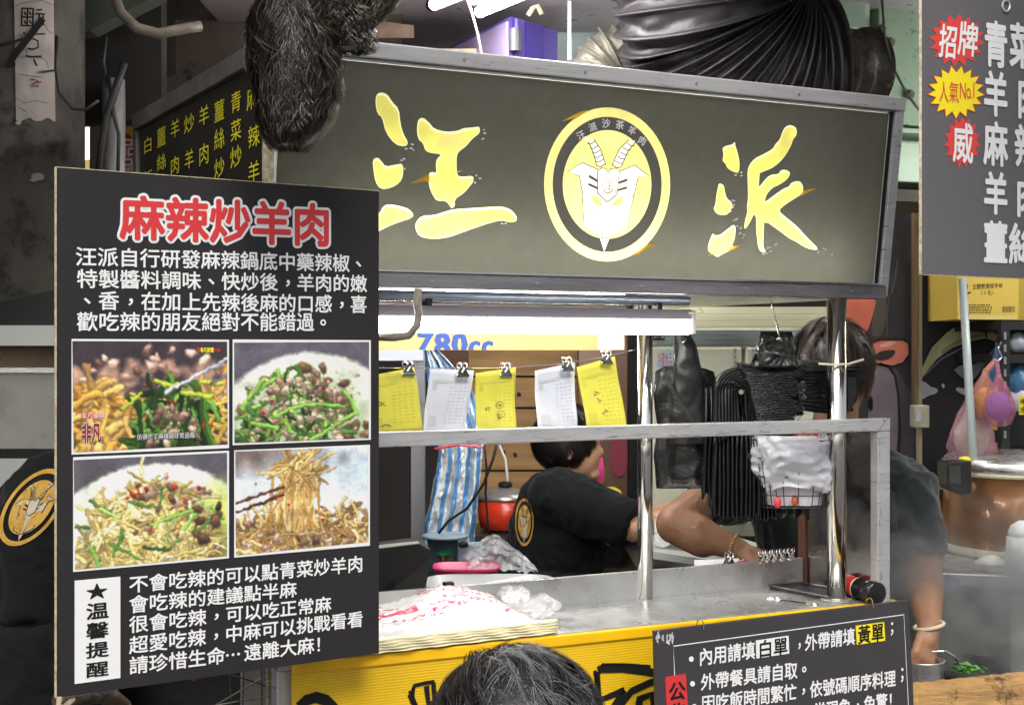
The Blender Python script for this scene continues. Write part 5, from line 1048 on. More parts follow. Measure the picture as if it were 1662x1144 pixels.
PG = Frame(V((p1.x, p1.y, 0)), V((p2.x - p1.x, p2.y - p1.y, 0)), Z)
MB().box(PG, .012, .05, z0_ + .01, ztc - .004, .001, .012).build('post_strip', vio, pc, bevel=.003); MB().box(PG, .058, .155, z0_ + .01, ztc - .004, .001, .008).build('front_door', mat('deep_violet', hexc('#43338a'), .35, .1), pc, bevel=.003)
MB().tube([W(836, 48, 4.09), W(836, 84, 4.09)], .019, 12).build('hinge', mat('grey_hinge', hexc('#55565c'), .4, .3), pc)
tag(MB().tube([W(857, 26, 4.15), W(865, 14, 4.15), W(873, 10, 4.15), W(879, 24, 4.15)], .008, 8).build('tan_hose', paper_edge, smooth=True), 'tan hose looping above the violet cabinet', 'hose')
tag(MB().tube(wob([W(752, -10, 3.9), W(765, 20, 3.9), W(778, 55, 3.9), W(785, 95, 3.9)], .006), .0035, 6).build('pull_string', mat('twisted_string', hexc('#b9a8a0'), .7)), 'twisted string hanging down in front of the lilac cabinet', 'string')
tag(MB().wbox(W(921, 0, 4.2).x, W(927, 0, 4.2).x, 4.19, 4.21, 2.0, 3.0).build('thin_conduit', mat('pale_conduit', hexc('#c8cbc6'), .4)), 'thin pale vertical conduit right of the violet cabinet', 'conduit')
tag(MB().hexa([W(905, 110, 4.6), W(1020, 120, 4.6), W(1020, 120, 4.65), W(905, 110, 4.65), W(905, 16, 4.6), W(1020, 36, 4.6), W(1020, 36, 4.65), W(905, 16, 4.65)]).build('galvanised_sheet', mat('galvanised', hexc('#8f9f99'), .4, .5, var=.12, vs=6)), 'galvanised grey green metal sheet behind the small duct', 'panel')
tag(MB().tube([W(900, 12, 4.55), W(1300, 62, 4.55)], .012, 8).build('ceiling_edge_trim', mat('pale_edge', hexc('#d6d2bc'), .4)), 'thin pale trim along the lower ceiling edge', 'trim')
tag(MB().hexa([W(598, 62, 3.6), W(672, 62, 3.6), W(672, 62, 3.9), W(598, 62, 3.9), W(598, 32, 3.6), W(672, 42, 3.6), W(672, 42, 3.9), W(598, 32, 3.9)]).build('rusty_bracket', mat('rusty_metal', hexc('#6a5648'), .7, var=.4, vs=30)), 'rusty brown bracket above the left end of the sign trim', 'bracket')
tag(MB().wbox(-.75, .0, 4.3, 4.34, 2.0, 2.5).build('cream_wall_panel', mat('cream_stained', hexc('#b5ab86'), .5, var=.1, vs=6)), 'stained cream panel behind the rusty bracket', 'panel')
# flexible ducts
blk = mat('black_duct_foil', hexc('#262326'), .46, .15, var=.25, vs=6, bump=.35, bs=22, rvar=.1, spec=.3, dirt=hexc('#5a4a42'), dscale=10, dthr=.68)
def duct(name, label, cpts, R, mt, ribs, amp, seg=48, steps=220, wr=.01, mode='ridge', up=V((0, -1, 0))):
    """a ribbed flexible duct along a smooth path (Catmull-Rom)"""
    P = [V(p) for p in cpts]; P = [P[0] * 2 - P[1]] + P + [P[-1] * 2 - P[-2]]; n = len(P) - 3
    def cr(t):
        i = min(int(t * n), n - 1); f = t * n - i; a, b, c, d = P[i:i + 4]; return .5 * ((2 * b) + (c - a) * f + (2 * a - 5 * b + 4 * c - d) * f * f + (3 * b - a - 3 * c + d) * f ** 3)
    t_ = thing(name, label, 'duct', cr(.5)); vs = []; x = None
    for j in range(steps + 1):
        t = j / steps; c = cr(t); d = (cr(min(1, t + .004)) - cr(max(0, t - .004))).normalized()
        if x is None: x = d.cross(up).normalized()
        x = (x - d * x.dot(d)).normalized(); y = d.cross(x); rad = R(t) if callable(R) else R
        for k in range(seg):
            a = 2 * math.pi * k / seg; ph = t * ribs + a / (2 * math.pi) * .0; w_ = (ph % 1)
            rr = rad + (amp * max(0, 1 - min(w_, 1 - w_) * 14) - amp * .9 * math.sin(math.pi * w_) ** .7); dirv = x * math.cos(a) + y * math.sin(a)
            rr += wr * (noise.noise(V((math.cos(a) * 3, math.sin(a) * 3, t * 40))) + .5 * (1 - 2 * abs(noise.noise(V((math.cos(a) * 9, math.sin(a) * 9, t * 30)))))) * math.sin(math.pi * w_) * .6 ; vs.append(c + dirv * rr)
    fs = [(j * seg + k, j * seg + (k + 1) % seg, (j + 1) * seg + (k + 1) % seg, (j + 1) * seg + k) for j in range(steps) for k in range(seg)]
    MB().add(vs, fs).build('hose', mt, t_, smooth=True); return t_
arc = [W(1296 + 152 * math.cos(math.radians(t)), -12 - 152 * math.sin(math.radians(t)), 3.78 + .0012 * (t - 180)) for t in (180, 200, 220, 240, 258, 276)]
duct('large_black_duct', 'large black ribbed flexible duct bending above the sign', [W(1138, -420, 3.75), W(1140, -160, 3.76)] + arc, .25, blk, 25, .020, seg=72, steps=420, wr=.018)
duct('small_silver_duct', 'small pale silver ribbed duct left of the large black duct', [W(952, 170, 4.1), W(975, 108, 4.1), W(1020, 82, 4.1), W(1090, 80, 4.15)], .085, mat('silver_foil_duct', hexc('#68655a'), .5, .3, bump=.8, bs=22), 12, .012, steps=140, wr=.012)
duct('dusty_duct', 'dusty dark ribbed duct end between the large duct and the green housing', [W(1235, 150, 3.95), W(1270, 118, 3.95), W(1320, 112, 4.0), W(1400, 118, 4.1)], .115, mat('dusty_duct_m', hexc('#4a443e'), .7, var=.5, vs=20, bump=.6, bs=40, dirt=hexc('#8a8374'), dscale=14, dthr=.55), 9, .018, steps=140)
# green machine housing
gmn = thing('green_fan_housing', 'pale green speckled sheet metal fan housing at the upper right', 'machine', W(1400, 300, 4.2))
grn = mat('speckled_green_paint', hexc('#8da58b'), .45, .1, var=.12, vs=3, dirt=hexc('#2c2b26'), dscale=30, dthr=.585); grn2 = mat('pale_green_paint', hexc('#9cb19b'), .45, .1, var=.08, vs=4, dirt=hexc('#4d4f45'), dscale=34, dthr=.63)
GF = Frame(V((W(1275, 0, 4.15).x, 4.15, 0)), V((.95, .31, 0)), Z)
def gbox(nm, x0, y0, x1, y1, w0, w1, mt, **k):
    u0, v1 = GF.hit(x0, y0); u1, v0 = GF.hit(x1, y1); return MB().box(GF, u0, u1, v0, v1, w0, w1).build(nm, mt, gmn, **k)
gbox('back_panel', 1290, -200, 1700, 305, -.3, -.12, grn); gbox('upper_face', 1305, -200, 1412, 66, -.119, .02, grn2, bevel=.03); gbox('left_rib', 1278, -200, 1303, 70, -.1, .03, grn2, bevel=.004)
gbox('mid_box', 1290, 76, 1404, 160, -.119, -.01, grn, bevel=.006); gbox('corner_post', 1406, 62, 1430, 160, -.119, .02, grn, bevel=.004); gbox('right_panel', 1432, -200, 1700, 215, -.119, -.02, grn, bevel=.004)
gbox('ledge', 1428, 216, 1700, 224, -.119, .03, grn2, bevel=.003); gbox('lower_panel', 1440, 226, 1700, 304, -.119, -.03, grn2, bevel=.004)
m = MB(); u0, v0 = GF.hit(1275, 78); u1, _ = GF.hit(1404, 78)
m.hexa([GF.P(u0, v0, -.11), GF.P(u1, v0, -.11), GF.P(u1, v0, .01), GF.P(u0, v0, .01), GF.P(u0, v0 + .03, -.11), GF.P(u1, v0 + .02, -.11), GF.P(u1, v0 + .004, .012), GF.P(u0, v0 + .004, .012)]); m.build('dust_layer', mat('dust', hexc('#5d564b'), .95, var=.4, vs=30, bump=1, bs=60), gmn)
for x, y in ((1447, 68), (1479, 153), (1420, 52)):
    u, v = GF.hit(x, y); c = GF.P(u, v, -.012 if x != 1420 else .03); m = MB().tube([c, c + GF.N * .006], .016, 12).tube([c + GF.N * .006, c + GF.N * .018], .010, 6); m.build('bolt', mat('grimy_bolt', hexc('#6a645a'), .5, .6, var=.3, vs=60) if x == 1447 else MATS['grimy_bolt'], gmn)
gbox('dark_beam', 1430, 306, 1700, 336, -.3, .0, mat('grimy_beam', hexc('#4b463c'), .7, var=.4, vs=10))
tag(MB().tube([W(1430, -20, 4.0), W(1436, 60, 4.0), W(1450, 110, 4.0), W(1470, 150, 4.0), W(1500, 190, 4.0)], .004, 6).build('thin_cable', mat('grey_cable', hexc('#5f665f'), .5), smooth=True), 'thin grey cable hanging in front of the green housing', 'cable')
# ================================================================== UPPER LEFT
plr = thing('pillar', 'round grimy concrete pillar at the left with a peeling paper strip', 'pillar', W(20, 900, 3.55))
conc = mat('grimy_concrete', hexc('#4b463f'), .8, var=.45, vs=5, bump=.35, bs=14, dirt=hexc('#2a2825'), dscale=6, dthr=.5)
pcn = V((W(-5, 0, 3.62).x, 3.62, 0)); PR = .222
MB().lathe(pcn, [(PR, 0), (PR, 1), (PR, 2), (PR, 3.4)], 64).build('shaft', conc, plr, smooth=True)
def on_pillar(px, py, off):
    d = W(px, py, 1) - EYE; a = d.x ** 2 + d.y ** 2; b = 2 * (d.x * (EYE.x - pcn.x) + d.y * (EYE.y - pcn.y)); c = (EYE.x - pcn.x) ** 2 + (EYE.y - pcn.y) ** 2 - (PR + off) ** 2
    return EYE + d * ((-b - math.sqrt(max(0, b * b - 4 * a * c))) / (2 * a))
m = MB()
def strip(u, v):
    y = -60 + (255 - 0) * v; x = 22 + 64 * u + 4 * v; y += (3 * math.sin(u * 14) + 3 * noise.noise(V((u * 8, 0, 0)))) * (v > .98); return on_pillar(x, y, .003 + .002 * noise.noise(V((u * 4, v * 9, 1))))
MB().sheet(strip, 16, 40).build('paper_strip', mat('aged_paper', hexc('#9b9189'), .7, var=.12, vs=14, bump=.2, bs=30, dirt=hexc('#6b6058'), dscale=26, dthr=.68), plr, smooth=True)
def dec(nm, strokes, wd, mt, off=.007):
    m = MB()
    for s_ in strokes:
        pts = [on_pillar(x, y, off) for x, y in s_]; m.ribbon(pts, wd, (EYE - pts[0]).normalized())
    m.build(nm, mt, plr)
q = lambda L_: [[(x / 3.575, y / 3.575) for x, y in s_] for s_ in L_]
dec('strip_writing', q([[(128,50),(125,150)],[(128,50),(195,52)],[(125,100),(190,102)],[(125,150),(200,152)],[(160,55),(158,150)],[(192,52),(190,150)],[(205,80),(262,85)],[(215,60),(245,58)],[(228,85),(225,140)],[(250,90),(250,150)],
                 [(135,190),(160,215),(200,200),(262,198)],[(190,225),(220,240),(222,275),(190,288),(160,282)],[(148,325),(185,332),(240,328)],[(195,345),(215,385)],[(140,70),(150,90)],[(170,70),(180,90)],[(140,120),(150,140)],[(170,120),(182,140)]]), .004, black_ink)
dec('strip_crack', q([[(90,40),(120,25),(180,10),(250,5),(305,30)],[(250,130),(280,180),(305,200)],[(90,210),(120,200),(130,230)],[(110,430),(160,440),(250,450)],[(95,570),(140,600),(210,585),(275,600)],[(150,290),(160,330),(240,335),(275,360),(280,400)],[(105,620),(150,650)]]), .0012, MATS['grimy_dark_wall'])
dec('dark_cord', q([[(-20,270),(60,250),(140,225),(180,200)],[(30,385),(90,370)],[(240,420),(320,410)]]), .006, black_ink, .009); dec('dark_rag', q([[(40,385),(100,300),(170,215),(250,110)]]), .016, black_ink, .01)
dec('red_mark', q([[(180,460),(220,470),(180,500),(225,500)],[(215,480),(240,475)]]), .004, mat('faded_red', hexc('#7e2b2a'), .7))
m = MB()
for x, y, r in ((62, 287, 9), (55, 292, 5), (30, 200, 4)): m.poly([on_pillar(x + r * 1.4 * math.cos(t) * random.uniform(.7, 1), y + r * .7 * math.sin(t), .004) for t in np.linspace(0, 5.8, 10)])
m.build('peeling_patch', MATS['aged_paper'], plr)
tag(MB().hexa([W(128, 300, 4.3), W(232, 300, 4.3), W(232, 300, 4.35), W(128, 300, 4.35), W(128, 0, 4.3), W(232, 0, 4.3), W(232, 0, 4.35), W(128, 0, 4.35)]).build('x', black_ink) if False else
    MB().wbox(W(126, 0, 3.9).x, W(262, 0, 3.9).x, 3.9, 3.96, W(0, 196, 3.9).z, 3.1).build('dark_duct_side', mat('dark_casing_metal', hexc('#2a2622'), .7, var=.4, vs=6)), 'dark metal casing right of the pillar', 'casing')  # plain dark sheet over the space right of the pillar
tag(MB().hexa([W(262, 130, 4.0), W(285, 120, 4.0), W(285, 120, 4.2), W(262, 130, 4.2), W(262, -80, 4.0), W(285, -80, 4.0), W(285, -80, 4.2), W(262, -80, 4.2)]).build('dark_upright', dk), 'dark upright casing edge above the menu side panel', 'post')
gp = tag(MB().slab([W(128, -40, 3.7), W(258, -40, 3.7), W(258, -8, 3.7), W(145, 50, 3.7), W(128, 52, 3.7)], (0, .08, 0)).build('green_slanted_duct', mat('dark_green_sheet', hexc('#4c5148'), .5, .2, var=.15, vs=5)), 'dark green slanted sheet at the top left', 'panel')
tag(MB().tube([W(181, -60, 3.4), W(184, -10, 3.4), W(196, 22, 3.4), W(222, 46, 3.4), W(258, 55, 3.42), W(300, 47, 3.45), W(326, 43, 3.47)], .0135, 12).build('bent_pipe', mat('grimy_pipe', hexc('#5a5146'), .6, var=.5, vs=20, bump=.3, bs=40), smooth=True), 'bent dirty grey pipe curving at the top left', 'pipe')
tag(MB().tube([W(184, 130, 3.85), W(185, 200, 3.85), W(184, 300, 3.85), W(184, 420, 3.85)], .0315, 20).build('grey_pipe', mat('grey_pvc', hexc('#8a8988'), .45, var=.12, vs=5), smooth=True), 'thick grey vertical pipe left of the menu side panel', 'pipe')
for pts, r, lb3 in (([(200, 100), (186, 150), (172, 195), (165, 240), (160, 290)], .011, 'thick black cable running down over the grey pipe'), ([(175, 120), (186, 185), (193, 220), (193, 280)], .005, 'thin black cable on the right of the grey pipe'), ([(92, 60), (90, 110), (98, 150), (120, 176), (140, 178), (158, 165)], .0045, 'loose dark cable looping off the pillar'), ([(172, 60), (168, 100), (176, 140)], .005, 'short dark cable beside the dark casing')):
    tag(MB().tube(wob([W(x, y, 3.66 if pts[0][0] > 95 else 3.38) for x, y in pts], .003), r, 8).build('black_cable', mat('cable_black', g(.02), .5) if 'cable_black' not in MATS else MATS['cable_black'], smooth=True), lb3, 'cable')
tag(MB().wbox(W(60, 0, 5.25).x, W(250, 0, 5.25).x, 5.25, 5.28, 1.5, 3.0).build('dark_fill_panel', MATS['dark_recess_panel']), 'dark panel added to darken the gap far behind the grey pipe', 'partition')  # panel added so the gap behind the pipe stays dark
# bright opening and red-yellow sign behind
tag(MB().wbox(W(125, 0, 5.2).x, W(148, 0, 5.2).x, 5.2, 5.22, W(0, 258, 5.2).z, W(0, 196, 5.2).z).build('bright_window', mat('daylit_pane', (1, .99, .95, 1), .6, emit=1.4)), 'bright small window pane between the pillar and the grey pipe', 'window')
tag(MB().wbox(W(125, 0, 5.2).x, W(148, 0, 5.2).x, 5.2, 5.22, W(0, 300, 5.2).z, W(0, 259, 5.2).z).build('yellow_board', mat('glowing_board_m', hexc('#e3cf7c'), .6, emit=.4)), 'yellow board with an added glow below the bright small window', 'board')  # board given a faint glow in its own yellow
tag(MB().wbox(W(148, 0, 5.15).x, W(160, 0, 5.15).x, 5.13, 5.2, .5, W(0, 192, 5.15).z).build('brown_upright', mat('brown_frame_m', hexc('#8a7460'), .6)), 'brown upright strip left of the grey pipe', 'post')
rsn = thing('red_banner', 'red and yellow banner with white characters behind the grey pipe', 'banner', W(205, 300, 5.0)); RF = Frame(V((0, 4.98, 0)), (1, 0, 0), Z)
def rbox(nm, pts, mt, w=.0): MB().slab([RF.at(x, y, w) for x, y in pts], (0, .0015, 0)).build(nm, mt, rsn)
rbox('cloth', [(188, 195), (222, 195), (222, 420), (188, 420)], mat('banner_yellow', hexc('#e0c93a'), .5)); rbox('top_band', [(188, 196), (222, 196), (222, 205), (188, 205)], red_ink, .003)
rbox('red_oval', [(205 + 13 * math.cos(t), 245 + 28 * math.sin(t)) for t in np.linspace(0, 6.1, 20)] , red_ink, .003)
rowf('品', RF, rsn, 190, 222, 225, 254, 225, 254, white_ink, .02, .006); rowf('品', RF, rsn, 190, 222, 256, 288, 256, 288, white_ink, .02, .006)
# ================================================================== LOWER LEFT
hood = thing('range_hood', 'dark sloping range hood with steel edge at the far left', 'hood', W(40, 560, 3.35))
m = MB().hexa([W(-160, 527, 3.3), W(130, 529, 3.3), W(130, 523, 3.9), W(-160, 523, 3.9), W(-160, 520, 3.3), W(130, 462, 3.36), W(130, 470, 3.9), W(-160, 500, 3.9)]); m.build('canopy', mat('sooty_hood', hexc('#161717'), .55, .1, var=.2, vs=8, dirt=hexc('#4e4d49'), dscale=26, dthr=.68), hood)
FrL = Frame(V((W(-160, 0, 3.28).x, 3.28, 0)), (1, 0, 0), Z); u1 = FrL.hit(130, 0)[0]
bxl = lambda nm, y0, y1, mt, w0=-.02, w1=.0, **k: MB().box(FrL, 0, u1, FrL.hit(0, y1)[1], FrL.hit(0, y0)[1], w0, w1).build(nm, mt, hood, **k)
bxl('steel_edge', 528, 561, mat('hood_steel', hexc('#b4b6b0'), .35, .5, var=.06, vs=4)); bxl('greasy_band', 562, 598, mat('greasy_brown', hexc('#5e4a30'), .5, .2, var=.3, vs=10, dirt=hexc('#231a10'), dscale=20, dthr=.6), -.08, -.05)
bxl('thin_rail', 597, 605, steel, -.06, -.03)
stl = thing('steel_splashback', 'brushed steel splashback panel below the range hood', 'panel', W(40, 740, 3.6))
FL2 = FrL.off(-.06); MB().box(FL2, -.1, u1 + .2, FL2.hit(0, 728)[1], FL2.hit(0, 600)[1], -.01, 0).build('sheet', mat('warm_steel', hexc('#9b9690'), .32, .8, var=.12, vs=2.5, rvar=.1), stl)
MB().box(FL2, -.1, u1 + .2, FL2.hit(0, 742)[1], FL2.hit(0, 729)[1], -.02, .01).build('dark_band', black_ink, stl); MB().box(FL2, -.1, u1 + .2, FL2.hit(0, 880)[1], FL2.hit(0, 743)[1], -.02, .02).build('lower_sheet', MATS['hood_steel'], stl)
# under the poster: dark things
tag(MB().wbox(W(60, 0, 3.0).x, W(440, 0, 2.9).x, 3.2, 3.3, .0, .9).build('dark_cabinet', mat('oily_dark', hexc('#1f1b18'), .5, var=.4, vs=7, bump=.4, bs=14)), 'dark oily cabinet below the big poster', 'cabinet')
wr = thing('wire_rack', 'thin wire rack under the big poster beside the stall leg', 'rack', W(390, 1140, 2.75))
m = MB()
for a, b in (((350, 1144), (425, 1100)), ((360, 1090), (432, 1112)), ((395, 1090), (393, 1200)), ((425, 1085), (425, 1200)), ((372, 1092), (378, 1200)), ((340, 1146), (440, 1128)), ((350, 1175), (440, 1160))): m.tube([W(*a, 2.75), W(*b, 2.75)], .0018, 6)
m.build('wires', dsteel, wr)
m = MB()
m.tube([W(96, 1140, 2.6), W(130, 1128, 2.65), W(170, 1124, 2.7), W(200, 1150, 2.75)], .02, 10); tag(m.build('greasy_pipe', mat('grease', hexc('#55483c'), .6, var=.6, vs=50, bump=1, bs=50), smooth=True), 'greasy crusted pipe under the lower left poster corner', 'pipe')
# ================================================================== RIGHT BACKGROUND: painted mural wall
mw_ = thing('mural_wall', 'black painted wall with cartoon cow mural on the right', 'wall', W(1560, 900, 5.0)); MF = Frame(V((0, 5.0, 0)), (1, 0, 0), Z)
MB().wbox(W(1345, 0, 5.0).x, W(1850, 0, 5.0).x, 5.0, 5.06, .0, W(0, 300, 5.0).z).build('wall_panel', mat('mural_black', hexc('#2b2829'), .6, var=.35, vs=3), mw_)
def mural(pts, c, w=.002, nm='mural_shape'): MB().poly([MF.at(x, y, w) for x, y in pts], hexc(c)).build(nm, flat_col, mw_)
k_ = lambda L_: smooth_poly([(1380 + x / 3.365, 420 + y / 3.365) for x, y in L_], 2)
def mline(L_, wd=.009, c='#161314', w=.005):
    m = MB().ribbon([MF.at(1380 + x / 3.365, 420 + y / 3.365, w) for x, y in L_], wd, V((0, -1, 0))); m.c = [hexc(c)] * len(m.v); m.build('mural_line', flat_col, mw_)
mural(k_([(-40,200),(150,200),(125,300),(95,400),(60,420),(-40,420)]), '#c9674e'); mural(k_([(140,190),(205,190),(190,420),(110,430),(125,300)]), '#4e463f', .0015)
mural(k_([(105,490),(120,455),(170,440),(290,440),(322,460),(325,520),(290,570),(230,588),(150,575),(120,540)]), '#cf7660', .003); mural(k_([(132,545),(145,515),(180,500),(258,495),(225,545),(160,560)]), '#2a2224', .0045); mural(k_([(150,470),(230,445),(260,460),(180,490)]), '#e0a090', .004)
mline([(105,490),(120,455),(170,440),(290,440),(322,460),(325,520),(290,570),(230,588),(150,575)])
mural(k_([(120,600),(160,570),(210,590),(245,640),(260,740),(262,1100),(120,1100),(90,900)]), '#75696f', .0025); mline([(160,572),(210,590),(245,640),(262,740),(270,900),(262,1140)])
mline([(215,200),(200,300),(202,420)], .005, '#4d4744'); mline([(260,0),(245,100),(225,190)], .006, '#55504e'); mural([(1450, 590), (1485, 650), (1478, 1100), (1455, 1100)], '#4a3f47', .0022)
mural(k_([(382,640),(385,580),(440,470),(520,400),(600,345),(806,330),(806,462),(740,440),(640,462),(560,490),(480,545),(420,610),(385,668)]), '#b7b88a', .002)
mural([(1380 + x / 3.365, 420 + y / 3.365) for x, y in [(500,500),(560,455),(640,420),(800,370),(800,400),(640,445),(560,480),(500,530)]], '#8f936a', .003)
mural(k_([(382,668),(500,540),(640,465),(760,445),(790,465),(700,560),(600,600),(540,620),(660,690),(560,860),(382,860)]), '#262228', .0026)
mural(k_([(555,605),(600,575),(680,568),(740,530),(790,470),(775,520),(720,600),(660,678),(600,650)]), '#8c8f92', .004); mline([(555,605),(600,575),(680,568),(740,530),(790,470)]); mline([(555,605),(600,650),(660,678),(720,640),(770,600)])
mline([(382,668),(480,550),(560,492),(640,462),(740,440),(800,462)]); mline([(382,600),(440,480),(520,400),(600,345)]); mline([(390,650),(500,545),(640,472)], .005, '#7d7796', .0055)
mural(k_([(382,668),(410,672),(440,700),(470,705),(482,722),(460,740),(430,745),(400,765),(382,765)]), '#b9b7c4', .004); mural(k_([(497,690),(508,676),(518,695),(508,710)]), '#b9b7c4', .004); mural(k_([(572,712),(590,698),(620,712),(650,690),(670,720),(640,748),(600,735)]), '#b9b7c4', .004)
mline([(745,430),(740,400),(770,385),(820,420),(840,460)], .008, '#2f2c2a')
MB().wbox(W(1488, 0, 4.95).x, W(1494, 0, 4.95).x, 4.93, 4.96, 1.0, W(0, 300, 4.95).z).build('conduit', mat('tan_conduit', hexc('#ada083'), .5), mw_)
MB().wbox(W(1482, 0, 4.93).x, W(1487.5, 0, 4.93).x, 4.91, 4.95, W(0, 660, 4.93).z, W(0, 300, 4.93).z).build('wood_batten', mat('batten', hexc('#6e5a40'), .6), mw_)
sw = thing('wall_switch', 'weathered pale switch box on the conduit beside the cow mural', 'switch', W(1492, 690, 4.9)); MB().wbox(W(1479, 0, 4.9).x, W(1503.5, 0, 4.9).x, 4.86, 4.92, W(0, 693, 4.9).z, W(0, 657, 4.9).z).build('box', mat('aged_plastic', hexc('#b5b39b'), .5, var=.15, vs=20), sw, bevel=.004); MB().wbox(W(1486, 0, 4.86).x, W(1494, 0, 4.86).x, 4.852, 4.8585, W(0, 684, 4.86).z, W(0, 668, 4.86).z).build('rocker', MATS['pale_conduit'], sw)
tag(MB().tube([W(1562, 452, 4.3), W(1580, 750, 4.3), W(1586, 860, 4.3)], .013, 12).build('tilted_pole', mat('grey_pole', hexc('#a9b2b0'), .4, .2), smooth=True), 'slightly tilted pale grey pole below the hanging price sign', 'pole')
# cardboard box
cbx = thing('cardboard_box', 'yellow cardboard box of hand towels on top of the black shelf', 'box', W(1610, 525, 4.7)); CF = Frame(V((0, 4.62, 0)), (1, 0, 0), Z)
cy = mat('yellow_cardboard', hexc('#d2b44c'), .7, var=.05, vs=5); b0, b1 = W(1554, 0, 4.62).x, W(1653, 0, 4.62).x
MB().hexa([V((b0, 4.62, W(0, 518, 4.62).z)), V((b1, 4.62, W(0, 519, 4.62).z)), V((b1 + .2, 4.95, W(0, 519, 4.62).z)), V((b0, 4.95, W(0, 518, 4.62).z)), V((b0, 4.62, 1.9)), V((b1, 4.62, 1.9)), V((b1 + .2, 4.95, 1.9)), V((b0, 4.95, 1.9))]).build('carton', cy, cbx)
MB().slab([CF.at(1555, 518, .001), CF.at(1650, 519, .001), CF.at(1652, 512, .002), CF.at(1556, 512, .002)], (0, .001, 0)).build('flap_edge', mat('pale_flap', hexc('#dcc77c'), .7), cbx)
brn = mat('brown_print', hexc('#4f4120'), .7)
rowf('立體雙層擦手紙', CF, cbx, 1578, 1628, 461, 470, 459, 467, brn, .01, .002); rowf('20包入', CF, cbx, 1592, 1614, 471, 479, 471, 479, brn, .01, .002)
m = MB()
for r in range(4):
    x = 1573
    while x < 1608: m.slab([CF.at(x, 494 + r * 4, .0012), CF.at(x + 2.4, 494 + r * 4, .0012), CF.at(x + 2.4, 496.4 + r * 4, .0012), CF.at(x, 496.4 + r * 4, .0012)], (0, .0004, 0)); x += random.uniform(3, 5)
for k in range(12):
    x = 1627 + k * 1.7; wv = random.choice((.5, .9)); m.slab([CF.at(x, 497, .0012), CF.at(x + wv, 497, .0012), CF.at(x + wv, 507, .0012), CF.at(x, 507, .0012)], (0, .0004, 0))
m.build('small_print', brn, cbx)
mk_ = MB().ribbon([CF.at(1570, 462, .002), CF.at(1568, 480, .002), CF.at(1572, 512, .002)], .006, V((0, -1, 0))).ribbon([CF.at(1567, 478, .002), CF.at(1576, 474, .002)], .005, V((0, -1, 0))); mk_.build('pen_mark', pen, cbx)
# shelf
sh = thing('black_shelf', 'black slotted steel shelf rack at the right edge', 'shelf', W(1640, 740, 4.6)); bs_ = mat('black_angle', g(.02), .4, .2)
for x in (1627, 1740): MB().wbox(W(x - 7, 0, 4.55).x, W(x + 7, 0, 4.55).x, 4.52, 4.56, .3, W(0, 521, 4.55).z).build('upright', bs_, sh)
for y in (521, 575, 740): MB().wbox(W(1620, 0, 4.55).x, W(1760, 0, 4.55).x, 4.57, 5.0, W(0, y + 14, 4.55).z, W(0, y, 4.55).z).build('shelf_board', bs_, sh)
m = MB()
for k in range(9): 
    p = W(1631, 545 + k * 20, 4.518); m.wbox(p.x - .004, p.x + .004, 4.515, 4.519, p.z - .012, p.z + .012)
m.build('slots', mat('slot_grey', g(.25), .5), sh)
for i, (x, y, c, lb4, rr) in enumerate(((1655, 615, '#3f6f94', 'blue plastic bag on the upper shelf at the right edge', .05), (1658, 640, '#d8d4d6', 'white plastic bag with red dots on the upper shelf', .055), (1652, 555, '#8f9aa2', 'grey plastic bundle on the top shelf at the right edge', .035))):
    m = MB(); p = W(x, y, 4.62); m.lathe(p - Z * rr, [(rr * .7, 0), (rr, rr * .4), (rr * .95, rr), (rr * .5, rr * 1.7), (rr * .2, rr * 2)], 20, wob=lambda a, z: 1 + .12 * math.sin(a * 5 + z * 60)); tag(m.build('plastic_bag', mat('shelfbag%d' % i, hexc(c), .3, bump=.5, bs=30), smooth=True), lb4, 'bag', 'bags on the shelf')
tg = thing('yellow_tag', 'small yellow tag with black characters on the shelf', 'tag', W(1658, 660, 4.5)); MB().slab([W(1654, 643, 4.5), W(1675, 643, 4.5), W(1675, 673, 4.5), W(1654, 673, 4.5)], (0, .002, 0)).build('card', yellow_ink, tg); TGf = Frame(V((0, 4.498, 0)), (1, 0, 0), Z); rowf('米', TGf, tg, 1655, 1667, 646, 656, 646, 656, black_ink, .02, .001); rowf('水', TGf, tg, 1655, 1667, 659, 670, 659, 670, black_ink, .02, .001)
# hanging bags
def netbag(label, c, rx_, ry_, h, mt, top_, inner=None):
    t = thing('hanging_bag', label, 'bag', c, 'bags hanging beside the shelf'); c = V(c)
    m = MB().lathe(c, [(rx_ * .25, -h), (rx_ * .7, -h * .9), (rx_, -h * .5), (rx_ * .95, -h * .1), (rx_ * .6, h * .4), (rx_ * .25, h * .75), (rx_ * .1, h)], 28, sy=.7, wob=lambda a, z: 1 + .09 * math.sin(a * 6 + z * 40) + .06 * math.sin(a * 11 - z * 60) + .1 * noise.noise(V((math.cos(a) * 3, math.sin(a) * 3, z * 30)))); m.build('film', mt, t, smooth=True)
    MB().tube([c + Z * h * .9, V(top_)], .008, 8).build('neck', mt, t)
    if inner: MB().ball(c - Z * h * .25, (rx_ * .8, rx_ * .55, h * .55), 16, 10).build('contents', inner, t, smooth=True)
    return t
hk = W(1617, 583, 4.4)
pinkf = mat('pink_film', hexc('#dfa0b8'), .25, bump=.8, bs=26, alpha=.42, spec=.7)
netbag('pink plastic bag of green vegetables, lowest of the hanging bags', W(1577, 695, 4.38), .072, 0, .12, pinkf, W(1612, 590, 4.38), mat('pale_green_food', hexc('#9db98a'), .6, var=.3, vs=40, bump=.5, bs=40))
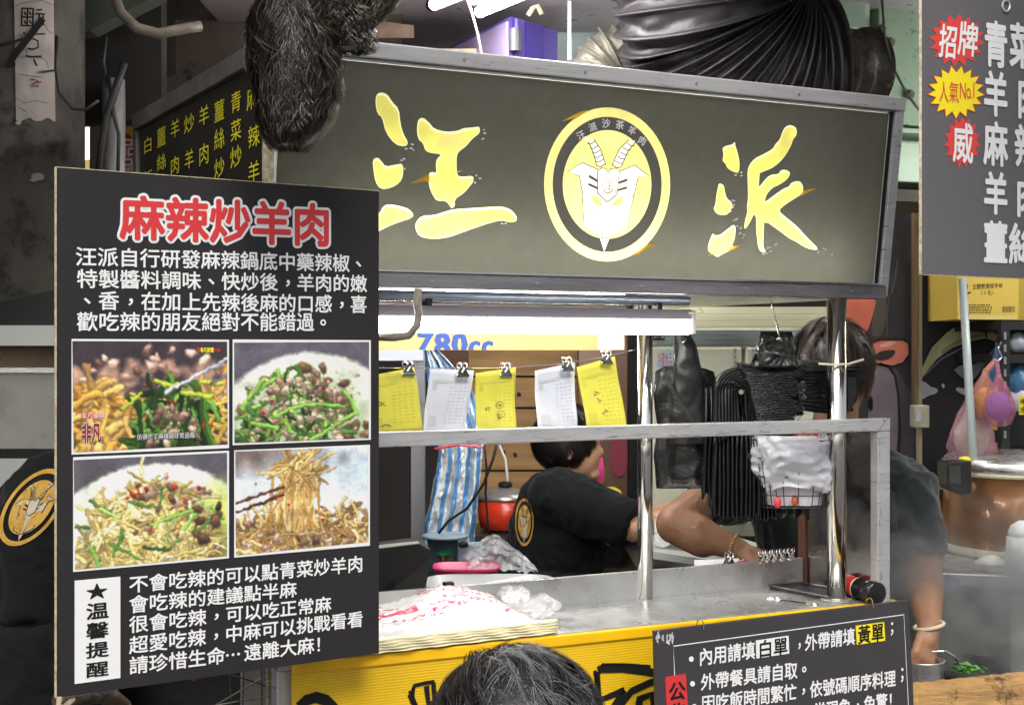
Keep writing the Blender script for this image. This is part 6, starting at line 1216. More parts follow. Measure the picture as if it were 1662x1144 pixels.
netbag('pink bag of orange food hanging in the middle', W(1598, 640, 4.33), .045, 0, .08, mat('peach_film', hexc('#d9977a'), .25, bump=.5, bs=40, alpha=.45), W(1615, 585, 4.36), mat('orange_food', hexc('#d99a4a'), .6, var=.4, vs=50))
netbag('violet filled pink bag at the right of the hanging bags', W(1621, 648, 4.3), .05, 0, .085, mat('rose_film', hexc('#cf7a94'), .25, bump=.5, bs=40, alpha=.4), W(1617, 585, 4.36), mat('violet_food', hexc('#6a58b8'), .6, var=.4, vs=50))
tag(MB().slab([W(1618, 555, 4.42), W(1624, 600, 4.42), W(1600, 690, 4.42), W(1590, 700, 4.42), W(1605, 610, 4.42)], (0, .01, 0)).build('blue_bag', mat('blue_film', hexc('#35597c'), .3, bump=.4, bs=30)), 'blue plastic bag behind the pink hanging bags', 'bag')
tag(MB().tube([W(1625, 556, 4.4), W(1620, 566, 4.38), W(1626, 580, 4.38), W(1620, 586, 4.37), W(1613, 583, 4.37)], .0035, 8).build('steel_hook', chrome, smooth=True), 'steel hook on the shelf holding the pink bags', 'hook')
tag(MB().wbox(W(1607, 0, 4.48).x, W(1617, 0, 4.48).x, 4.47, 4.49, 1.0, W(0, 590, 4.48).z).build('wooden_stick', mat('ochre_wood', hexc('#b98a3e'), .6)), 'ochre wooden stick hanging behind the pink bags', 'stick')
tag(MB().wbox(W(1613, 0, 4.45).x, W(1624, 0, 4.45).x, 4.43, 4.46, W(0, 718, 4.45).z, W(0, 698, 4.45).z).build('small_timer', black_ink, bevel=.003), 'small black timer hanging below the pink bags', 'timer')
# ---- rice cooker
ck = thing('rice_cooker', 'big brown rice cooker with steel lid rim and black latch', 'rice cooker', W(1660, 905, 4.4)); cc_ = V((W(1660, 0, 4.42).x, 4.42, 0)); CR = .245; zb2, zt3 = W(0, 900, 4.25).z, W(0, 776, 4.25).z
MB().lathe(cc_ + Z * zb2, [(CR * .96, 0), (CR, .02), (CR, zt3 - zb2)], 64).build('body', mat('brown_cooker_shell', hexc('#7d542f'), .32, .35, var=.15, vs=3, coat=.3), ck, smooth='auto')
MB().lathe(cc_ + Z * (zb2 - .014), [(CR * .98, 0), (CR * 1.01, .004), (CR * 1.01, .02), (CR * .98, .03)], 64).build('base_ring', mat('cream_plastic', hexc('#b8b29c'), .4), ck, smooth='auto')
MB().lathe(cc_ + Z * zt3, [(CR * 1.01, 0), (CR * 1.03, .004), (CR * 1.03, .014)], 64).build('rim', mat('ivory_rim', hexc('#d3cdb0'), .4), ck, smooth='auto')
MB().lathe(cc_ + Z * (zt3 + .0145), [(CR * 1.02, 0), (CR * 1.03, .006), (CR * 1.02, .03), (CR * .95, .045), (CR * .5, .056), (.02, .06)], 64).build('lid', steel, ck, smooth='auto')
LFm = Frame(W(1553, 752, 4.24), (1, -.25, 0), Z); MB().slab([W(1537, 752, 4.2), W(1577, 748, 4.2), W(1577, 800, 4.2), W(1563, 804, 4.2), W(1543, 796, 4.2), (W(1537, 788, 4.2))], (.0, .1, 0)).build('latch', mat('latch_black', g(.02), .3), ck, bevel=.004); MB().slab([W(1540, 757, 4.195), W(1560, 756, 4.195), W(1560, 786, 4.195), W(1541, 785, 4.195)], (0, .004, 0)).build('latch_button', mat('latch_grey', g(.06), .25), ck, bevel=.003)
tag(MB().ball(W(1566, 746, 4.3), (.02, .02, .011), 16, 8).build('yellow_plug', yellow_ink, smooth=True), 'small yellow plug on top of the rice cooker', 'plug')
# ---- kitchen bench at the right
kb = thing('kitchen_bench', 'steel kitchen bench carrying the rice cooker', 'bench', W(1600, 1000, 4.3)); kz = zb2 - .016
MB().hexa([V((W(1490, 0, 4.0).x, 4.02, kz - .04)), V((2.1, 3.78, kz - .04)), V((2.1, 4.9, kz - .04)), V((W(1490, 0, 4.0).x, 4.9, kz - .04)), V((W(1490, 0, 4.0).x, 4.02, kz)), V((2.1, 3.78, kz)), V((2.1, 4.9, kz)), V((W(1490, 0, 4.0).x, 4.9, kz))]).build('bench_top', steel, kb, bevel=.004)
MB().hexa([V((W(1490, 0, 4.0).x, 4.07, .1)), V((2.1, 3.84, .1)), V((2.1, 4.9, .1)), V((W(1490, 0, 4.0).x, 4.9, .1)), V((W(1490, 0, 4.0).x, 4.07, kz - .041)), V((2.1, 3.84, kz - .041)), V((2.1, 4.9, kz - .041)), V((W(1490, 0, 4.0).x, 4.9, kz - .041))]).build('front_panel', mat('grey_green_panel', hexc('#7d8278'), .4, .4, var=.1, vs=3), kb)
MB().wbox(W(1632, 0, 3.9).x, W(1655, 0, 3.9).x, 3.86, 3.9, .1, kz - .05).build('support_post', mat('pale_post', hexc('#c6c9c2'), .4, .2), kb)
MB().slab([W(1529, 934, 3.96), W(1558, 938, 3.95), W(1558, 961, 3.95), W(1529, 958, 3.96)], (0, .003, 0)).build('label', mat('blue_label', hexc('#7d8ab4'), .4, var=.4, vs=60), kb)
tag(MB().wbox(W(1497, 0, 4.6).x, W(1530, 0, 4.6).x, 4.55, 4.8, kz, W(0, 790, 4.6).z).build('rusty_stove_side', mat('rust_brown', hexc('#8a5a34'), .6, var=.5, vs=14)), 'rusty brown stove side left of the rice cooker', 'stove')
tag(MB().wbox(W(1490, 0, 4.6).x, W(1532, 0, 4.6).x, 4.5, 4.82, W(0, 789, 4.6).z, W(0, 776, 4.6).z).build('stove_rim', steel), 'steel rim on the rusty stove left of the rice cooker', 'rim')
bw_ = thing('white_bowl', 'shallow white bowl heaped with dumpling dough on the steel bench', 'bowl', W(1614, 918, 4.0)); bc_ = V((W(1614, 0, 4.0).x, 4.02, kz + .001))
MB().lathe(bc_, [(.02, 0), (.024, .004), (.044, .022), (.05, .028), (.046, .028)], 32).build('dish', white_ink, bw_, smooth='auto'); MB().lathe(bc_ + Z * .026, [(.045, 0), (.04, .008), (.02, .018), (.004, .022)], 24, wob=lambda a, z: 1 + .05 * math.sin(a * 5)).build('dough', mat('dough', hexc('#dcd8cc'), .6, bump=.3, bs=40), bw_, smooth=True)
st_ = thing('wrapped_stack', 'stack of white cups wrapped in clear plastic at the right edge', 'packet', W(1655, 920, 3.95)); sb = V((W(1662, 0, 3.95).x, 3.97, kz + .001))
MB().lathe(sb, [(.045, 0), (.043, .06), (.04, .11)], 28, wob=lambda a, z: 1 + .04 * math.sin(a * 9)).build('wrapping', mat('milky_wrap', hexc('#d5d8d8'), .15, bump=.5, bs=30), st_, smooth=True); MB().lathe(sb + Z * .11, [(.036, 0), (.038, .01), (.03, .03), (.008, .045)], 20).build('top_cup', white_ink, st_, smooth=True)
# ---- cooking station in front: pots, wok, greens, wooden edge
pt = thing('steel_pot_stack', 'stacked round stainless containers beside the notice board', 'pot', W(1500, 1140, 3.5)); pp = V((W(1496, 0, 3.5).x, 3.5, W(0, 1130, 3.5).z)); 
for k, (z0, z1, rr) in enumerate(((-.12, -.002, .054), (0, .036, .056), (.037, .095, .056))): MB().lathe(pp + Z * z0, [(rr * .96, 0), (rr, .003), (rr, z1 - z0 - .004), (rr + .003, z1 - z0), (rr - .003, z1 - z0), (rr - .004, .006)], 40).build('container', steel, pt, smooth='auto')
MB().lathe(pp + Z * .06, [(.04, 0), (.05, .004)], 24).build('sauce', mat('dark_sauce', hexc('#3b2c1c'), .2), pt)
wk = thing('wok', 'wide black wok seen behind the charred wooden edge', 'wok', W(1600, 1100, 3.6)); wc = V((W(1640, 0, 3.62).x, 3.75, W(0, 1100, 3.6).z - .07))
MB().lathe(wc, [(.05, -.06), (.2, -.03), (.30, .04), (.36, .12), (.365, .122), (.30, .05), (.2, -.02), (.03, -.05)], 56).build('pan', mat('wok_iron', g(.03), .4, .5), wk, smooth=True)
m = MB()
for k in range(26):
    x, y = random.uniform(1545, 1600), random.uniform(1078, 1098); p = W(x, y, 3.52); a = random.uniform(0, 3); L2 = random.uniform(.008, .02); dx = V((math.cos(a), math.sin(a), .1)) * L2; dy = V((-math.sin(a), math.cos(a), .3)) * L2 * .4
    m.add([p - dx - dy, p + dx - dy, p + dx * .8 + dy + Z * .004, p - dx * .8 + dy + Z * .003], [(0, 1, 2, 3)])
gv = m.build('stir_fried_greens', mat('wok_greens', hexc('#4f8a35'), .4, var=.4, vs=50), solid=.002); tag(gv, 'chopped green vegetables frying in the black wok', 'vegetables'); gv['kind'] = 'stuff'
we = thing('charred_wood_edge', 'pale charred wooden ledge in front of the wok', 'ledge', W(1580, 1160, 3.2)); m = MB()
def ed_(u, v): x = 1478 + 250 * u; y0 = 1122 - 26 * u + 3 * noise.noise(V((u * 18, 0, 0))); return x, y0
n = 60; vs = []
for i in range(n + 1):
    x, y0 = ed_(i / n, 0); p = W(x, y0, 3.25); d = .005 * noise.noise(V((i * .3, 4, 0))); vs += [p + V((0, d, 0)), p + V((0, .06, .004)), V((p.x, p.y + d, p.z - .16)), V((p.x, p.y + .06, p.z - .16))]
fs = []
for i in range(n): b = i * 4; fs += [(b, b + 4, b + 5, b + 1), (b, b + 2, b + 6, b + 4), (b + 1, b + 5, b + 7, b + 3)]
m.add(vs, fs); m.build('board', mat('charred_wood', hexc('#a88250'), .7, var=.35, vs=6, stretch=(1, 1, 5), bump=.5, bs=20, dirt=hexc('#382414'), dscale=8, dthr=.56), we)
# ladle in the hand of the tall worker
ld = thing('ladle', 'steel ladle with red handle held over the containers', 'ladle', W(1510, 1040, 3.5))
MB().tube([W(1494, 1040, 3.5), W(1508, 1054, 3.5)], .010, 10).build('handle', mat('glossy_red', hexc('#8e1a1a'), .2), ld); MB().tube([W(1504, 1050, 3.5), W(1509, 1058, 3.5)], .0112, 10).build('ferrule', chrome, ld)
MB().tube([W(1498, 1066, 3.49), W(1512, 1057, 3.49), W(1535, 1056, 3.49), W(1548, 1064, 3.49), W(1555, 1076, 3.49)], .0035, 8).build('bent_rod', chrome, ld, smooth=True)
# ================================================================== PEOPLE
def remesh(name, shapes, mt, parent, vox=.008, smooth=4, wr=0, wfq=9, seed=0., sfac=.6):
    """shapes: ('c', p0, p1, r0, r1) capsule, ('k', p0, p1, r0, r1) flat ended cone, ('e', centre, (rx, ry, rz), rotation matrix) ellipsoid -> one skin"""
    m = MB()
    for s_ in shapes:
        if s_[0] in 'ck':
            p0, p1, r0, r1 = V(s_[1]), V(s_[2]), s_[3], s_[4]; d = (p1 - p0)
            if s_[0] == 'c':
                n = 5; L_ = d.length; dn = d.normalized(); pts = []; rr = []
                for k in range(n, 0, -1): a = math.pi / 2 * k / n; pts.append(p0 - dn * r0 * math.sin(a)); rr.append(max(r0 * math.cos(a), .0006))
                pts.append(p0); rr.append(r0); pts.append(p1); rr.append(r1)
                for k in range(1, n + 1): a = math.pi / 2 * k / n; pts.append(p1 + dn * r1 * math.sin(a)); rr.append(max(r1 * math.cos(a), .0006))
                m.tube(pts, rr, 16)
            else: m.tube([p0, p1], [r0, r1], 20)
        else:
            b = len(m.v); m.ball((0, 0, 0), s_[2], 20, 14)
            for i in range(b, len(m.v)):
                q = V(m.v[i]); q = (s_[3] @ q) if len(s_) > 3 else q; m.v[i] = tuple(q + V(s_[1]))
    o = m.build(name, mt); md = o.modifiers.new('r', 'REMESH'); md.mode = 'VOXEL'; md.voxel_size = vox
    if smooth: q = o.modifiers.new('s', 'SMOOTH'); q.iterations = smooth; q.factor = sfac
    bpy.context.view_layer.update(); me = bpy.data.meshes.new_from_object(o.evaluated_get(bpy.context.evaluated_depsgraph_get()))
    if wr:
        me.update(); nn = [v.normal.copy() for v in me.vertices]
        for v, nrm in zip(me.vertices, nn):
            q = v.co * wfq + V((seed,) * 3); r = 1 - 2 * abs(noise.noise(V((q.x * 1.2, q.y * 1.2, q.z * .7 + noise.noise(q * .6) * 1.5)))); q2 = V((q.x * 2.6 + q.z * 1.3, q.y * 2.6, q.z * 1.7 - q.x)) + V((1, 1, 1)) * noise.noise(q) * 1.6; v.co += nrm * wr * (noise.noise(q) * .6 + r * .5 + .55 * (1 - 2 * abs(noise.noise(q2))))
    me.polygons.foreach_set('use_smooth', [True] * len(me.polygons)); o.modifiers.clear(); o.data = me; me.materials.clear(); me.materials.append(mt)
    if parent is not None: o.parent = parent; o.location = -parent.location
    return o
skin = mat('tanned_skin', hexc('#9e7458'), .48, var=.14, vs=22, bump=.16, bs=120, sub=.12); skin2 = mat('fair_skin', hexc('#c99a7c'), .5, var=.05, vs=14, sub=.12)
tee = mat('black_tshirt', hexc('#101314'), .9, var=.1, vs=8, bump=.12, bs=200, sheen=.06, spec=.2); trouser = mat('dark_trousers', g(.03), .85)
hair_b = mat('black_hair', hexc('#1a1614'), .38, spec=.5); hair_br = mat('dark_brown_hair', hexc('#2b211b'), .4, spec=.5); hair_hi = mat('highlight_hair', hexc('#6d6e73'), .4, spec=.5)
def hair(parent, c, r, crown, n, L_, mts, zmin=-.4, seed=1, wd=.0016, front=None, puff=.006, curl=.3, lift=0):
    """locks of thin ribbon strands that follow the skull from the crown outward and down"""
    rg = random.Random(seed); c = V(c); crown = V(crown).normalized(); mbs = [MB() for _ in mts]; per = 26
    for _ in range(n // per):
        while 1:
            d0 = V((rg.gauss(0, 1), rg.gauss(0, 1), rg.gauss(0, 1))).normalized()
            if d0.z > zmin and (front is None or d0.dot(front[0]) < front[1]): break
        t0 = (d0 - crown * d0.dot(crown)); nv_ = d0 * 4; swirl = crown.cross(d0)
        t0 = (t0.normalized() if t0.length > .01 else V((1, 0, 0))) + swirl * .45 + V((noise.noise(nv_), noise.noise(nv_ + V((7, 0, 0))), noise.noise(nv_ + V((0, 9, 0))))) * .8 + V((rg.gauss(0, curl), rg.gauss(0, curl), rg.gauss(0, curl) - .25))
        cw = V((rg.gauss(0, .07), rg.gauss(0, .07), rg.gauss(0, .05))); lh = rg.uniform(0, puff); ln0 = L_ * rg.uniform(.6, 1.2); tone = rg.random() + .5 * noise.noise(d0 * 2.5) + .3 * d0.x
        for _k in range(per):
            sp_ = .085; d = (d0 + V((rg.gauss(0, sp_), rg.gauss(0, sp_), rg.gauss(0, sp_)))).normalized(); t = t0 + (d0 - d) * 1.6; p = d.copy(); pts = []; steps = 6; ln = ln0 * rg.uniform(.75, 1.1); hgt = lh + rg.uniform(-.0015, .0025)
            for k in range(steps + 1):
                h_ = max(.0, hgt * (.5 + .9 * k / steps)) + lift * math.sin(math.pi * k / steps); pts.append(c + V((p.x * (r[0] + h_), p.y * (r[1] + h_), p.z * (r[2] + h_))))
                tt = (t - p * t.dot(p)); p = (p + tt.normalized() * ln / steps / r[0]).normalized(); t = t + cw + V((0, 0, -.12))
            i = min(max(int((tone + rg.gauss(0, .25)) * len(mts)), 0), len(mts) - 1)
            mbs[i].ribbon(pts, [wd * .8, wd, wd, wd * .9, wd * .7, wd * .45, wd * .1], (pts[2] - c).normalized())
    for mb, mt in zip(mbs, mts):
        if mb.v: o = mb.build('hair_strands', mt, parent); o['kind'] = 'stuff'
def hand(shapes, wrist, dirn, palmn, s=1.0, curl=.6, spread=.2, fist=False):
    """palm + five fingers; dirn = towards the fingers, palmn = out of the back of the hand"""
    d = V(dirn).normalized(); n = V(palmn); n = (n - d * n.dot(d)).normalized(); x = d.cross(n); w_ = V(wrist)
    shapes += [('c', w_, w_ + d * .03 * s, .024 * s, .027 * s), ('e', w_ + d * .05 * s, (.042 * s, .042 * s, .042 * s))] if False else [('c', w_, w_ + d * .03 * s, .024 * s, .026 * s)]
    for k in range(4): shapes.append(('c', w_ + d * .02 * s + x * (k - 1.5) * .012 * s, w_ + d * .078 * s + x * (k - 1.5) * .0195 * s, .014 * s, .0125 * s))
    for k, L_ in enumerate((.066, .076, .071, .055)):
        p = w_ + d * .08 * s + x * (k - 1.5) * .0205 * s; dd = (d + x * (k - 1.5) * spread * .3).normalized(); ang = 0
        for j in range(3):
            ang += curl * (1.0 if j else .6); v = dd * math.cos(ang) - n * math.sin(ang); q = p + v * L_ * s * (.45, .32, .26)[j]; shapes.append(('c', p, q, (.0092, .0085, .0078)[j] * s, (.0086, .0078, .0068)[j] * s)); p = q
    p = w_ + d * .022 * s - x * .026 * s; q = p + (d * .7 - x * .6 - n * .35) .normalized() * .038 * s; shapes.append(('c', p, q, .014 * s, .011 * s)); shapes.append(('c', q, q + (d * .9 - x * .1 - n * .5).normalized() * .03 * s, .0105 * s, .0085 * s))
def proj_map(bvh, fn, lift=.003):
    def mp(x, y, h):
        px, py = fn(x, y); d = (W(px, py, 1) - EYE).normalized(); hit = bvh.ray_cast(EYE, d)[0]
        if hit is None: hit = mp.last
        mp.last = hit; return hit - d * (lift + h * .0007)
    mp.last = V((0, 3, 1)); return mp
def bvh_of(o):
    return BVHTree.FromPolygons([o.matrix_world @ v.co if False else v.co.copy() for v in o.data.vertices], [tuple(p.vertices) for p in o.data.polygons])
gold = mat('gold_thread', hexc('#b98f34'), .6, bump=.3, bs=300); cream = mat('cream_thread', hexc('#b5ab98'), .7, bump=.3, bs=300); thr = mat('dark_thread', hexc('#3a2a20'), .8)
# ---- cook in the middle (facing right, back to us)
Y1 = 4.35; P = lambda x, y, dy=0: W(x, y, Y1 + dy)
c1 = thing('person', 'cook in a black t-shirt with goat emblem facing right in front of the plank wall', 'person', V((P(905, 900).x, Y1, 0)))
hc = P(924, 719)
sh_ = [('e', hc + V((-.008, 0, .008)), (.088, .076, .102)), ('e', hc + V((.03, 0, -.03)), (.07, .062, .088)), ('e', hc + V((.093, -.004, -.028)), (.018, .014, .016)), ('e', hc + V((.072, 0, -.098)), (.026, .03, .02)), ('e', hc + V((.084, -.002, -.064)), (.014, .022, .012)), ('e', hc + V((.082, 0, .012)), (.016, .05, .014)),
       ('e', hc + V((-.005, -.08, -.022)), (.016, .012, .03)), ('c', hc + V((-.02, .0, -.06)), P(912, 800), .056, .062),
       ('e', P(912, 850), (.135, .115, .16)), ('e', P(905, 950), (.13, .11, .2)), ('c', P(935, 812, -.12), P(1030, 858, -.2), .05, .042), ('c', P(1030, 858, -.2), P(1108, 836, -.15), .042, .028), ('c', P(930, 812, .13), P(1030, 850, .1), .05, .042), ('c', P(1030, 850, .1), P(1110, 822, .02), .04, .028),
       ('c', V((P(890, 0).x, Y1 - .08, .78)), V((P(890, 0).x, Y1 - .08, .09)), .085, .05), ('c', V((P(890, 0).x, Y1 + .08, .78)), V((P(890, 0).x, Y1 + .08, .09)), .085, .05)]
hand(sh_, P(1106, 836, -.15), V((1, .1, .1)), V((0, 0, 1)), 1.0, .45); hand(sh_, P(1108, 822, .02), V((1, -.1, .0)), V((0, 0, 1)), 1.0, .45)
remesh('body', sh_, skin2, c1, .007, 3)
t1 = remesh('tshirt', [('e', P(910, 858), (.158, .135, .17)), ('e', P(898, 905), (.152, .135, .19)), ('k', P(888, 920), P(880, 1005), .16, .165), ('e', P(900, 800), (.10, .12, .062)), ('c', P(905, 805, -.12), P(955, 822, -.15), .082, .078), ('k', P(940, 818, -.13), P(1024, 852, -.19), .080, .068), ('c', P(905, 805, .12), P(950, 820, .13), .08, .076), ('k', P(940, 818, .13), P(1015, 848, .12), .078, .066), ('k', P(912, 805), P(908, 775), .095, .068)], tee, c1, .008, 3, .013, 9, 1.)
remesh('trousers', [('k', P(885, 990), V((P(888, 0).x, Y1, .75)), .16, .17), ('k', V((P(890, 0).x, Y1 - .085, .82)), V((P(890, 0).x, Y1 - .085, .06)), .11, .07), ('k', V((P(890, 0).x, Y1 + .085, .82)), V((P(890, 0).x, Y1 + .085, .06)), .11, .07)], trouser, c1, .012, 3)
hair(c1, hc + V((-.014, 0, .016)), (.094, .082, .104), (-.2, 0, 1), 9000, .12, [hair_b], -.8, 3, .0020, (V((.9, 0, -.42)), .62), .012, .10, .004)
MB().ball(hc + V((-.014, 0, .014)), (.093, .081, .104), 24, 16).build('hair_cap', hair_b, c1, smooth=True)
bv = bvh_of(t1); mp1 = proj_map(bv, lambda x, y: (836 + (x - 94) / 836 * 30 + 0, 808 + (y - 60) / 1022 * 78), .002); emblem(c1, mp1, gold, gold, cream, thr, red_ink, tee, chars=False, thin=3, ring_dark=False)
# ---- tall worker on the right
Y2 = 3.92; Q = lambda x, y, dy=0: W(x, y, Y2 + dy)
c2 = thing('person', 'tall dark haired worker in a black t-shirt leaning over the stove behind the thick post', 'person', V((Q(1350, 900).x, Y2, 0)))
h2 = Q(1352, 606)
el = W(1098, 850, 3.78); wr_ = W(1200, 892, 3.70); sh_ = [('e', h2 + V((0, 0, .018)), (.088, .102, .118)), ('e', h2 + V((.03, .03, -.05)), (.062, .072, .086)), ('e', h2 + V((.1, -.005, -.045)), (.011, .02, .034)), ('c', h2 + V((.01, -.01, -.07)), Q(1350, 745), .062, .07),
      ('e', Q(1350, 860), (.2, .13, .2)), ('e', Q(1350, 1000), (.17, .12, .22)),
      ('c', Q(1200, 795, -.05), W(1128, 828, 3.82), .062, .060), ('c', W(1128, 828, 3.82), el, .060, .058), ('c', el, W(1140, 872, 3.74), .056, .055), ('c', W(1135, 866, 3.74), wr_, .050, .030),
      ('c', Q(1478, 800, 0), Q(1498, 925, -.1), .062, .052), ('c', Q(1498, 925, -.1), Q(1503, 965, -.2), .052, .05), ('c', Q(1503, 965, -.2), W(1508, 1022, 3.52), .048, .030),
      ('c', V((Q(1310, 0).x, Y2, .8)), V((Q(1310, 0).x, Y2, .09)), .09, .05), ('c', V((Q(1400, 0).x, Y2, .8)), V((Q(1400, 0).x, Y2, .09)), .09, .05)]
hand(sh_, wr_ + V((.004, -.0, -.003)), W(1248, 915, 3.64) - wr_, V((.15, -.5, 1)), 1.05, .5); hand(sh_, W(1508, 1020, 3.52), W(1500, 1050, 3.49) - W(1508, 1015, 3.52), V((.6, -1, .1)), 1.05, 1.05)
b2 = remesh('body', sh_, skin, c2, .0058, 3)
t2 = remesh('tshirt', [('e', Q(1352, 850), (.225, .15, .19)), ('e', Q(1350, 960), (.20, .145, .26)), ('k', Q(1350, 990), Q(1350, 1070), .18, .18), ('c', Q(1240, 790), Q(1300, 770), .085, .09), ('k', Q(1235, 790, -.01), W(1136, 818, 3.84), .086, .072), ('c', Q(1410, 775), Q(1462, 795), .09, .088), ('k', Q(1466, 780, 0), Q(1490, 902, -.09), .088, .076), ('k', Q(1352, 780), Q(1352, 720), .11, .07)], mat('charcoal_tshirt', hexc('#22282a'), .85, var=.1, vs=8, bump=.12, bs=200, sheen=.3, spec=.25), c2, .008, 3, .014, 8, 4.)
remesh('trousers', [('k', Q(1350, 1060), V((Q(1350, 0).x, Y2, .76)), .175, .18), ('k', V((Q(1310, 0).x, Y2, .82)), V((Q(1310, 0).x, Y2, .06)), .11, .07), ('k', V((Q(1395, 0).x, Y2, .82)), V((Q(1395, 0).x, Y2, .06)), .11, .07)], trouser, c2, .012, 3)
hair(c2, h2 + V((-.004, -.004, .03)), (.098, .112, .122), (-.1, -.1, 1), 7000, .12, [hair_br, mat('mid_brown_hair', hexc('#43352b'), .4)], -.62, 5, .0017, (V((.75, .3, -.6)), .42), .02, .35, .004)
MB().ball(h2 + V((-.004, -.004, .03)), (.095, .109, .119), 24, 16).build('hair_cap', hair_br, c2, smooth=True)
MB().tube([h2 + V((.105, .0, -.018)), h2 + V((.098, .05, -.01)), h2 + V((.09, .09, -.02))], .0015, 6).build('glasses_arm', black_ink, c2)
er = h2 + V((.104, -.012, -.085)); MB().tube([er + V((0, math.cos(t) * .014, math.sin(t) * .018)) for t in np.linspace(0, 6.28, 17)], .0045, 8, cap=False).build('ear_plug', mat('green_black_ring', hexc('#12251c'), .3), c2)
m = MB(); bp = W(1190, 888, 3.705); bd = (wr_ - W(1135, 866, 3.74)).normalized(); bx1 = bd.cross(Z).normalized(); bx2 = bd.cross(bx1)
for k in range(30): a = k / 30 * 6.283; m.ball(bp + bx1 * math.cos(a) * .038 + bx2 * math.sin(a) * .038, .0038, 6, 4)
tag(m.build('bracelet', mat('gold_beads', hexc('#c9a763'), .3, .7), smooth=True), 'beaded gold bracelet on the outstretched wrist', 'bracelet')
m = MB().tube([W(1508, 1015, 3.52) + V((math.cos(a) * .036, math.sin(a) * .034, .008 * math.cos(a))) for a in np.linspace(0, 6.28, 25)], .005, 8, cap=False); tag(m.build('wristband', mat('ivory_band', hexc('#cdc2a2'), .5)), 'ivory wristband on the hand holding the ladle', 'wristband')
bv2 = BVHTree.FromPolygons([v.co.copy() for v in b2.data.vertices], [tuple(p.vertices) for p in b2.data.polygons]); tk = MB()
def onb(px, py): d = (W(px, py, 1) - EYE).normalized(); h_ = bv2.ray_cast(EYE, d)[0]; return None if h_ is None else h_ - d * .0018
tv = [onb(1138 + 30 * u + 3 * math.sin(9 * u), 874 + 30 * u - v * 9 + 2 * math.sin(14 * u)) for v in (0, 1) for u in np.linspace(0, 1, 9)]
if all(t is not None for t in tv): tk.add(tv, [(i, i + 1, i + 10, i + 9) for i in range(8)]); tk.build('tattoo', mat('tattoo_ink', hexc('#4a4238'), .6, var=.4, vs=60), c2)
# ---- worker at the left edge
Y3 = 3.05; R_ = lambda x, y, dy=0: W(x, y, Y3 + dy)
c3 = thing('person', 'person in a black t-shirt with gold goat emblem standing behind the left poster edge', 'person', V((R_(40, 900).x, Y3, 0)))
remesh('body', [('e', R_(80, 620), (.085, .1, .12)), ('c', R_(80, 660), R_(80, 760), .055, .065), ('e', R_(100, 860), (.14, .12, .16)), ('e', R_(100, 1000), (.15, .12, .2)), ('c', V((R_(60, 0).x, Y3, .75)), V((R_(60, 0).x, Y3, .08)), .09, .05), ('c', V((R_(160, 0).x, Y3, .75)), V((R_(160, 0).x, Y3, .08)), .09, .05), ('c', R_(160, 800, .05), R_(190, 960, .1), .05, .04), ('c', R_(190, 960, .1), R_(230, 1000, -.0), .04, .03)], skin, c3, .009, 3) if False else None
cb = lambda x, y, dy=0: W(x, y, Y3 + dy)
sh_ = [('e', cb(205, 650), (.085, .1, .12)), ('c', cb(195, 680), cb(140, 790), .055, .07), ('e', cb(105, 880), (.13, .12, .16)), ('e', cb(90, 1020), (.14, .12, .2)), ('c', V((cb(60, 0).x, Y3, .72)), V((cb(60, 0).x, Y3, .08)), .09, .05), ('c', V((cb(150, 0).x, Y3, .72)), V((cb(150, 0).x, Y3, .08)), .09, .05), ('c', cb(110, 850, -.05), cb(170, 1010, -.02), .05, .04), ('c', cb(170, 1010, -.02), cb(240, 1050, -.1), .04, .028)]
hand(sh_, cb(240, 1050, -.1), V((1, -.2, -.2)), V((0, -1, .5)), 1.0, .6)
remesh('body', sh_, skin, c3, .008, 3)
t3 = remesh('tshirt', [('e', cb(95, 870), (.155, .135, .155)), ('e', cb(70, 960), (.16, .145, .24)), ('k', cb(62, 1000), cb(55, 1180), .165, .17), ('c', cb(90, 800, 0), cb(60, 850, -.05), .085, .10), ('k', cb(60, 850, -.05), cb(50, 1000, -.08), .1, .085), ('k', cb(130, 820), cb(142, 765), .11, .07), ('c', cb(30, 870, .1), cb(20, 960, .15), .09, .08)], MATS['black_tshirt'], c3, .008, 3, .015, 8, 8.)
remesh('trousers', [('k', cb(62, 1170), V((cb(80, 0).x, Y3, .66)), .165, .17), ('k', V((cb(60, 0).x, Y3, .72)), V((cb(60, 0).x, Y3, .06)), .11, .07), ('k', V((cb(140, 0).x, Y3, .72)), V((cb(140, 0).x, Y3, .06)), .11, .07)], trouser, c3, .012, 3)
hair(c3, cb(205, 640), (.095, .11, .12), (0, 0, 1), 1500, .12, [hair_b], -.3, 9, .003, None, .01, .1)
mp3 = proj_map(bvh_of(t3), lambda x, y: (52 + ((x - 512) * .128 * .92 + (570 - y) * .045), 823 + ((y - 570) * .122 + (512 - x) * 0 + (512 - x) * .02)), .003); emblem(c3, mp3, gold, gold, cream, thr, red_ink, MATS['black_tshirt'], chars=False, thin=2, ring_dark=False)
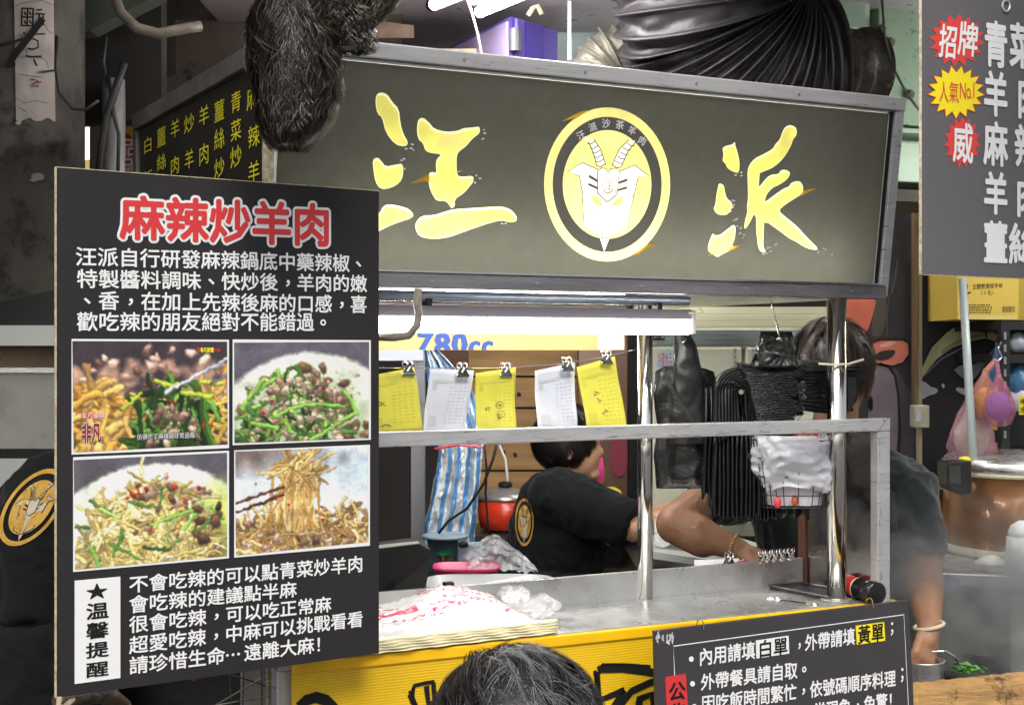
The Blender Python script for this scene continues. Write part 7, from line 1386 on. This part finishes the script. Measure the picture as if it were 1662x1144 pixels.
# ---- seated customer in front, only the crown of the head is seen
Y4 = 1.92; S_ = lambda x, y, dy=0: W(x, y, Y4 + dy)
c4 = thing('person', 'seated customer seen from behind with grey highlights painted in the black hair, at the bottom of the picture', 'person', V((S_(838, 0).x, Y4, 0)))
h4 = S_(838, 1215); sh_ = [('e', h4 + V((0, 0, -.01)), (.088, .1, .118)), ('e', h4 + V((0, .04, -.07)), (.065, .07, .075)), ('e', h4 + V((0, .105, -.04)), (.014, .018, .02)), ('e', h4 + V((-.09, 0, -.03)), (.01, .02, .032)), ('e', h4 + V((.09, 0, -.03)), (.01, .02, .032)), ('c', h4 + V((0, -.01, -.1)), h4 + V((0, -.02, -.22)), .055, .065)]
b4 = h4 + V((0, -.02, -.24)); sh_ += [('e', b4 + V((0, 0, -.12)), (.18, .11, .18)), ('e', b4 + V((0, 0, -.34)), (.16, .11, .2)), ('c', b4 + V((-.09, 0, -.48)), b4 + V((-.09, .42, -.46)), .085, .065), ('c', b4 + V((.09, 0, -.48)), b4 + V((.09, .42, -.46)), .085, .065)]
for s_ in (-1, 1):
    sh_ += [('c', b4 + V((s_ * .09, .42, -.46)), V((b4.x + s_ * .09, b4.y + .44, .08)), .06, .04), ('c', V((b4.x + s_ * .09, b4.y + .42, .05)), V((b4.x + s_ * .09, b4.y + .56, .035)), .04, .035), ('c', b4 + V((s_ * .19, 0, -.04)), b4 + V((s_ * .23, .06, -.3)), .05, .042), ('c', b4 + V((s_ * .23, .06, -.3)), b4 + V((s_ * .12, .26, -.38)), .04, .028)]
    hand(sh_, b4 + V((s_ * .12, .26, -.38)), V((-.3 * s_, 1, 0)), V((0, 0, 1)), 1.0, .3)
remesh('body', sh_, skin, c4, .009, 3)
remesh('jacket', [('e', b4 + V((0, 0, -.12)), (.20, .13, .17)), ('k', b4 + V((0, 0, -.12)), b4 + V((0, 0, -.5)), .18, .18), ('c', b4 + V((-.17, 0, -.05)), b4 + V((.17, 0, -.05)), .075, .075), ('k', b4 + V((-.19, 0, -.04)), b4 + V((-.24, .06, -.3)), .07, .055), ('k', b4 + V((.19, 0, -.04)), b4 + V((.24, .06, -.3)), .07, .055)], mat('navy_jacket', hexc('#20262f'), .8), c4, .01, 4)
hr = (.117, .12, .127); MB().ball(h4 + V((0, -.005, .008)), (hr[0] - .003, hr[1] - .003, hr[2] - .003), 32, 20).build('hair_cap', hair_b, c4, smooth=True)
hair(c4, h4 + V((0, -.005, .008)), hr, (-.45, .55, .8), 26000, .085, [hair_b, hair_b, mat('sheen_hair', hexc('#343339'), .36), hair_b, hair_b, hair_hi], -.5, 11, .0011, (V((0, 1, -.4)), .55), .013, .12, .003)  # grey strands among the black are painted highlights
stl_ = thing('plastic_stool', 'red plastic stool under the seated customer', 'stool', V((b4.x, b4.y, 0))); sz = b4.z - .57
MB().lathe(V((b4.x, b4.y, sz - .02)), [(.14, 0), (.155, .004), (.155, .016), (.14, .02)], 28).build('seat', mat('stool_red', hexc('#b3231f'), .35), stl_)
for sx in (-1, 1):
    for sy in (-1, 1): MB().tube([V((b4.x + sx * .09, b4.y + sy * .09, sz - .021)), V((b4.x + sx * .13, b4.y + sy * .13, 0))], [.016, .012], 8).build('leg', MATS['stool_red'], stl_)
# ================================================================== BLACK GOAT HEAD MOUNT (upper left foreground)
fur_d = mat('dark_fur', hexc('#14100d'), .38, spec=.5); fur_l = mat('highlight_fur', hexc('#5f5645'), .42, spec=.5); hide = mat('dark_hide', hexc('#17130f'), .7)
gh = thing('goat_head_mount', 'shaggy black stuffed goat head with a long hanging ear in front of the sign', 'goat head', W(500, -60, 2.3))
Yg = 2.32; G_ = lambda x, y, dy=0: W(x, y, Yg + dy)
def furred(name, secs, n, L_, droop=1., seed=1, light=.25, wd=.0011, edge_light=True):
    """secs: (x, y, radius across px, depth m) down the lobe in pixels at depth Yg; builds hide and fur strands"""
    ys = [s_[1] for s_ in secs]; seg = 28
    def sec(v):
        y = ys[0] + (ys[-1] - ys[0]) * v; return np.interp(y, ys, [s_[0] for s_ in secs]), y, np.interp(y, ys, [s_[2] for s_ in secs]), np.interp(y, ys, [s_[3] for s_ in secs])
    def pt(v, a, e=0.):
        x, y, r, dp = sec(v); k = Yg / F0; return G_(x, y) + V((math.cos(a) * (r * k + e), math.sin(a) * (dp + e), 0))
    m = MB(); nv = 36; m.add([pt(j / nv, 2 * math.pi * k / seg) for j in range(nv + 1) for k in range(seg)], [(j * seg + k, j * seg + (k + 1) % seg, (j + 1) * seg + (k + 1) % seg, (j + 1) * seg + k) for j in range(nv) for k in range(seg)] + [tuple(range(seg)), tuple(range(nv * seg, (nv + 1) * seg))[::-1]])
    m.build(name, hide, gh, smooth=True); rg = random.Random(seed); A_, B_ = MB(), MB()
    for _ in range(n):
        v = rg.uniform(-.0, .97); a = rg.uniform(0, 6.283); lk = noise.noise(V((math.cos(a) * 2.2 + seed, math.sin(a) * 2.2, v * 7))); pts = []; ln = L_ * rg.uniform(.6, 1.3); da = .5 * lk + rg.gauss(0, .08); fq = 9 + 4 * lk
        e0 = .001; hh = rg.uniform(.002, .010) * (1 + 2.2 * max(0, lk)); tot = (ys[-1] - ys[0]) * Yg / F0
        for k in range(7):
            t = k / 6; vv = v + t * ln / tot * (1 - .35 * v); aa = a + da * t + .22 * math.sin(vv * fq * 1.6 + lk * 6) * t
            p = pt(min(vv, 1.0), aa, e0 + hh * math.sin(math.pi * min(1, t * .8))); 
            if vv > 1: p = p + V((0, 0, -(vv - 1) * tot * .35))
            pts.append(p)
        out = V((math.cos(a), math.sin(a), 0)); w2 = wd * rg.uniform(.7, 1.5); lt_ = rg.random() < light * (1 + 2.2 * max(0, noise.noise(V((math.cos(a) * 3, math.sin(a) * 3 + seed, v * 4)))) + (.9 if math.cos(a) > .6 else 0))  # paler strands painted as highlights, more of them on the right edge
        (B_ if lt_ else A_).ribbon(pts, [w2, w2, w2, w2 * .9, w2 * .7, w2 * .5, w2 * .1], out)
    o = A_.build('fur_strands', fur_d, gh); o['kind'] = 'stuff'; o = B_.build('highlight_fur_strands', fur_l, gh); o['kind'] = 'stuff'
furred('long_ear', [(500, -60, 62, .06), (490, 0, 64, .06), (480, 50, 70, .058), (478, 110, 70, .055), (482, 160, 62, .05), (477, 195, 52, .045), (472, 222, 38, .036), (468, 236, 22, .02)], 11000, .06, seed=2, light=.15)
furred('muzzle', [(545, -80, 62, .07), (552, 0, 42, .055), (560, 40, 37, .048), (569, 66, 32, .04), (572, 80, 24, .03)], 5600, .026, seed=4, light=.16)
furred('short_ear', [(640, -60, 30, .02), (626, -20, 30, .018), (612, 10, 22, .015), (604, 30, 12, .01), (600, 40, 4, .004)], 1500, .04, seed=6, light=.3)
furred('forehead', [(530, -200, 85, .1), (530, -120, 90, .1), (532, -60, 75, .09), (535, -20, 42, .06)], 2500, .06, seed=8)
MB().wbox(G_(470, 0).x, G_(610, 0).x, Yg + .09, Yg + .13, 1.55 + .7, 1.55 + 1.05).build('mounting_board', MATS['dark_timber'], gh)
m = MB()
for sx in (-1, 1): m.ball(G_(585, 84, -.036) + V((sx * .008, 0, 0)), (.004, .003, .003), 8, 6)
m.build('nostril', black_ink, gh, smooth=True)
# ================================================================== STEAM
stm = bpy.data.materials.new('steam_vapour'); stm.use_nodes = True; t = stm.node_tree; t.nodes.remove(t.nodes['Principled BSDF']); vol = t.nodes.new('ShaderNodeVolumePrincipled'); vol.inputs['Color'].default_value = (.95, .96, .95, 1); vol.inputs['Anisotropy'].default_value = .2
tc = t.nodes.new('ShaderNodeTexCoord'); nz = t.nodes.new('ShaderNodeTexNoise'); nz.inputs["Scale"].default_value = 5.0; nz.inputs['Detail'].default_value = 5; nz.inputs['Distortion'].default_value = .8
mr = t.nodes.new('ShaderNodeMapRange'); mr.inputs[1].default_value = .47; mr.inputs[2].default_value = .66; mr.inputs[3].default_value = .0; mr.inputs[4].default_value = 17
gr = t.nodes.new('ShaderNodeTexGradient'); gr.gradient_type = 'SPHERICAL'; mpg = t.nodes.new('ShaderNodeMapping'); sc0 = W(1590, 1010, 3.72)
mpg.inputs['Location'].default_value = (-sc0.x / .42, -sc0.y / .34, -sc0.z / .42); mpg.inputs['Scale'].default_value = (1 / .42, 1 / .34, 1 / .42)
mu = t.nodes.new('ShaderNodeMath'); mu.operation = 'MULTIPLY'; L = t.links; L.new(tc.outputs['Object'], nz.inputs[0]); L.new(tc.outputs['Object'], mpg.inputs[0]); L.new(mpg.outputs[0], gr.inputs[0]); L.new(nz.outputs[0], mr.inputs[0]); L.new(mr.outputs[0], mu.inputs[0]); L.new(gr.outputs[1], mu.inputs[1]); L.new(mu.outputs[0], vol.inputs['Density']); L.new(vol.outputs[0], t.nodes['Material Output'].inputs['Volume'])
so = MB().wbox(sc0.x - .42, sc0.x + .42, sc0.y - .34, sc0.y + .34, sc0.z - .42, sc0.z + .42).build('steam', stm); so['kind'] = 'stuff'; so['label'] = 'steam rising from the wok beside the stall'; so['category'] = 'steam'
